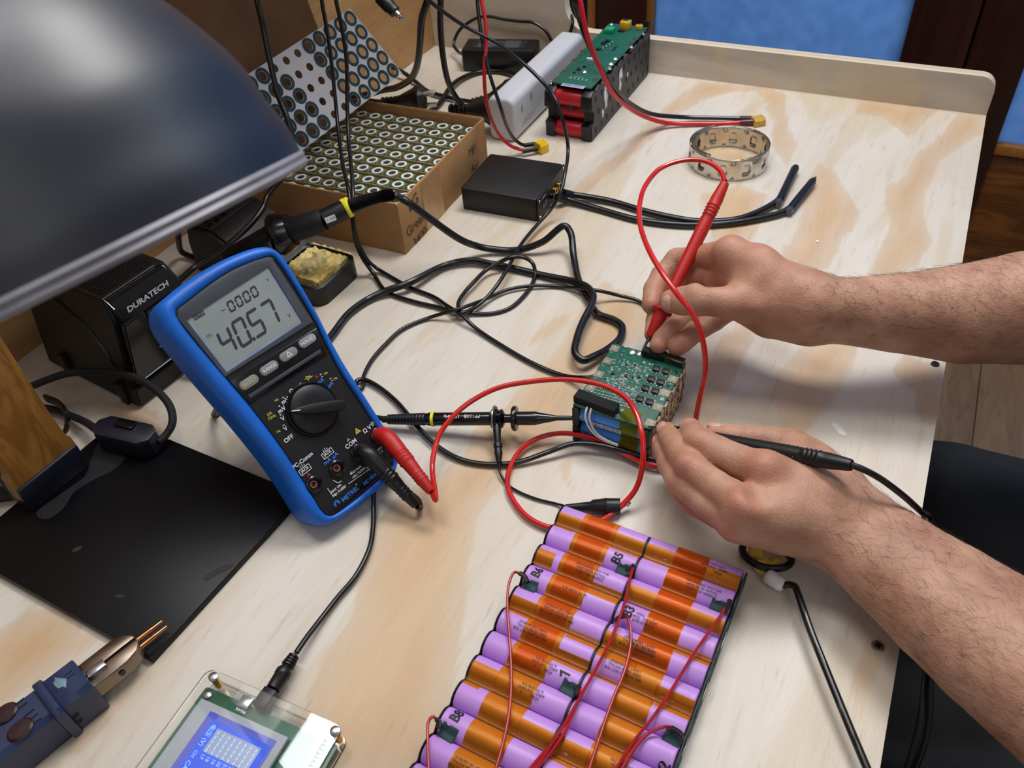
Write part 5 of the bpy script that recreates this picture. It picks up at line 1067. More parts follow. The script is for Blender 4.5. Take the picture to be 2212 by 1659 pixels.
dC = (fA - at(840, 221, .016)).normalized(); MCp = plC.matrix_world
for a in (-1, 1): MB().box((a * .007, .003, -.009), (.0064, .0018, .018), Rz(0), b=.0004).build('pin', m_steel, plC).rotation_euler = (0, 0, a * .5)
MB().box((0, -.009, -.009), (.0018, .0064, .018), b=.0004).build('pin', m_steel, plC)
# ------------------------------------------------------------------ loose connectors and hanging leads
m_xt = mat('yellow nylon connector', '#e3b60f', .35); m_xt2 = mat('tan nylon connector', '#c79a3c', .4); m_gold = mat('gold contact', '#d8a640', .25, 1.)
m_redc = mat('red silicone cable', '#c31420', .35); m_blkc = m_cable
def connector(lab, pb, m_, blk, red, r, zc, size):
    cpos = at(*pb); tail = at(*red[-1]); d = (cpos - tail); d.z = 0; M_ = frame(cpos, d, (0, 0, 1)); root = empty('power_connector', M_); tag(root, lab, 'connector')
    sx_, sy_, sz_ = size; MB().prism([(-sy_ / 2, -sz_ / 2), (sy_ / 2, -sz_ / 2), (sy_ / 2, sz_ * .25), (sy_ * .3, sz_ / 2), (-sy_ * .3, sz_ / 2), (-sy_ / 2, sz_ * .25)], -sx_ / 2, sx_ / 2, Matrix(((0, 0, 1, 0), (1, 0, 0, 0), (0, 1, 0, 0), (0, 0, 0, 1))), b=.0008, bot=True).build('connector_body', m_, root)
    for a in (-1, 1): MB().lathe([(.0022, 0), (.0022, .0006), (.0014, .0006), (.0013, -.002)], T(sx_ / 2, a * sy_ * .24, 0) @ Matrix.Rotation(math.pi / 2, 4, 'Y'), 14).build('contact', m_gold, root)
    for c_, P_, mm in (('black_lead', blk, m_blkc), ('red_lead', red, m_redc)):
        W_ = world(P_); onto(root, c_, MB().tube(W_, r, 10), mm); e = W_[-1]; d2 = (W_[-1] - W_[-2]).normalized(); onto(root, 'solder_sleeve', MB().rod(e - d2 * .016, e + d2 * .003, [(0, r * 1.25), (1, r * 1.35)], 12), m_blk if c_ == 'black_lead' or m_ is m_xt else mat('dark red sleeve', '#5a1024', .3))
    return root
connector('yellow two-pole connector on red and black leads, below the white power strip', (1169, 316, .007), m_xt,
    [(1029, -40, .20), (1031, 0, .185), (1036, 49, .165), (1046, 110, .14), (1061, 171, .115), (1080, 227, .085), (1095, 273, .05), (1114, 303, .022), (1134, 314, .010), (1158, 311, .008)],
    [(1037, -40, .20), (1040, 0, .185), (1049, 49, .165), (1050, 98, .145), (1046, 146, .125), (1049, 207, .095), (1061, 256, .06), (1080, 293, .03), (1107, 317, .012), (1140, 325, .007), (1156, 322, .007)], .0021, 0, (.0125, .0150, .0130))
connector('tan two-pole connector on red and black leads lying above the ring of metal strip', (1637, 260, .0055), m_xt2,
    [(1232, -40, .215), (1239, 0, .20), (1253, 47, .175), (1275, 104, .15), (1304, 158, .12), (1332, 196, .09), (1364, 225, .055), (1411, 247, .022), (1475, 253, .007), (1557, 255, .005), (1626, 257, .0055)],
    [(1245, -40, .215), (1253, 0, .20), (1269, 79, .165), (1291, 136, .135), (1316, 190, .10), (1348, 225, .065), (1395, 253, .025), (1443, 266, .007), (1506, 267, .004), (1557, 267, .0035), (1626, 263, .0050)], .0027, 0, (.0150, .0150, .0095))
hp = empty('jack_plug', at(830, 8, .19)); tag(hp, 'hanging black cable end with a bare metal jack tip, by the sticker sheet', 'plug'); bpy.context.view_layer.update()
ha_, hb_ = atd(813, -12, .80), atd(854, 26, .80); hd = (hb_ - ha_).normalized(); part('plug_body', MB().rod(ha_, hb_, [(0, .0035), (.2, .0062), (.7, .0068), (.8, .0058), (1, .0060)], 20), m_blk, hp, smooth=40)
part('jack_tip', MB().rod(hb_, hb_ + hd * .011, [(0, .0030), (.5, .0030), (.6, .0020), (.8, .0026), (1, .0008)], 14), m_steel, hp, smooth=40); part('cord', MB().tube([ha_, ha_ - hd * .02 + V((0, 0, .01)), ha_ - hd * .03 + V((0, 0, .06)), ha_ - hd * .03 + V((-.06, .03, .17))], .0022, 8), m_cable, hp)
# ------------------------------------------------------------------ cables
R1 = .0018
cord('cable', 'thick black cable dropping from above and curving left behind the sticker sheet', [(926, -40, .20), (924, 0, .19), (912, 37, .17), (907, 98, .13), (902, 137, .10), (892, 164, .075), (876, 179, .055), (853, 190, .04), (826, 195, .03), (790, 205, .02), (740, 215, .012)], .0042)
cord('cable', 'thick black cable dropping from above into the large plug on the white strip', [(953, -40, .19), (952, 0, .175), (951, 49, .15), (957, 122, .11), (968, 176, .075), (987, 213, .045), (1004, 233, .031)], .0036)
cord('cable', 'black cable curving from the loose plug area into the farther plug', [(800, 130, .02), (865, 153, .012), (897, 176, .006), (926, 198, .005), (956, 207, .005), (1000, 217, .006), (1044, 221, .014), (1064, 214, .021)], .0030)
cord('cable', 'short black cable from the loose mains plug going behind the carton', [(838, 221, .015), (815, 219, .010), (780, 215, .006), (740, 218, .004)], .0030)
lc = cord('cable', 'black cable looping on the bench into a kettle-style connector beside the adapter', [(905, 250, .004), (920, 243, .004), (939, 234, .004), (956, 215, .006), (973, 188, .009), (1000, 168, .006), (1036, 156, .004), (1073, 154, .004), (1100, 158, .005), (1120, 165, .007)], .0034)
onto(lc, 'connector', MB().rod(at(1118, 165, .007), at(1172, 152, .016), [(0, .0055), (.1, .007), (.2, .0055), (.3, .007), (.4, .006), (.5, .0105), (.95, .0115), (1, .010)], 16), m_blk)
# pair of thin leads hanging in front of the carton
thinA = [(693, -40, .235), (695, 0, .22), (706, 63, .19), (715, 127, .16), (725, 222, .12), (731, 285, .10), (742, 364, .085), (753, 411, .08), (760, 459, .066), (769, 525, .035), (785, 560, .018), (806, 590, .006), (834, 629, .003), (893, 651, .003), (940, 662, .003), (983, 672, .004), (1051, 678, .002), (1085, 672, .002), (1110, 660, .002), (1146, 620, .003), (1156, 590, .005), (1150, 568, .012), (1130, 556, .014), (1105, 556, .016), (1080, 566, .012), (1051, 583, .008), (1025, 608, .008), (1006, 629, .007), (990, 656, .008), (997, 676, .008), (1029, 662, .006), (1056, 638, .008), (1078, 610, .012), (1101, 572, .014), (1128, 525, .010), (1160, 486, .010), (1190, 452, .016), (1209, 421, .030), (1220, 378, .042), (1227, 317, .055), (1217, 264, .085), (1200, 215, .105), (1171, 176, .115), (1127, 134, .13), (1073, 93, .15), (1000, 54, .17), (926, 0, .20), (900, -30, .215)]
cord('cable', 'thin black lead looping across the bench between the carton and the metal case', thinA, R1 * 1.15, n=8)
cord('cable', 'thin black lead hanging before the carton and running to the blue cell pack', [(724, -40, .235), (726, 0, .22), (736, 47, .20), (748, 127, .165), (750, 222, .125), (753, 301, .10), (759, 364, .09), (763, 427, .078), (763, 475, .062), (776, 530, .035), (794, 562, .018), (812, 578, .006), (834, 592, .003), (884, 620, .003), (938, 642, .003), (965, 660, .006), (997, 681, .009), (1029, 710, .004), (1083, 746, .003), (1155, 787, .003), (1219, 812, .004), (1262, 816, .012), (1292, 812, .030)], R1 * 1.15, n=8)
cord('cable', 'black cable hanging past the lamp shade into the soldering station', [(553, -40, .25), (555, 0, .24), (566, 47, .22), (582, 127, .19), (601, 206, .16), (623, 263, .14), (633, 316, .12), (617, 373, .10), (579, 421, .085), (567, 450, .08), (545, 480, .075), (505, 518, .068), (461, 550, .06), (420, 578, .055), (392, 602, .058), (372, 622, .060), (352, 640, .058)], .0029)
cord('cable', 'thin black lead emerging under the meter and running to the gripping hand', [(745, 850, .003), (782, 837, .003), (785, 814, .003), (803, 778, .003), (834, 742, .003), (870, 710, .003), (925, 687, .003), (992, 667, .012), (1047, 647, .006), (1096, 626, .004), (1155, 617, .004), (1219, 620, .003), (1282, 626, .013), (1336, 638, .006), (1381, 651, .003), (1420, 690, .003), (1460, 730, .003)], R1, n=8)
ic2 = [(848, 421, .088), (866, 428, .084), (884, 439, .079), (938, 479, .055), (992, 516, .030), (1025, 530, .014), (1060, 538, .007), (1119, 540, .006), (1173, 522, .014), (1219, 488, .028), (1232, 502, .024), (1239, 552, .012), (1250, 606, .007), (1273, 651, .005), (1291, 678, .004), (1327, 692, .004), (1343, 705, .004), (1341, 728, .004), (1318, 751, .005), (1286, 769, .008), (1259, 778, .010), (1243, 765, .012), (1246, 733, .012), (1259, 696, .012), (1277, 660, .013), (1281, 638, .013), (1268, 620, .011), (1237, 608, .007), (1173, 595, .004), (1105, 579, .004), (1060, 570, .005), (1015, 563, .006), (961, 574, .005), (884, 611, .010), (812, 638, .005), (757, 674, .004), (717, 724, .004), (660, 790, .004), (560, 820, .004), (450, 800, .010), (400, 770, .02)]
onto(iron, 'cord', MB().tube(world(ic2), .0036, 12), m_cable)
cord('cable', 'thick black cable lying behind the soldering station', [(250, 520, .03), (325, 492, .012), (420, 475, .008), (515, 461, .006), (600, 440, .006)], .0042)
cord('cable', 'black cable standing behind the soldering station beside the iron stand', [(380, 430, .10), (385, 477, .06), (386, 518, .03), (394, 545, .008), (430, 560, .004)], .0032)
# ------------------------------------------------------------------ meter leads with probes
def probe(root, tip, cone0, guard, mid, reliefs, end, m_, sc_=1.):
    T_ = [at(*q) for q in (tip, cone0, guard, mid, reliefs, end)]; t0, c0, g, mm, rl, en = T_; ax = (en - g).normalized()
    return T_
def testprobe(root, tip, end, m_, guard_t, cone_t):
    t0 = at(*tip); en = at(*end); L_ = (en - t0).length; d = (en - t0).normalized()
    mb = MB(); gt = guard_t * L_; ct = cone_t * L_
    onto(root, 'probe_tip', MB().rod(t0, t0 + d * (ct + .002), [(0, .0003), (.12, .0009), (.6, .0012), (1, .0016)], 12), m_tip)
    pr_ = [(ct, .0030), (ct + .001, .0036), (gt - .006, .0052), (gt - .004, .0058), (gt - .0035, .0052), (gt - .0012, .0056), (gt, .0086), (gt + .0016, .0088), (gt + .003, .0056), (gt + .012, .0050), (gt + .03, .0051), (L_ * .70, .0056), (L_ * .78, .0055)]
    for k_ in range(4): z = L_ * .80 + .003 * k_; pr_ += [(z, .0053), (z + .0008, .0059), (z + .0016, .0053)]
    pr_ += [(L_ * .90, .0054), (L_ * .99, .0040), (L_, .0036)]
    onto(root, 'probe_handle', MB().lathe([(r, z) for z, r in pr_], T(*t0) @ d.to_track_quat('Z', 'Y').to_matrix().to_4x4(), 24), m_, smooth=50)
    bd_ = MB(); random.seed(9)
    for i in range(16):
        z = L_ * (.70 + .09 * random.random()); a = random.random() * 6.28; Mq = T(*t0) @ d.to_track_quat('Z', 'Y').to_matrix().to_4x4(); bd_.lathe([(.0008, 0), (.0006, .0004), (0, .0006)], Mq @ Rz(a) @ T(.0054, 0, z) @ Ry(math.pi / 2), 8)
    q = onto(root, 'grip_dots', bd_, m_); q['kind'] = 'stuff'
    return t0, en, d
m_tip = mat('dark steel tip', '#6a665e', .35, 1.)
m_rlead = mat('glossy red lead', '#c91a14', .25, coat=.4)
def lplug(root, j, end, m_):
    a = RM @ V((j[0] * .001, j[1] * .001, .004)); n_ = RM.to_3x3() @ V((0, 0, 1)); e = at(*end); b = a + n_ * .011; d = (e - b).normalized()
    onto(root, 'plug', MB().tube([a - n_ * .002, a + n_ * .006, b + d * .004 - n_ * .0005, b + d * .014, b + d * .02], [.0056, .0062, .0066, .0064, .0060], 18), m_)
    L_ = (e - b).length; pr_ = []
    for k_ in range(3): z = .020 + .0032 * k_; pr_ += [(z, .0056), (z + .001, .0062), (z + .0022, .0062), (z + .003, .0056)]
    pr_ += [(.032, .0054), (L_ * .66, .0050)]
    for k_ in range(3): z = L_ * .68 + .0030 * k_; pr_ += [(z, .0046), (z + .0008, .0050), (z + .0018, .0050), (z + .0026, .0046)]
    pr_ += [(L_ * .84, .0044), (L_ - .001, .0036), (L_, .0030)]
    onto(root, 'plug_boot', MB().lathe([(r, z) for z, r in pr_], T(*b) @ d.to_track_quat('Z', 'Y').to_matrix().to_4x4(), 20), m_, smooth=50); return e, d
rl = empty('test_lead', RM @ V((.032, .023, .004))); tag(rl, 'red test lead from the meter, its red probe pinched in the upper hand', 'test lead')
e, d = lplug(rl, (32, 23.1), (932, 1062, .030), m_red)
RP_ = [(933, 1064, .0295), (941, 1080, .024), (939, 1055, .022), (934, 1020, .022), (936, 985, .024), (953, 932, .028), (1000, 880, .034), (1070, 840, .042), (1150, 824, .048), (1230, 820, .052), (1300, 832, .053), (1350, 858, .053), (1377, 900, .052), (1388, 950, .046), (1388, 1000, .034), (1374, 1055, .018), (1343, 1092, .008), (1303, 1122, .004), (1250, 1142, .004), (1190, 1140, .004), (1140, 1117, .004), (1104, 1072, .004), (1096, 1040, .004), (1106, 1000, .005), (1135, 962, .006), (1175, 942, .008), (1225, 936, .010), (1290, 950, .010), (1340, 975, .008), (1390, 1000, .006), (1430, 1008, .005), (1475, 995, .006), (1500, 960, .014), (1502, 915, .030), (1512, 860, .055), (1524, 800, .082), (1518, 735, .104), (1497, 680, .120), (1460, 632, .131), (1418, 570, .138), (1388, 505, .136), (1381, 450, .132), (1395, 400, .132), (1430, 362, .134), (1480, 346, .136), (1525, 349, .136), (1555, 368, .134), (1566, 392, .131)]
onto(rl, 'cable', MB().tube(world(RP_), .0021, 12), m_rlead)
testprobe(rl, (1384, 766, .0405), (1566, 395, .130), m_red, .245, .10)
bl = empty('test_lead', RM @ V((.0116, .0226, .004))); tag(bl, 'black test lead from the meter, its black probe held in the lower hand', 'test lead')
e, d = lplug(bl, (11.6, 22.6), (900, 1092, .012), m_blk)
BP_ = [(901, 1094, .0115), (908, 1098, .007), (905, 1082, .004), (880, 1060, .003), (840, 1020, .003), (800, 960, .003), (770, 880, .003), (772, 822, .004), (785, 820, .004), (812, 832, .004), (857, 868, .004), (905, 925, .006), (950, 968, .004), (1000, 994, .003), (1060, 1003, .003), (1120, 998, .004), (1180, 978, .007), (1240, 958, .010), (1300, 962, .010), (1350, 976, .009), (1400, 990, .007), (1450, 1005, .004), (1560, 1050, .003), (1700, 1060, .003), (1850, 1090, .003), (1980, 1120, .002)]
onto(bl, 'cable', MB().tube(world(BP_) + [V((.095, .30, -.01)), V((.10, .27, -.08)), V((.105, .30, -.04)), V((.09, .335, .012))] + world([(2010, 1125, .040), (1990, 1106, .055), (1950, 1070, .074), (1900, 1033, .085), (1862, 1013, .091), (1838, 1004, .092)]), .0021, 12), m_cable)
testprobe(bl, (1400, 921, .0405), (1840, 1005, .092), m_blk, .27, .10)
# ------------------------------------------------------------------ oscilloscope probe with ground clip
sp0, sp1 = at(836, 906, .010), at(1240, 903, .026); sd_ = (sp1 - sp0).normalized(); Ls = (sp1 - sp0).length; Msp = T(*sp0) @ sd_.to_track_quat('Z', 'Y').to_matrix().to_4x4()
scp = empty('oscilloscope_probe', sp0); tag(scp, 'black oscilloscope probe with a yellow band pointing at the blue cell pack', 'oscilloscope probe'); bpy.context.view_layer.update()
def fr_(x): return (at(x, 904, .018) - sp0).dot(sd_)
z1, z2, z3, z4, z5, z6, z7 = [fr_(x) for x in (912, 932, 1060, 1085, 1110, 1122, 1200)]
rp = [(.0028, -.004)]
for k_ in range(12): z = z1 * k_ / 12; rp += [(.0030 + .00012 * k_, z), (.0042 + .0001 * k_, z + .0012), (.0042 + .0001 * k_, z + .0028), (.0030 + .00012 * k_, z + .0040)]
part('cable_boot', MB().lathe(rp, Msp, 16), m_blk, scp, smooth=40)
part('probe_body', MB().lathe([(.0045, z1), (.0055, z1 + .004), (.0055, z3), (.0052, z3 + .002)], Msp, 22), m_gloss, scp, smooth=40)
part('yellow_band', MB().lathe([(.0054, z2 - .0012), (.0062, z2 - .0012), (.0062, z2 + .0012), (.0054, z2 + .0012)], Msp, 24, caps=False), mat('yellow plastic band', '#e8e020', .4), scp)
part('collar', MB().lathe([(.0052, z3), (.0078, z3 + .0015), (.0095, z3 + .004), (.0078, z3 + .0065), (.0062, z3 + .0075), (.0080, z3 + .0095), (.0074, z4 + .001), (.0038, z4 + .003)], Msp, 24), m_gloss, scp, smooth=50)
part('probe_nose', MB().lathe([(.0036, z4), (.0036, z5), (.0098, z5 + .0002), (.0104, z5 + .0016), (.0098, z5 + .0034), (.0056, z5 + .0042), (.0056, z6 + .014), (.0048, z7 - .012), (.0026, z7), (.0020, z7 + .002), (.0018, Ls - .001), (.0009, Ls + .001)], Msp, 24), m_gloss, scp, smooth=50)
part('hook_tip', MB().rod(sp1, at(1262, 899, .030), [(0, .0008), (1, .0005)], 8), m_steel, scp)
Mtx = frame(sp0, sd_, V((0, 0, 1)) * .75 - FV * .66)
for t, x in (('PP150B', 1023), ('150MHz', 978)): c_ = at(x, 903, .018); c_ = sp0 + sd_ * (c_ - sp0).dot(sd_); part('probe_print', MB().text(t, .0044 if t[0] == 'P' else .0040, Mtx.to_3x3().to_4x4() and (T(*c_) @ Mtx.to_3x3().to_4x4() @ T(0, 0, .0057) @ Rz(math.pi)), bold=.01), m_white, scp, smooth=0)
ga, gb = at(1072, 905, .020), at(1078, 1000, .008)
part('ground_clip', MB().rod(ga - (gb - ga) * .12, gb, [(0, .0016), (.12, .0026), (.3, .0034), (.5, .0028), (.6, .0024), (.62, .0036), (.7, .0036), (.72, .0028), (.8, .0034), (.9, .0026), (1, .0018)], 14), m_blk, scp, smooth=40)
part('clip_ring', MB().lathe([(.0098, z3 + .0032), (.0108, z3 + .0036), (.0108, z3 + .0046), (.0098, z3 + .005)], Msp, 24, caps=False), m_steel, scp)
part('ground_lead', MB().tube(world([(1078, 998, .008), (1080, 1020, .005), (1095, 1045, .003), (1120, 1062, .002), (1160, 1078, .002), (1200, 1088, .002), (1226, 1095, .004)]), .0011, 8), m_cable, scp)
part('spring_clip', MB().rod(at(1222, 1095, .005), at(1340, 1094, .007), [(0, .0020), (.25, .0030), (.45, .0038), (.5, .0052), (.72, .0062), (.74, .0066), (.76, .0062), (1, .0060)], 18), m_blk, scp, smooth=40)
part('clip_jaw', MB().rod(at(1340, 1094, .007), at(1362, 1086, .006), [(0, .0022), (.5, .0014), (.7, .0022), (1, .0008)], 10), m_steel, scp, smooth=40)
part('cord', MB().tube(world([(838, 906, .010), (800, 900, .008), (740, 890, .004), (640, 870, .003), (520, 860, .003)]), .0022, 8), m_cable, scp)
# ------------------------------------------------------------------ coiled nickel strip
m_nstrip = mat('bright nickel strip', '#cdc8bc', .28, 1., bump=.06, bs=200)
cN = (at(1494, 330, 0) + at(1658, 352, 0)) / 2; cN = at(1572, 352, 0); ro_ = (at(1662, 352, 0) - at(1488, 345, 0)).length / 2
ns = empty('nickel_strip_coil', cN); tag(ns, 'loose coil of perforated nickel strip standing on the plywood', 'metal strip')
HN = .026; nt_ = 2.35; seg = 300
def striprad(t): return ro_ * (1.0 - .045 * t / nt_ * 2 + .012 * math.sin(t * 5.1)) * (1 if t < 1.7 else 1 - .06 * (t - 1.7))
zs_ = [0, .0020, .0030, .0085, .0175, .0230, .0240, HN]
mb = MB(); V2 = []; F2 = []
for k_ in range(seg + 1):
    t = nt_ * k_ / seg; a = t * 2 * math.pi + 2.2; r = striprad(t)
    tl = .0015 * math.sin(a + t)
    for z in zs_: V2.append((r * math.cos(a), r * .93 * math.sin(a), z + .0004 + max(0, tl)))
nz2 = len(zs_)
for k_ in range(seg):
    ph = (k_ % 12)
    for j in range(nz2 - 1):
        if j == 3 and ph in (3, 4, 5, 6): continue
        if j in (1, 5) and ph in (9, 10): continue
        F2.append((k_ * nz2 + j, (k_ + 1) * nz2 + j, (k_ + 1) * nz2 + j + 1, k_ * nz2 + j + 1))
q = mb.add(V2, F2).build('strip', m_nstrip, ns, 40); q.modifiers.new('s', 'SOLIDIFY').thickness = .00025
# ------------------------------------------------------------------ capacity tester with acrylic cover
acr = bpy.data.materials.new('clear acrylic'); acr.use_nodes = True; b_ = acr.node_tree.nodes['Principled BSDF']; b_.inputs['Base Color'].default_value = (.97, .99, 1, 1); b_.inputs['Transmission Weight'].default_value = 1; b_.inputs['Roughness'].default_value = .02; b_.inputs['IOR'].default_value = 1.5
tA, tB = at(452, 1443, .017), at(744, 1570, .017); MTs = frame((tA.x, tA.y, 0), tB - tA, (0, 0, 1)); tst = empty('battery_tester', MTs); tag(tst, 'small battery tester with a lit blue screen under a clear acrylic cover', 'battery tester')
TWt = V((tB.x - tA.x, tB.y - tA.y, 0)).length; TLt = .105
def tl(x, y, z): p = atplane(MTs, x, y, z); return p.x, p.y
MB().prism(rrect(TWt, TLt, .006, 6, TWt / 2, -TLt / 2), .0160, .0180, b=.0002, seg=1).build('acrylic_cover', acr, tst, 40)
MB().prism(rrect(TWt, TLt, .006, 6, TWt / 2, -TLt / 2), .0004, .0024, b=.0002, seg=1).build('acrylic_base', acr, tst, 40)
px_, py_ = tl(447, 1484, .006); m_pcbg = mat('mid green circuit board', '#1f6e4c', .35, var=.08, vs=200, coat=.3)
tpcb = MB().prism(rrect(TWt - px_ - .002, TLt + py_ - .003, .002, 3, px_ + (TWt - px_ - .002) / 2, py_ - (TLt + py_ - .003) / 2), .0050, .0062, b=.0001, seg=1).build('circuit_board', m_pcbg, tst)
for x, y in ((461, 1462), (724, 1579)):
    X, Y = tl(x, y, .0185); MB().lathe([(.0032, .0180), (.0030, .0192), (.0018, .0197), (0, .0196)], T(X, Y, 0), 18).build('screw', m_steel, tst); MB().lathe([(.0024, .0062), (.0024, .0160)], T(X, Y, 0), 6).build('standoff', m_gold, tst)
X, Y = tl(449, 1501, .0075); MB().lathe([(.0030, .0062), (.0028, .0076), (.0016, .0080), (0, .0079)], T(X, Y, 0), 18).build('screw', m_steel, tst)
lx, ly = tl(437, 1510, .0095); lw_ = tl(612, 1590, .0095)[0] - lx; lw_ = .0655
mlcd = mat('white lcd frame', '#d4d8de', .35, var=.01); MB().box((lx + lw_ / 2, ly - .040, .0085), (lw_, .080, .003), b=.0003).build('screen_frame', mlcd, tst)
sx_, sy_ = tl(456, 1537, .0102); ex_, ey_ = tl(601, 1599, .0102); scw = ex_ - sx_
m_scr = mat('lit violet screen', '#3c46a0', .2, emit='#5a64d8', es=.55, var=.02); m_scb = mat('lit blue field', '#0a3cc0', .2, emit='#0f4fe0', es=.8, var=.01); m_scg = mat('lit grey cell', '#8a90a8', .2, emit='#9aa0c4', es=.6, var=.01); m_scl = mat('lit cyan text', '#7fc8ff', .2, emit='#9fd8ff', es=.8)
MB().box((sx_ + scw / 2, sy_ - .036, .0101), (scw, .072, .0004)).build('screen', m_scr, tst, 0)
ax2, ay2 = tl(461, 1556, .0104); aw = scw - (ax2 - sx_) - .002
sc2 = MB().box((ax2 + aw / 2, ay2 - .03, .0104), (aw, .06, .0003)).build('screen_field', m_scb, tst, 0)
gm = MB(); tm = MB()
for r0 in (0, 1):
    for i in range(8):
        x = ax2 + .0085 + i * (aw - .012) / 7.6 if r0 == 0 else ax2 + .0085 + i * (aw - .012) / 7.6; y = ay2 - .0025 - r0 * .026
        gm.box((x, y - .008, .01062), (.0040, .0145, .0002)); [tm.box((x, y - .003 - .0028 * j, .01075), (.0007, .0020, .0001)) for j in range(5)]
for t, x, y, s_ in (('\u7535\u538b (V)', .003, .009, .0040), ('CH', .003, .021, .0032), ('CAP (V)', .003, .032, .0040)): tm.text(t, s_, T(ax2 + x, ay2 - y, .0108) @ Rz(-math.pi / 2))
for i in range(8): tm.text(str(17 + i), .0032, T(ax2 + .0085 + i * (aw - .012) / 7.6, ay2 - .0205, .0108) @ Rz(-math.pi / 2))
gm.build('table_cells', m_scg, sc2, 0); tm.build('screen_text', m_scl, sc2, 0)
X, Y = tl(531, 1519, .008); MB().box((X, Y, .0078), (.0082, .0078, .0032), b=.0006).build('usb_socket', m_steel, tpcb); q = MB(); [q.box((X - .0035 + .0011 * i, Y - .0048, .0066), (.0005, .0022, .0006)) for i in range(7)]; q.build('pins', m_solder, tpcb, 0)
X, Y = tl(574, 1517, .009); jx, jy = X, Y; MB().box((X, Y + .001, .0102), (.0090, .0130, .0080), b=.0008).build('power_jack', m_blk, tpcb)
X, Y = tl(690, 1632, .008); q = MB(); [q.box((X - .001, Y + .010 - .0026 * i, .0068), (.0046, .0010, .0006)) for i in range(8)]; q.box((X - .004, Y, .0075), (.0042, .022, .0030), b=.0003); q.build('chip', m_solder, tpcb, 0)
q = MB()
for x, y, t in ((505, 1505, 'OO'), (592, 1545, 'R1'), (620, 1553, 'J2'), (487, 1496, '+')): X, Y = tl(x, y, .0062); q.text(t, .0036, T(X, Y, .00635))
q.build('board_print', m_silk, tpcb, 0)
tcord = [(808, 1060, .012), (807, 1098, .006), (806, 1140, .004), (798, 1185, .004), (768, 1245, .004), (730, 1290, .004), (695, 1335, .005), (662, 1378, .008), (640, 1410, .010)]
c_ = cord('cable', 'black cable from under the meter ending in a round plug at the tester', tcord, .0019)
pa_, pb_ = at(638, 1412, .010), MTs @ V((jx, jy + .008, .0105)); L_ = (pb_ - pa_).length; pr_ = []
for k_ in range(4): z = L_ * .08 * k_ + .001; pr_ += [(z, .0026 + .0003 * k_), (z + .0008, .0036 + .0003 * k_), (z + .0018, .0036 + .0003 * k_), (z + .0024, .0026 + .0003 * k_)]
pr_ += [(L_ * .42, .0040), (L_ * .5, .0052), (L_ * .62, .0052), (L_ * .64, .0048), (L_ * .98, .0046), (L_, .0040)]
onto(c_, 'barrel_plug', MB().lathe([(r, z) for z, r in pr_], T(*pa_) @ (pb_ - pa_).to_track_quat('Z', 'Y').to_matrix().to_4x4(), 20), m_blk, smooth=45)
# ------------------------------------------------------------------ blue spot welding pen
m_penb = mat('navy blue pen plastic', '#15254c', .38, var=.06, coat=.15, bump=.04)
m_clamp = mat('aged nickel clamp', '#8d7d70', .32, 1., bump=.05); m_cop = mat('copper electrode', '#c07a50', .25, 1.)
f5 = 5.53
def c5(x, y, z): return at(x / f5, 1360 + y / f5, z)
hA, hB = c5(1000, 510, .030), c5(420, 960, .030); dxp = V((hA.x - hB.x, hA.y - hB.y, 0)).normalized(); MPn = frame((hA.x, hA.y, 0), dxp, (0, 0, 1)); pen = empty('welding_pen', MPn); tag(pen, 'navy blue spot welding pen with copper electrodes pointing at the lamp plate', 'welding pen')
def pn(x, y, z=.032): p = atplane(MPn, x / f5, 1360 + y / f5, z); return p.x, p.y
hw2 = (V(pn(790, 340)) - V(pn(1080, 660))).length / 2; cy = (V(pn(790, 340)).y + V(pn(1080, 660)).y) / 2; bx0 = V(pn(470, 590)).x
def chblock(x0_, x1_, w, z0, z1, ch, b=.001):
    pts = [(-w, z0), (w, z0), (w, z1 - ch), (w - ch * .6, z1), (-w + ch * .6, z1), (-w, z1 - ch)]
    pts = [(-w * .9, z0), (-w * 1.0, z0 + .006), (-w, z1 - ch * .3), (-w + ch * .3, z1), (w * .72, z1), (w * 1.15, z1 - ch), (w * 1.15, z0 + .006), (w, z0)][::-1]
    return MB().prism(pts, x0_, x1_, Matrix(((0, 0, 1, 0), (1, 0, 0, cy), (0, 1, 0, 0), (0, 0, 0, 1))), b=b, bot=True)
chblock(bx0, -.0005, hw2, .001, .032, .010).build('head_block', m_penb, pen, 40)
chblock(bx0 - .0055, bx0 + .0005, hw2 * 1.16, .0004, .0335, .010).build('flange', m_penb, pen, 40)
chblock(bx0 - .11, bx0 - .005, hw2 * .98, .001, .031, .010).build('handle', m_penb, pen, 40)
pl2 = [(-.002, -.0105), (.022, -.0105), (.030, -.0075), (.034, -.003), (.034, .003), (.030, .0075), (.022, .0105), (-.002, .0105)]
for s_ in (-1, 1):
    P_ = [(-.002, .0006), (.034, .0006), (.034, .0035), (.030, .0085), (.022, .0110), (-.002, .0110)]; P_ = [(x, y * s_) for x, y in (P_ if s_ > 0 else P_[::-1])]
    MB().prism(P_, .0105, .0225, T(0, cy + .001, 0), b=.0008).build('electrode_clamp', m_clamp, pen)
MB().box((.006, cy - .001, .0235), (.012, .006, .004), b=.0006).build('clamp_screw', m_steel, pen); MB().lathe([(.0020, 0), (.0020, .001), (.0008, .001), (0, .0002)], T(.016, cy - .0103, .0165) @ Rx(math.pi / 2), 14).build('grub_screw', m_gloss, pen)
for s_ in (-1, 1): MB().rod((.030, cy + .0032 * s_, .0165), (.053, cy + .0030 * s_, .0165), [(0, .0016), (.6, .0016), (.62, .0014), (.95, .0010), (1, .0004)], 14).build('electrode', m_cop, pen, 40)
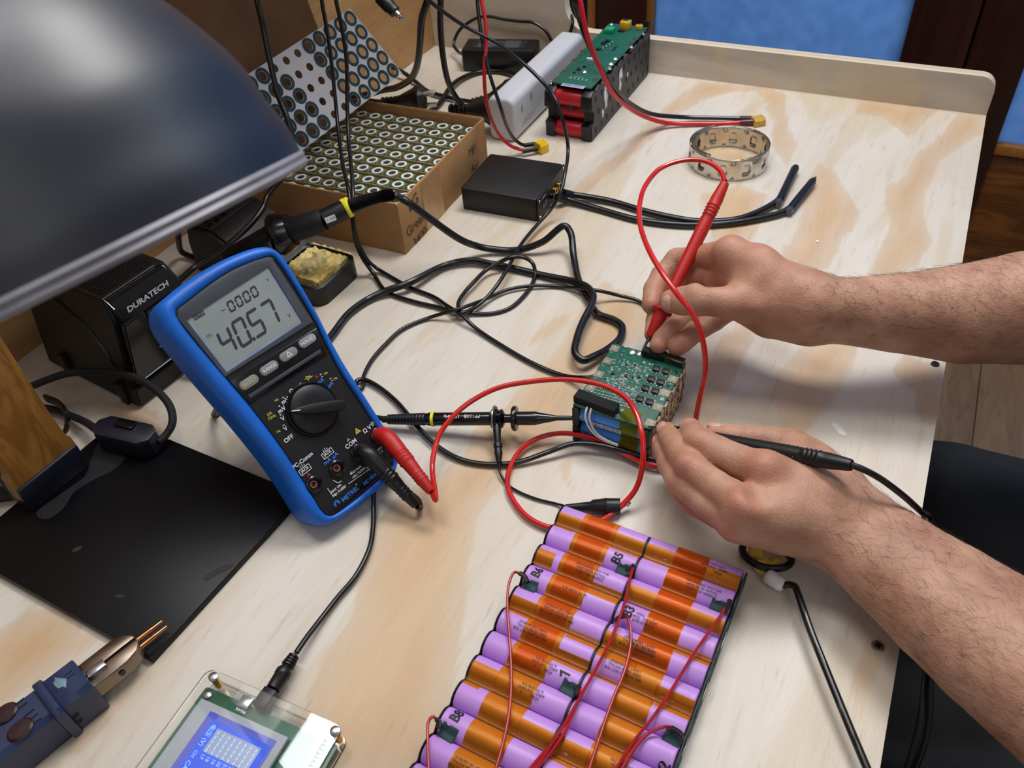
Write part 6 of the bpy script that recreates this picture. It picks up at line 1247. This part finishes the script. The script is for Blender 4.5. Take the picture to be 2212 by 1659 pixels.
for x, y in ((55, 1000), (240, 1190)): X, Y = pn(x, y, .032); MB().lathe([(.0062, 0), (.0062, .0012), (.0052, .0020), (0, .0022)], T(X, Y, .0308) @ Matrix.Scale(1.25, 4, (1, 0, 0)), 24).build('button', mat('dark maroon button', '#2a0a14', .4), pen)
q = MB()
for (xa, ya), (xb, yb) in (((190, 895), (290, 820)), ((205, 965), (325, 870)), ((285, 1050), (410, 950)), ((360, 1080), (455, 1000)), ((375, 1150), (495, 1055))): a = V((*pn(xa, ya, .031), .0309)); b = V((*pn(xb, yb, .031), .0309)); q.tube([a, b], .0007, 6, sm=0)
for (xa, ya), (xb, yb) in (((770, 560), (860, 490)), ((800, 590), (890, 520))): a = V((*pn(xa, ya, .032), .0319)); b = V((*pn(xb, yb, .032), .0319)); q.tube([a, b], .0005, 6, sm=0)
q.build('moulded_slots', mat('deep navy recess', '#060d2a', .6), pen)
q = MB().prism([pn(*p) for p in ((650, 575), (800, 590), (790, 700), (745, 685), (700, 710), (660, 680), (635, 640), (660, 610))][::-1], .0319, .0325, b=.0002); q.build('glue_blob', mat('clear glue', '#6f8a96', .2, coat=.6), pen)
MB().lathe([(.0024, 0), (.0022, .0004), (0, .0004)], T(-.018, cy - hw2 * 1.15, .014) @ Rx(math.pi / 2), 16).build('screw_hole', m_hole, pen)
# ------------------------------------------------------------------ thermocouple / wire with crumpled tape loop by the forearm
m_mask = mat('crumpled yellow tape', '#c9a92e', .5, col2='#e2c95a', vs=120)
tw = empty('heater_wire', at(1700, 1262, .006)); tag(tw, 'stiff black wire with a white blob, running down from the yellow taped loop', 'wire'); bpy.context.view_layer.update()
part('wire', MB().tube([at(1692, 1264, .008), at(1703, 1263, .010), at(1716, 1266, .012), at(1722, 1278, .013), at(1750, 1360, .013), at(1790, 1460, .013), at(1835, 1570, .012), at(1875, 1665, .011), at(1915, 1760, .009)], .0024, 12, sm=6), m_cable, tw)
wb = MB().rod(at(1655, 1240, .007), at(1694, 1268, .007), [(0, .0028), (.12, .0052), (.4, .0050), (.8, .0046), (.95, .0042), (1, .0022)], 16); wb.v = [tuple(V(v) * 1 + V((.0007, .0007, .0007)) * noise.noise(V(v) * 400)) for v in wb.v]; part('white_blob', wb, mat('white silicone glue', '#e8e8e6', .45), tw, smooth=60)
lpp = [(1612, 1172), (1603, 1187), (1615, 1207), (1640, 1222), (1670, 1228), (1698, 1224), (1710, 1210), (1695, 1192), (1650, 1172)]
part('loop', MB().tube([at(x, y, .009) for x, y in lpp], .0026, 12, closed=True), m_cable, tw)
random.seed(8)
def crumple(px, n=14, amp=.004, z0=.003):
    c = at(sum(p[0] for p in px) / len(px), sum(p[1] for p in px) / len(px), z0); P_ = [at(x, y, z0) for x, y in px]; v = [c]; f = []; m = len(P_); rr = 6
    for r in range(1, rr + 1):
        for i, p in enumerate(P_): q = c.lerp(p, r / rr); q.z = z0 + .003 + amp * noise.noise(q * 160) * 1.6; v.append(q)
    for i in range(m): f.append((0, 1 + i, 1 + (i + 1) % m))
    for r in range(rr - 1):
        for i in range(m): a = 1 + r * m; f.append((a + i, a + m + i, a + m + (i + 1) % m, a + (i + 1) % m))
    return MB().add(v, f)
for px in ([(1595, 1208), (1600, 1195), (1612, 1198), (1630, 1208), (1650, 1218), (1668, 1228), (1660, 1240), (1650, 1248), (1640, 1243), (1618, 1228), (1604, 1216)], [(1612, 1180), (1624, 1172), (1640, 1190), (1655, 1208), (1668, 1214), (1688, 1208), (1684, 1222), (1660, 1236), (1640, 1222), (1622, 1206)]):
    q = part('yellow_tape', crumple([(a[0], a[1]) for a in px]), m_mask, tw, smooth=0); q.modifiers.new('s', 'SOLIDIFY').thickness = .0003
# small debris on the plywood
def fleck(nm, lab, px, z, m_):
    P_ = [at(x, y, 0) for x, y in px]; c = sum(P_, V()) / len(P_); o = MB().prism([((p - c).x, (p - c).y) for p in P_], .0002, z, b=z * .3).build(nm, m_, None); o.location = c; tag(o, lab, 'scrap')
m_chipw = mat('white paint fleck', '#ebe9e4', .6)
fleck('paint_fleck', 'flat white paint fleck on the plywood above the lower hand', [(1796, 916), (1808, 914), (1822, 926), (1830, 938), (1826, 943), (1812, 938), (1806, 930)][::-1], .0005, m_chipw)
fleck('foam_crumb', 'tiny white crumb on the plywood above the upper forearm', [(1762, 521), (1768, 520), (1769, 524), (1763, 525)][::-1], .0012, m_chipw)
# small black device behind the lamp arm
sd2 = empty('black_device', at(12, 1058, 0)); tag(sd2, 'small black device peeking out behind the wooden lamp arm', 'device'); bpy.context.view_layer.update()
part('device_body', MB().box((0, 0, .010), (.05, .03, .020), T(*(at(-8, 1062, 0))) @ Rz(.6), b=.004), m_blk, sd2)
# ------------------------------------------------------------------ the person at the right: forearms and hands in view, body beyond the frame
import openvdb
class SDF:
    def __init__(s, lo, hi, h):
        s.lo = np.array(lo, np.float32); s.h = h; s.n = np.ceil((np.array(hi) - s.lo) / h).astype(int) + 1; s.D = np.full(tuple(s.n), .03, np.float32)
    def win(s, P, m):
        P = np.array(P); a = np.clip(np.floor((P.min(0) - m - s.lo) / s.h).astype(int), 0, s.n); b = np.clip(np.ceil((P.max(0) + m - s.lo) / s.h).astype(int) + 1, 0, s.n)
        ax = [s.lo[i] + s.h * np.arange(a[i], b[i], dtype=np.float32) for i in range(3)]; return tuple(slice(a[i], b[i]) for i in range(3)), np.meshgrid(*ax, indexing='ij')
    def chain(s, W_, G, pts):          # pts: (x,y,z,r[,squash normal, factor])
        sl, _ = W_; d = np.full(G[0].shape, .03, np.float32)
        for (p, ra), (q, rb) in zip(pts[:-1], pts[1:]):
            p = np.array(p, np.float32); q = np.array(q, np.float32); e = q - p; L2 = float(e @ e) + 1e-12
            t = np.clip(((G[0] - p[0]) * e[0] + (G[1] - p[1]) * e[1] + (G[2] - p[2]) * e[2]) / L2, 0, 1)
            dd_ = np.sqrt((G[0] - p[0] - t * e[0]) ** 2 + (G[1] - p[1] - t * e[1]) ** 2 + (G[2] - p[2] - t * e[2]) ** 2) - (ra + (rb - ra) * t)
            d = smin(d, dd_, .0015)
        return d
def smin(a, b, k):
    h = np.clip(.5 + .5 * (b - a) / k, 0, 1); return b + (a - b) * h - k * h * (1 - h)
def pts_(L_): return [(tuple(at(x, y, z)), r) for x, y, z, r in L_]
def limb(lo, hi, h, palm, fingers, extra, kp=.010, kf=.0045, ks=.0005, bumps=()):
    S_ = SDF(lo, hi, h); 
    for ch, k in palm:
        P_ = [p for p, r in ch]; m = max(r for p, r in ch) + .02; sl, G = S_.win(P_, m); S_.D[sl] = smin(S_.D[sl], S_.chain((sl, G), G, ch), k)
    base = S_.D.copy()
    for ch in fingers:
        P_ = [p for p, r in ch]; sl, G = S_.win(P_, max(r for p, r in ch) + .018); f = S_.chain((sl, G), G, ch); f = smin(base[sl], f, kf); S_.D[sl] = smin(S_.D[sl], f, ks)
    for p, r, k in bumps:      # k > 0 adds a soft mound, k < 0 presses a soft dent
        sl, G = S_.win([p], r + .02); d = np.sqrt((G[0] - p[0]) ** 2 + (G[1] - p[1]) ** 2 + (G[2] - p[2]) ** 2) - r
        S_.D[sl] = smin(S_.D[sl], d, k) if k > 0 else -smin(-S_.D[sl], d, -k)
    g = openvdb.FloatGrid(); g.background = .03; g.copyFromArray(S_.D); g.transform = openvdb.createLinearTransform(h)
    v, q = g.convertToQuads(isovalue=0); v = np.asarray(v) + S_.lo; q = np.asarray(q); nr = np.cross(v[q[:, 2]] - v[q[:, 0]], v[q[:, 3]] - v[q[:, 1]]); c = v[q].mean(1) - v.mean(0)
    return v, (q if (nr * c).sum() > 0 else q[:, ::-1])
m_skin = bpy.data.materials.new('skin'); m_skin.use_nodes = True; N = m_skin.node_tree.nodes; L = m_skin.node_tree.links; b = N['Principled BSDF']
def nn(t, **k):
    n = N.new(t)
    for a, v_ in k.items(): setattr(n, a, v_)
    return n
tc = nn('ShaderNodeTexCoord'); n1 = nn('ShaderNodeTexNoise'); n1.inputs['Scale'].default_value = 45; n1.inputs['Detail'].default_value = 5; L.new(tc.outputs['Object'], n1.inputs[0])
c1 = nn('ShaderNodeValToRGB'); c1.color_ramp.elements[0].position = .3; c1.color_ramp.elements[1].position = .7; c1.color_ramp.elements[0].color = lin('#a4775f'); c1.color_ramp.elements[1].color = lin('#c4987f'); L.new(n1.outputs[0], c1.inputs[0])
a_ = nn('ShaderNodeAttribute', attribute_name='redness'); mx = nn('ShaderNodeMix', data_type='RGBA'); L.new(a_.outputs['Fac'], mx.inputs[0]); L.new(c1.outputs[0], mx.inputs[6]); mx.inputs[7].default_value = lin('#bf6e5c')
L.new(mx.outputs[2], b.inputs['Base Color']); b.inputs['Roughness'].default_value = .5; b.inputs['Specular IOR Level'].default_value = .4
b.inputs['Subsurface Weight'].default_value = .25; b.inputs['Subsurface Radius'].default_value = (.004, .0014, .0008); b.inputs['Subsurface Scale'].default_value = 1
vo = nn('ShaderNodeTexVoronoi'); vo.inputs['Scale'].default_value = 900; L.new(tc.outputs['Object'], vo.inputs[0]); n2 = nn('ShaderNodeTexNoise'); n2.inputs['Scale'].default_value = 230; n2.inputs['Detail'].default_value = 4; n2.inputs['Distortion'].default_value = 1.2; L.new(tc.outputs['Object'], n2.inputs[0])
ad = nn('ShaderNodeMath', operation='ADD'); L.new(vo.outputs[0], ad.inputs[0]); m3 = nn('ShaderNodeMath', operation='MULTIPLY'); m3.inputs[1].default_value = 2.2; L.new(n2.outputs[0], m3.inputs[0]); L.new(m3.outputs[0], ad.inputs[1])
bp = nn('ShaderNodeBump'); bp.inputs['Strength'].default_value = .32; bp.inputs['Distance'].default_value = .0006; L.new(ad.outputs[0], bp.inputs['Height']); L.new(bp.outputs[0], b.inputs['Normal'])

# right hand (thumb towards the viewer) pinching the red probe
Wr = [(1765, 655, .090, .0200), (1770, 672, .070, .0195)]
el = V((.2132, .6355, .088))
R_arm = [([(tuple(at(1735, 652, .090)), .0185), (tuple(at(1800, 664, .086)), .0215), (tuple(at(1935, 670, .083)), .0270), (tuple(at(2080, 672, .082)), .0350), (tuple(at(2212, 660, .085)), .0400), (tuple(el), .0400)], .01),
         ([(tuple(at(1745, 675, .070)), .0185), (tuple(at(1810, 682, .070)), .0200), (tuple(at(1935, 688, .068)), .0240), (tuple(at(2080, 690, .066)), .0320), (tuple(at(2212, 675, .068)), .0380), (tuple(el + V((0, 0, -.01))), .0380)], .02)]
palmR = R_arm + [(pts_([(1745, 650, .090, .0190), (1660, 596, .103, .0150), (1582, 553, .106, .0135)]), .016), (pts_([(1745, 655, .084, .0180), (1665, 600, .092, .0155), (1592, 556, .094, .0130)]), .016),
    (pts_([(1748, 668, .074, .0180), (1670, 620, .078, .0155), (1600, 578, .080, .0125)]), .016), (pts_([(1750, 690, .068, .0170), (1680, 660, .068, .0150), (1612, 622, .068, .0115)]), .014),
    (pts_([(1735, 660, .085, .0175), (1660, 655, .086, .0185), (1598, 648, .089, .0135)]), .016), (pts_([(1740, 690, .074, .0150), (1660, 692, .070, .0125), (1608, 672, .068, .0100)]), .014), (pts_([(1640, 610, .094, .0150), (1585, 600, .086, .0135), (1548, 605, .076, .0105)]), .014), (pts_([(1620, 640, .078, .0130), (1580, 652, .066, .0100)]), .012)]
thR = pts_([(1620, 654, .088, .0150), (1585, 654, .089, .0138), (1545, 650, .090, .0120), (1507, 649, .0885, .0122), (1475, 650, .0850, .0114), (1450, 651, .0820, .0096)])
ixR = pts_([(1590, 558, .104, .0130), (1573, 550, .102, .0130), (1520, 556, .086, .0114), (1464, 565, .074, .0108), (1430, 594, .068, .0094), (1413, 625, .064, .0090), (1407, 658, .060, .0082)])
mdR = pts_([(1592, 562, .092, .0132), (1535, 590, .076, .0122), (1470, 612, .061, .0102), (1436, 650, .054, .0090), (1417, 692, .049, .0084), (1412, 722, .0470, .0077)])
rgR = pts_([(1604, 590, .080, .0110), (1550, 640, .068, .0096), (1496, 674, .059, .0090), (1456, 704, .0545, .0082), (1431, 732, .0515, .0078), (1423, 745, .0500, .0074)])
pkR = pts_([(1612, 625, .069, .0105), (1580, 665, .061, .0092), (1543, 692, .056, .0088), (1504, 717, .053, .0082), (1476, 740, .0510, .0078), (1463, 750, .0500, .0075)])
bR = [(tuple(at(1578, 538, .110)), .0090, .010), (tuple(at(1500, 632, .094)), .0060, .006), (tuple(at(1640, 560, .110)), .010, .012), (tuple(at(1540, 605, .100)), .007, -.008), (tuple(at(1640, 628, .112)), .009, -.010), (tuple(at(1458, 556, .079)), .005, .008)]
vR, qR = limb((-.185, .455, .028), (.225, .70, .165), .0012, palmR, [thR, ixR, mdR, rgR, pkR], (), bumps=bR)
# left hand holding the black probe like a pen
elL = V((.246, .2512, .056))
L_arm = [([(tuple(at(1800, 1075, .050)), .0205), (tuple(at(1868, 1128, .047)), .0215), (tuple(at(1950, 1190, .046)), .0235), (tuple(at(2060, 1270, .046)), .0270), (tuple(at(2180, 1355, .048)), .0300), (tuple(elL), .0400)], .01),
         ([(tuple(at(1765, 1130, .044)), .0205), (tuple(at(1830, 1180, .043)), .0210), (tuple(at(1910, 1245, .043)), .0230), (tuple(at(2020, 1335, .044)), .0265), (tuple(at(2130, 1420, .046)), .0300), (tuple(elL + V((-.01, -.01, 0))), .0400)], .02)]
palmL = L_arm + [(pts_([(1800, 1080, .053, .0185), (1730, 1050, .064, .0160), (1658, 1022, .070, .0140)]), .014), (pts_([(1795, 1110, .050, .0185), (1700, 1105, .062, .0155), (1612, 1098, .067, .0135)]), .014),
    (pts_([(1790, 1130, .046, .0180), (1690, 1130, .054, .0150), (1590, 1128, .056, .0125)]), .014), (pts_([(1780, 1142, .042, .0180), (1690, 1143, .044, .0135), (1602, 1132, .043, .0112)]), .014),
    (pts_([(1790, 1040, .050, .0170), (1735, 990, .052, .0150), (1712, 963, .053, .0115)]), .014), (pts_([(1760, 1030, .045, .0150), (1680, 1020, .050, .0140)]), .014)]
thL = pts_([(1760, 1000, .052, .0140), (1712, 962, .053, .0110), (1665, 952, .052, .0098), (1617, 948, .051, .0098), (1575, 943, .050, .0088), (1545, 938, .049, .0078)])
ixL = pts_([(1658, 1022, .070, .0130), (1600, 998, .072, .0112), (1548, 975, .070, .0108), (1510, 957, .067, .0110), (1496, 940, .056, .0095), (1491, 926, .049, .0082)])
mdL = pts_([(1612, 1098, .067, .0125), (1545, 1050, .068, .0105), (1490, 1008, .065, .0102), (1466, 975, .059, .0094), (1448, 947, .046, .0088), (1442, 934, .041, .0080)])
rgL = pts_([(1592, 1126, .056, .0115), (1525, 1085, .057, .0100), (1468, 1038, .053, .0096), (1447, 1002, .046, .0088), (1433, 968, .038, .0080), (1431, 955, .036, .0075)])
pkL = pts_([(1604, 1131, .043, .0106), (1550, 1112, .042, .0092), (1492, 1084, .040, .0088), (1464, 1050, .034, .0080), (1452, 1020, .027, .0074)])
bL = [(tuple(at(1650, 1008, .080)), .0080, .012), (tuple(at(1606, 1090, .077)), .0080, .012), (tuple(at(1512, 952, .074)), .0055, .008), (tuple(at(1482, 1000, .071)), .0055, .007), (tuple(at(1592, 1128, .064)), .006, .010), (tuple(at(1640, 1060, .086)), .007, -.010), (tuple(at(1790, 1070, .068)), .006, .010)]
vL, qL = limb((-.175, .22, .004), (.265, .50, .105), .0012, palmL, [thL, ixL, mdL, rgL, pkL], (), bumps=bL)
# rest of the body, coarser, beyond the picture: upper arms, torso, neck, head, legs
def ch(*a): return [((x, y, z), r) for x, y, z, r in a]
body = [(ch((.50, .46, -.22, .105), (.50, .46, -.05, .100), (.49, .46, .14, .112), (.48, .46, .24, .100)), .06), (ch((.47, .61, .28, .052), (.475, .46, .30, .07), (.47, .31, .28, .052)), .06), (ch((.475, .46, .33, .054), (.445, .46, .43, .052)), .05),
    (ch((.435, .46, .52, .076), (.43, .46, .56, .078), (.405, .46, .47, .056), (.375, .46, .455, .036)), .03), (ch((.362, .492, .548, .012), (.358, .46, .545, .014), (.362, .428, .548, .012)), .014), (ch((.372, .502, .505, .016), (.368, .49, .49, .018)), .014), (ch((.372, .418, .505, .016), (.368, .43, .49, .018)), .014), (ch((.345, .46, .505, .012), (.332, .46, .485, .014)), .012), (ch((.42, .378, .50, .018), (.425, .374, .52, .016)), .008), (ch((.42, .542, .50, .018), (.425, .546, .52, .016)), .008),
    (ch((.47, .65, .27, .052), (.34, .648, .18, .045), (.2132, .6355, .088, .041)), .03), (ch((.47, .27, .27, .052), (.36, .262, .16, .045), (.246, .2512, .056, .041)), .03),
    (ch((.50, .56, -.25, .10), (.22, .60, -.23, .085), (.06, .61, -.23, .062), (.07, .66, -.50, .055), (.08, .66, -.67, .040), (.0, .67, -.715, .032)), .06), (ch((.50, .36, -.25, .10), (.22, .27, -.22, .085), (.06, .25, -.21, .062), (.07, .25, -.50, .055), (.08, .25, -.67, .040), (.0, .24, -.715, .032)), .06)]
vB, qB = limb((-.10, .12, -.86), (.68, .80, .68), .0075, body, [], ())
V_ = np.concatenate([vR, vL, vB]); Q_ = np.concatenate([qR, qL + len(vR), qB + len(vR) + len(vL)])
me = bpy.data.meshes.new('person'); me.from_pydata(V_.tolist(), [], Q_.tolist()); me.materials.append(m_skin); me.polygons.foreach_set('use_smooth', [True] * len(Q_)); me.update()
red = np.zeros(len(V_), np.float32)
def blush(p, r, a):
    global red
    d = np.linalg.norm(V_ - np.array(p), axis=1); red = np.maximum(red, a * np.exp(-(d / r) ** 2))
for C_ in (thR, ixR, mdR, rgR, pkR, thL, ixL, mdL, rgL, pkL): blush(C_[-1][0], .011, .5); blush(C_[-3][0], .011, .22)
for x, y, z, r, a in ((1578, 530, .112, .022, .28), (1650, 1010, .084, .015, .5), (1605, 1092, .080, .014, .45), (1510, 955, .076, .014, .35), (1482, 1002, .072, .014, .35), (1520, 580, .09, .03, .45), (1640, 650, .11, .03, .35), (1470, 610, .08, .03, .4), (1640, 545, .11, .03, .4)): blush(tuple(at(x, y, z)), r, a * .8)
am = me.attributes.new('redness', 'FLOAT', 'POINT'); am.data.foreach_set('value', red)
person = bpy.data.objects.new('person', me); COL.objects.link(person)
tag(person, 'person in dark clothing seated at the bench edge, a test probe in each hand', 'person')
sm_ = person.modifiers.new('soften', 'SMOOTH'); sm_.factor = .5; sm_.iterations = 2
# nails
m_nail = mat('fingernail', '#cf9d90', .28, coat=.3, var=.02)
def nail(ch_, nd, rl=.0072, rw=.0058, back=.0015, up=.62):
    tip, r = ch_[-1]; d = (V(tip) - V(ch_[-2][0])).normalized(); n = V(nd); n = (n - d * n.dot(d)).normalized(); c = V(tip) + n * r * up - d * back; M_ = frame(c, d, n); mb = MB(); v = []; f = []
    for i in range(9):
        ph = math.pi / 2 * i / 8
        for j in range(20): a = 2 * math.pi * j / 20; v.append((rl * math.sin(ph) * math.copysign(abs(math.cos(a)) ** .8, math.cos(a)), rw * math.sin(ph) * math.copysign(abs(math.sin(a)) ** .8, math.sin(a)), r * .46 * math.cos(ph) ** .9 if i < 8 else 0))
    f = [(i * 20 + j, (i + 1) * 20 + j, (i + 1) * 20 + (j + 1) % 20, i * 20 + (j + 1) % 20) for i in range(8) for j in range(20)]
    q = mb.add(v, f, M_).build('fingernail', m_nail, person, 60); return q
toC = lambda p: (CP - V(p)).normalized()
nail(thR, toC(thR[-1][0]) + V((.1, -.3, .1)), .0078, .0064, .002); nail(thL, V((-.1, .75, .65)), .0085, .0055, .001); nail(mdL, toC(mdL[-1][0]) + V((-.8, .1, .2)), .0066, .0050, .0, .7); nail(ixL, V((-.9, .6, -.3)), .006, .005, .001); nail(rgL, V((-1, -.2, 0)), .006, .0048, .001)
# forearm hair, as fine strands
random.seed(21); hairm = mat('brown arm hair', '#3d2b20', .6, var=.1)
def hairs(vv, qq, n, xmin, lab, zmin):
    mb = MB(); cnt = 0; P_ = vv; 
    nrm = np.cross(P_[qq[:, 2]] - P_[qq[:, 0]], P_[qq[:, 3]] - P_[qq[:, 1]]); nrm /= np.linalg.norm(nrm, axis=1, keepdims=True) + 1e-12; cen = P_[qq].mean(1)
    ok = np.where((cen[:, 0] > xmin) & (nrm[:, 2] > zmin))[0]
    for k_ in random.sample(list(ok), min(n * 2, len(ok))):
        c = cen[k_]; w = min(1, (c[0] - xmin) / .05)
        if random.random() > w: continue
        nv = V(nrm[k_]); dirn = V((-.55, .25, 0)) + V((random.gauss(0, .35), random.gauss(0, .4), random.gauss(0, .2))); dirn = (dirn - nv * dirn.dot(nv)).normalized()
        L_ = random.uniform(.005, .012); lift = random.uniform(.1, .5); p0 = V(c); pts = [p0, p0 + dirn * L_ * .5 + nv * L_ * .3 * lift, p0 + dirn * L_ + nv * L_ * .42 * lift + V((random.gauss(0, .001), random.gauss(0, .001), 0))]
        mb.tube(pts, [.00005, .000045, .00002], 3, sm=2, caps=False); cnt += 1
        if cnt >= n: break
    q = mb.build('arm_hair', hairm, person, 0); q['kind'] = 'stuff'; return q
hairs(vR, qR, 3400, -.06, 'r', -.2); hairs(vL, qL, 3200, .0, 'l', -.2)
# clothing
m_cloth = mat('black cotton cloth', '#090c13', .85, var=.2, vs=14, bump=.25, bs=700)
def garment(name, chains, lo, hi, k=.05):
    v, q = limb(lo, hi, .009, chains, [], ()); me = bpy.data.meshes.new(name)
    v = v + np.array([[.006 * noise.noise(V(p) * 9), .006 * noise.noise(V(p) * 9 + V((5, 0, 0))), .008 * noise.noise(V(p) * 7 + V((0, 9, 0)))] for p in v]); me.from_pydata(v.tolist(), [], q.tolist()); me.materials.append(m_cloth); me.polygons.foreach_set('use_smooth', [True] * len(q)); o = bpy.data.objects.new(name, me); COL.objects.link(o); o.parent = person; return o
def grow(c, g): return ([(p, r + g) for p, r in c[0]], c[1])
garment('shirt', [grow(body[0], .018), grow(body[1], .016), (ch((.47, .65, .27, .066), (.37, .65, .205, .060)), .03), (ch((.47, .27, .27, .066), (.39, .262, .19, .060)), .03)], (.2, .12, -.5), (.70, .82, .42))
tr1 = ch((.50, .58, -.25, .12), (.30, .60, -.22, .115), (.13, .605, -.21, .100), (.05, .61, -.23, .080), (.07, .64, -.50, .070), (.08, .66, -.67, .062)); tr2 = ch((.50, .36, -.25, .12), (.30, .27, -.21, .115), (.13, .23, -.19, .105), (.05, .22, -.21, .085), (.07, .22, -.50, .070), (.08, .22, -.67, .062))
garment('trousers', [(tr1, .05), (tr2, .05), (ch((.5, .46, -.23, .14), (.34, .45, -.22, .12), (.20, .44, -.24, .10), (.10, .40, -.25, .07)), .06)], (-.12, .05, -.75), (.70, .86, -.04))
for y in (.665, .235):
    MB().box((-.02, y, FZ + .045), (.27, .10, .085), b=.035, seg=4).build('shoe', mat('black leather shoe', '#0b0b0c', .4), person)
hv, hq = limb((.30, .34, .44), (.54, .58, .68), .005, [(ch((.45, .46, .565, .088), (.44, .46, .59, .085)), .02), (ch((.475, .46, .50, .070), (.47, .46, .56, .085)), .03)], [], ())
me = bpy.data.meshes.new('hair'); me.from_pydata(hv.tolist(), [], hq.tolist()); me.materials.append(mat('short brown hair', '#2c2018', .8, bump=.8, bs=400)); me.polygons.foreach_set('use_smooth', [True] * len(hq)); o = bpy.data.objects.new('hair', me); COL.objects.link(o); o.parent = person
for s_ in (-1, 1):
    MB().lathe([(0, -.009), (.0066, -.0064), (.009, 0), (.0066, .0064), (0, .009)], T(.3655, .46 + s_ * .030, .525), 16).build('eye', mat('eye white', '#e8e4e0', .2), person, 60)
MB().tube([V((.345, .444, .458)), V((.340, .46, .460)), V((.345, .476, .458))], .0040, 8, flat=1.).build('lips', mat('lips', '#a8584e', .45), person)
# stool
stl = empty('stool', (.50, .46, FZ)); tag(stl, 'round black stool carrying the seated person', 'stool')
MB().lathe([(0, .34), (.17, .34), (.18, .35), (.18, .362), (.16, .370), (0, .370)], None, 32).build('seat', m_blk, stl)
for a in (0, 1, 2, 3): an = a * math.pi / 2 + .78; MB().rod((.13 * math.cos(an), .13 * math.sin(an), .34), (.19 * math.cos(an), .19 * math.sin(an), 0), [(0, .012), (1, .012)], 10).build('leg', m_steel, stl)
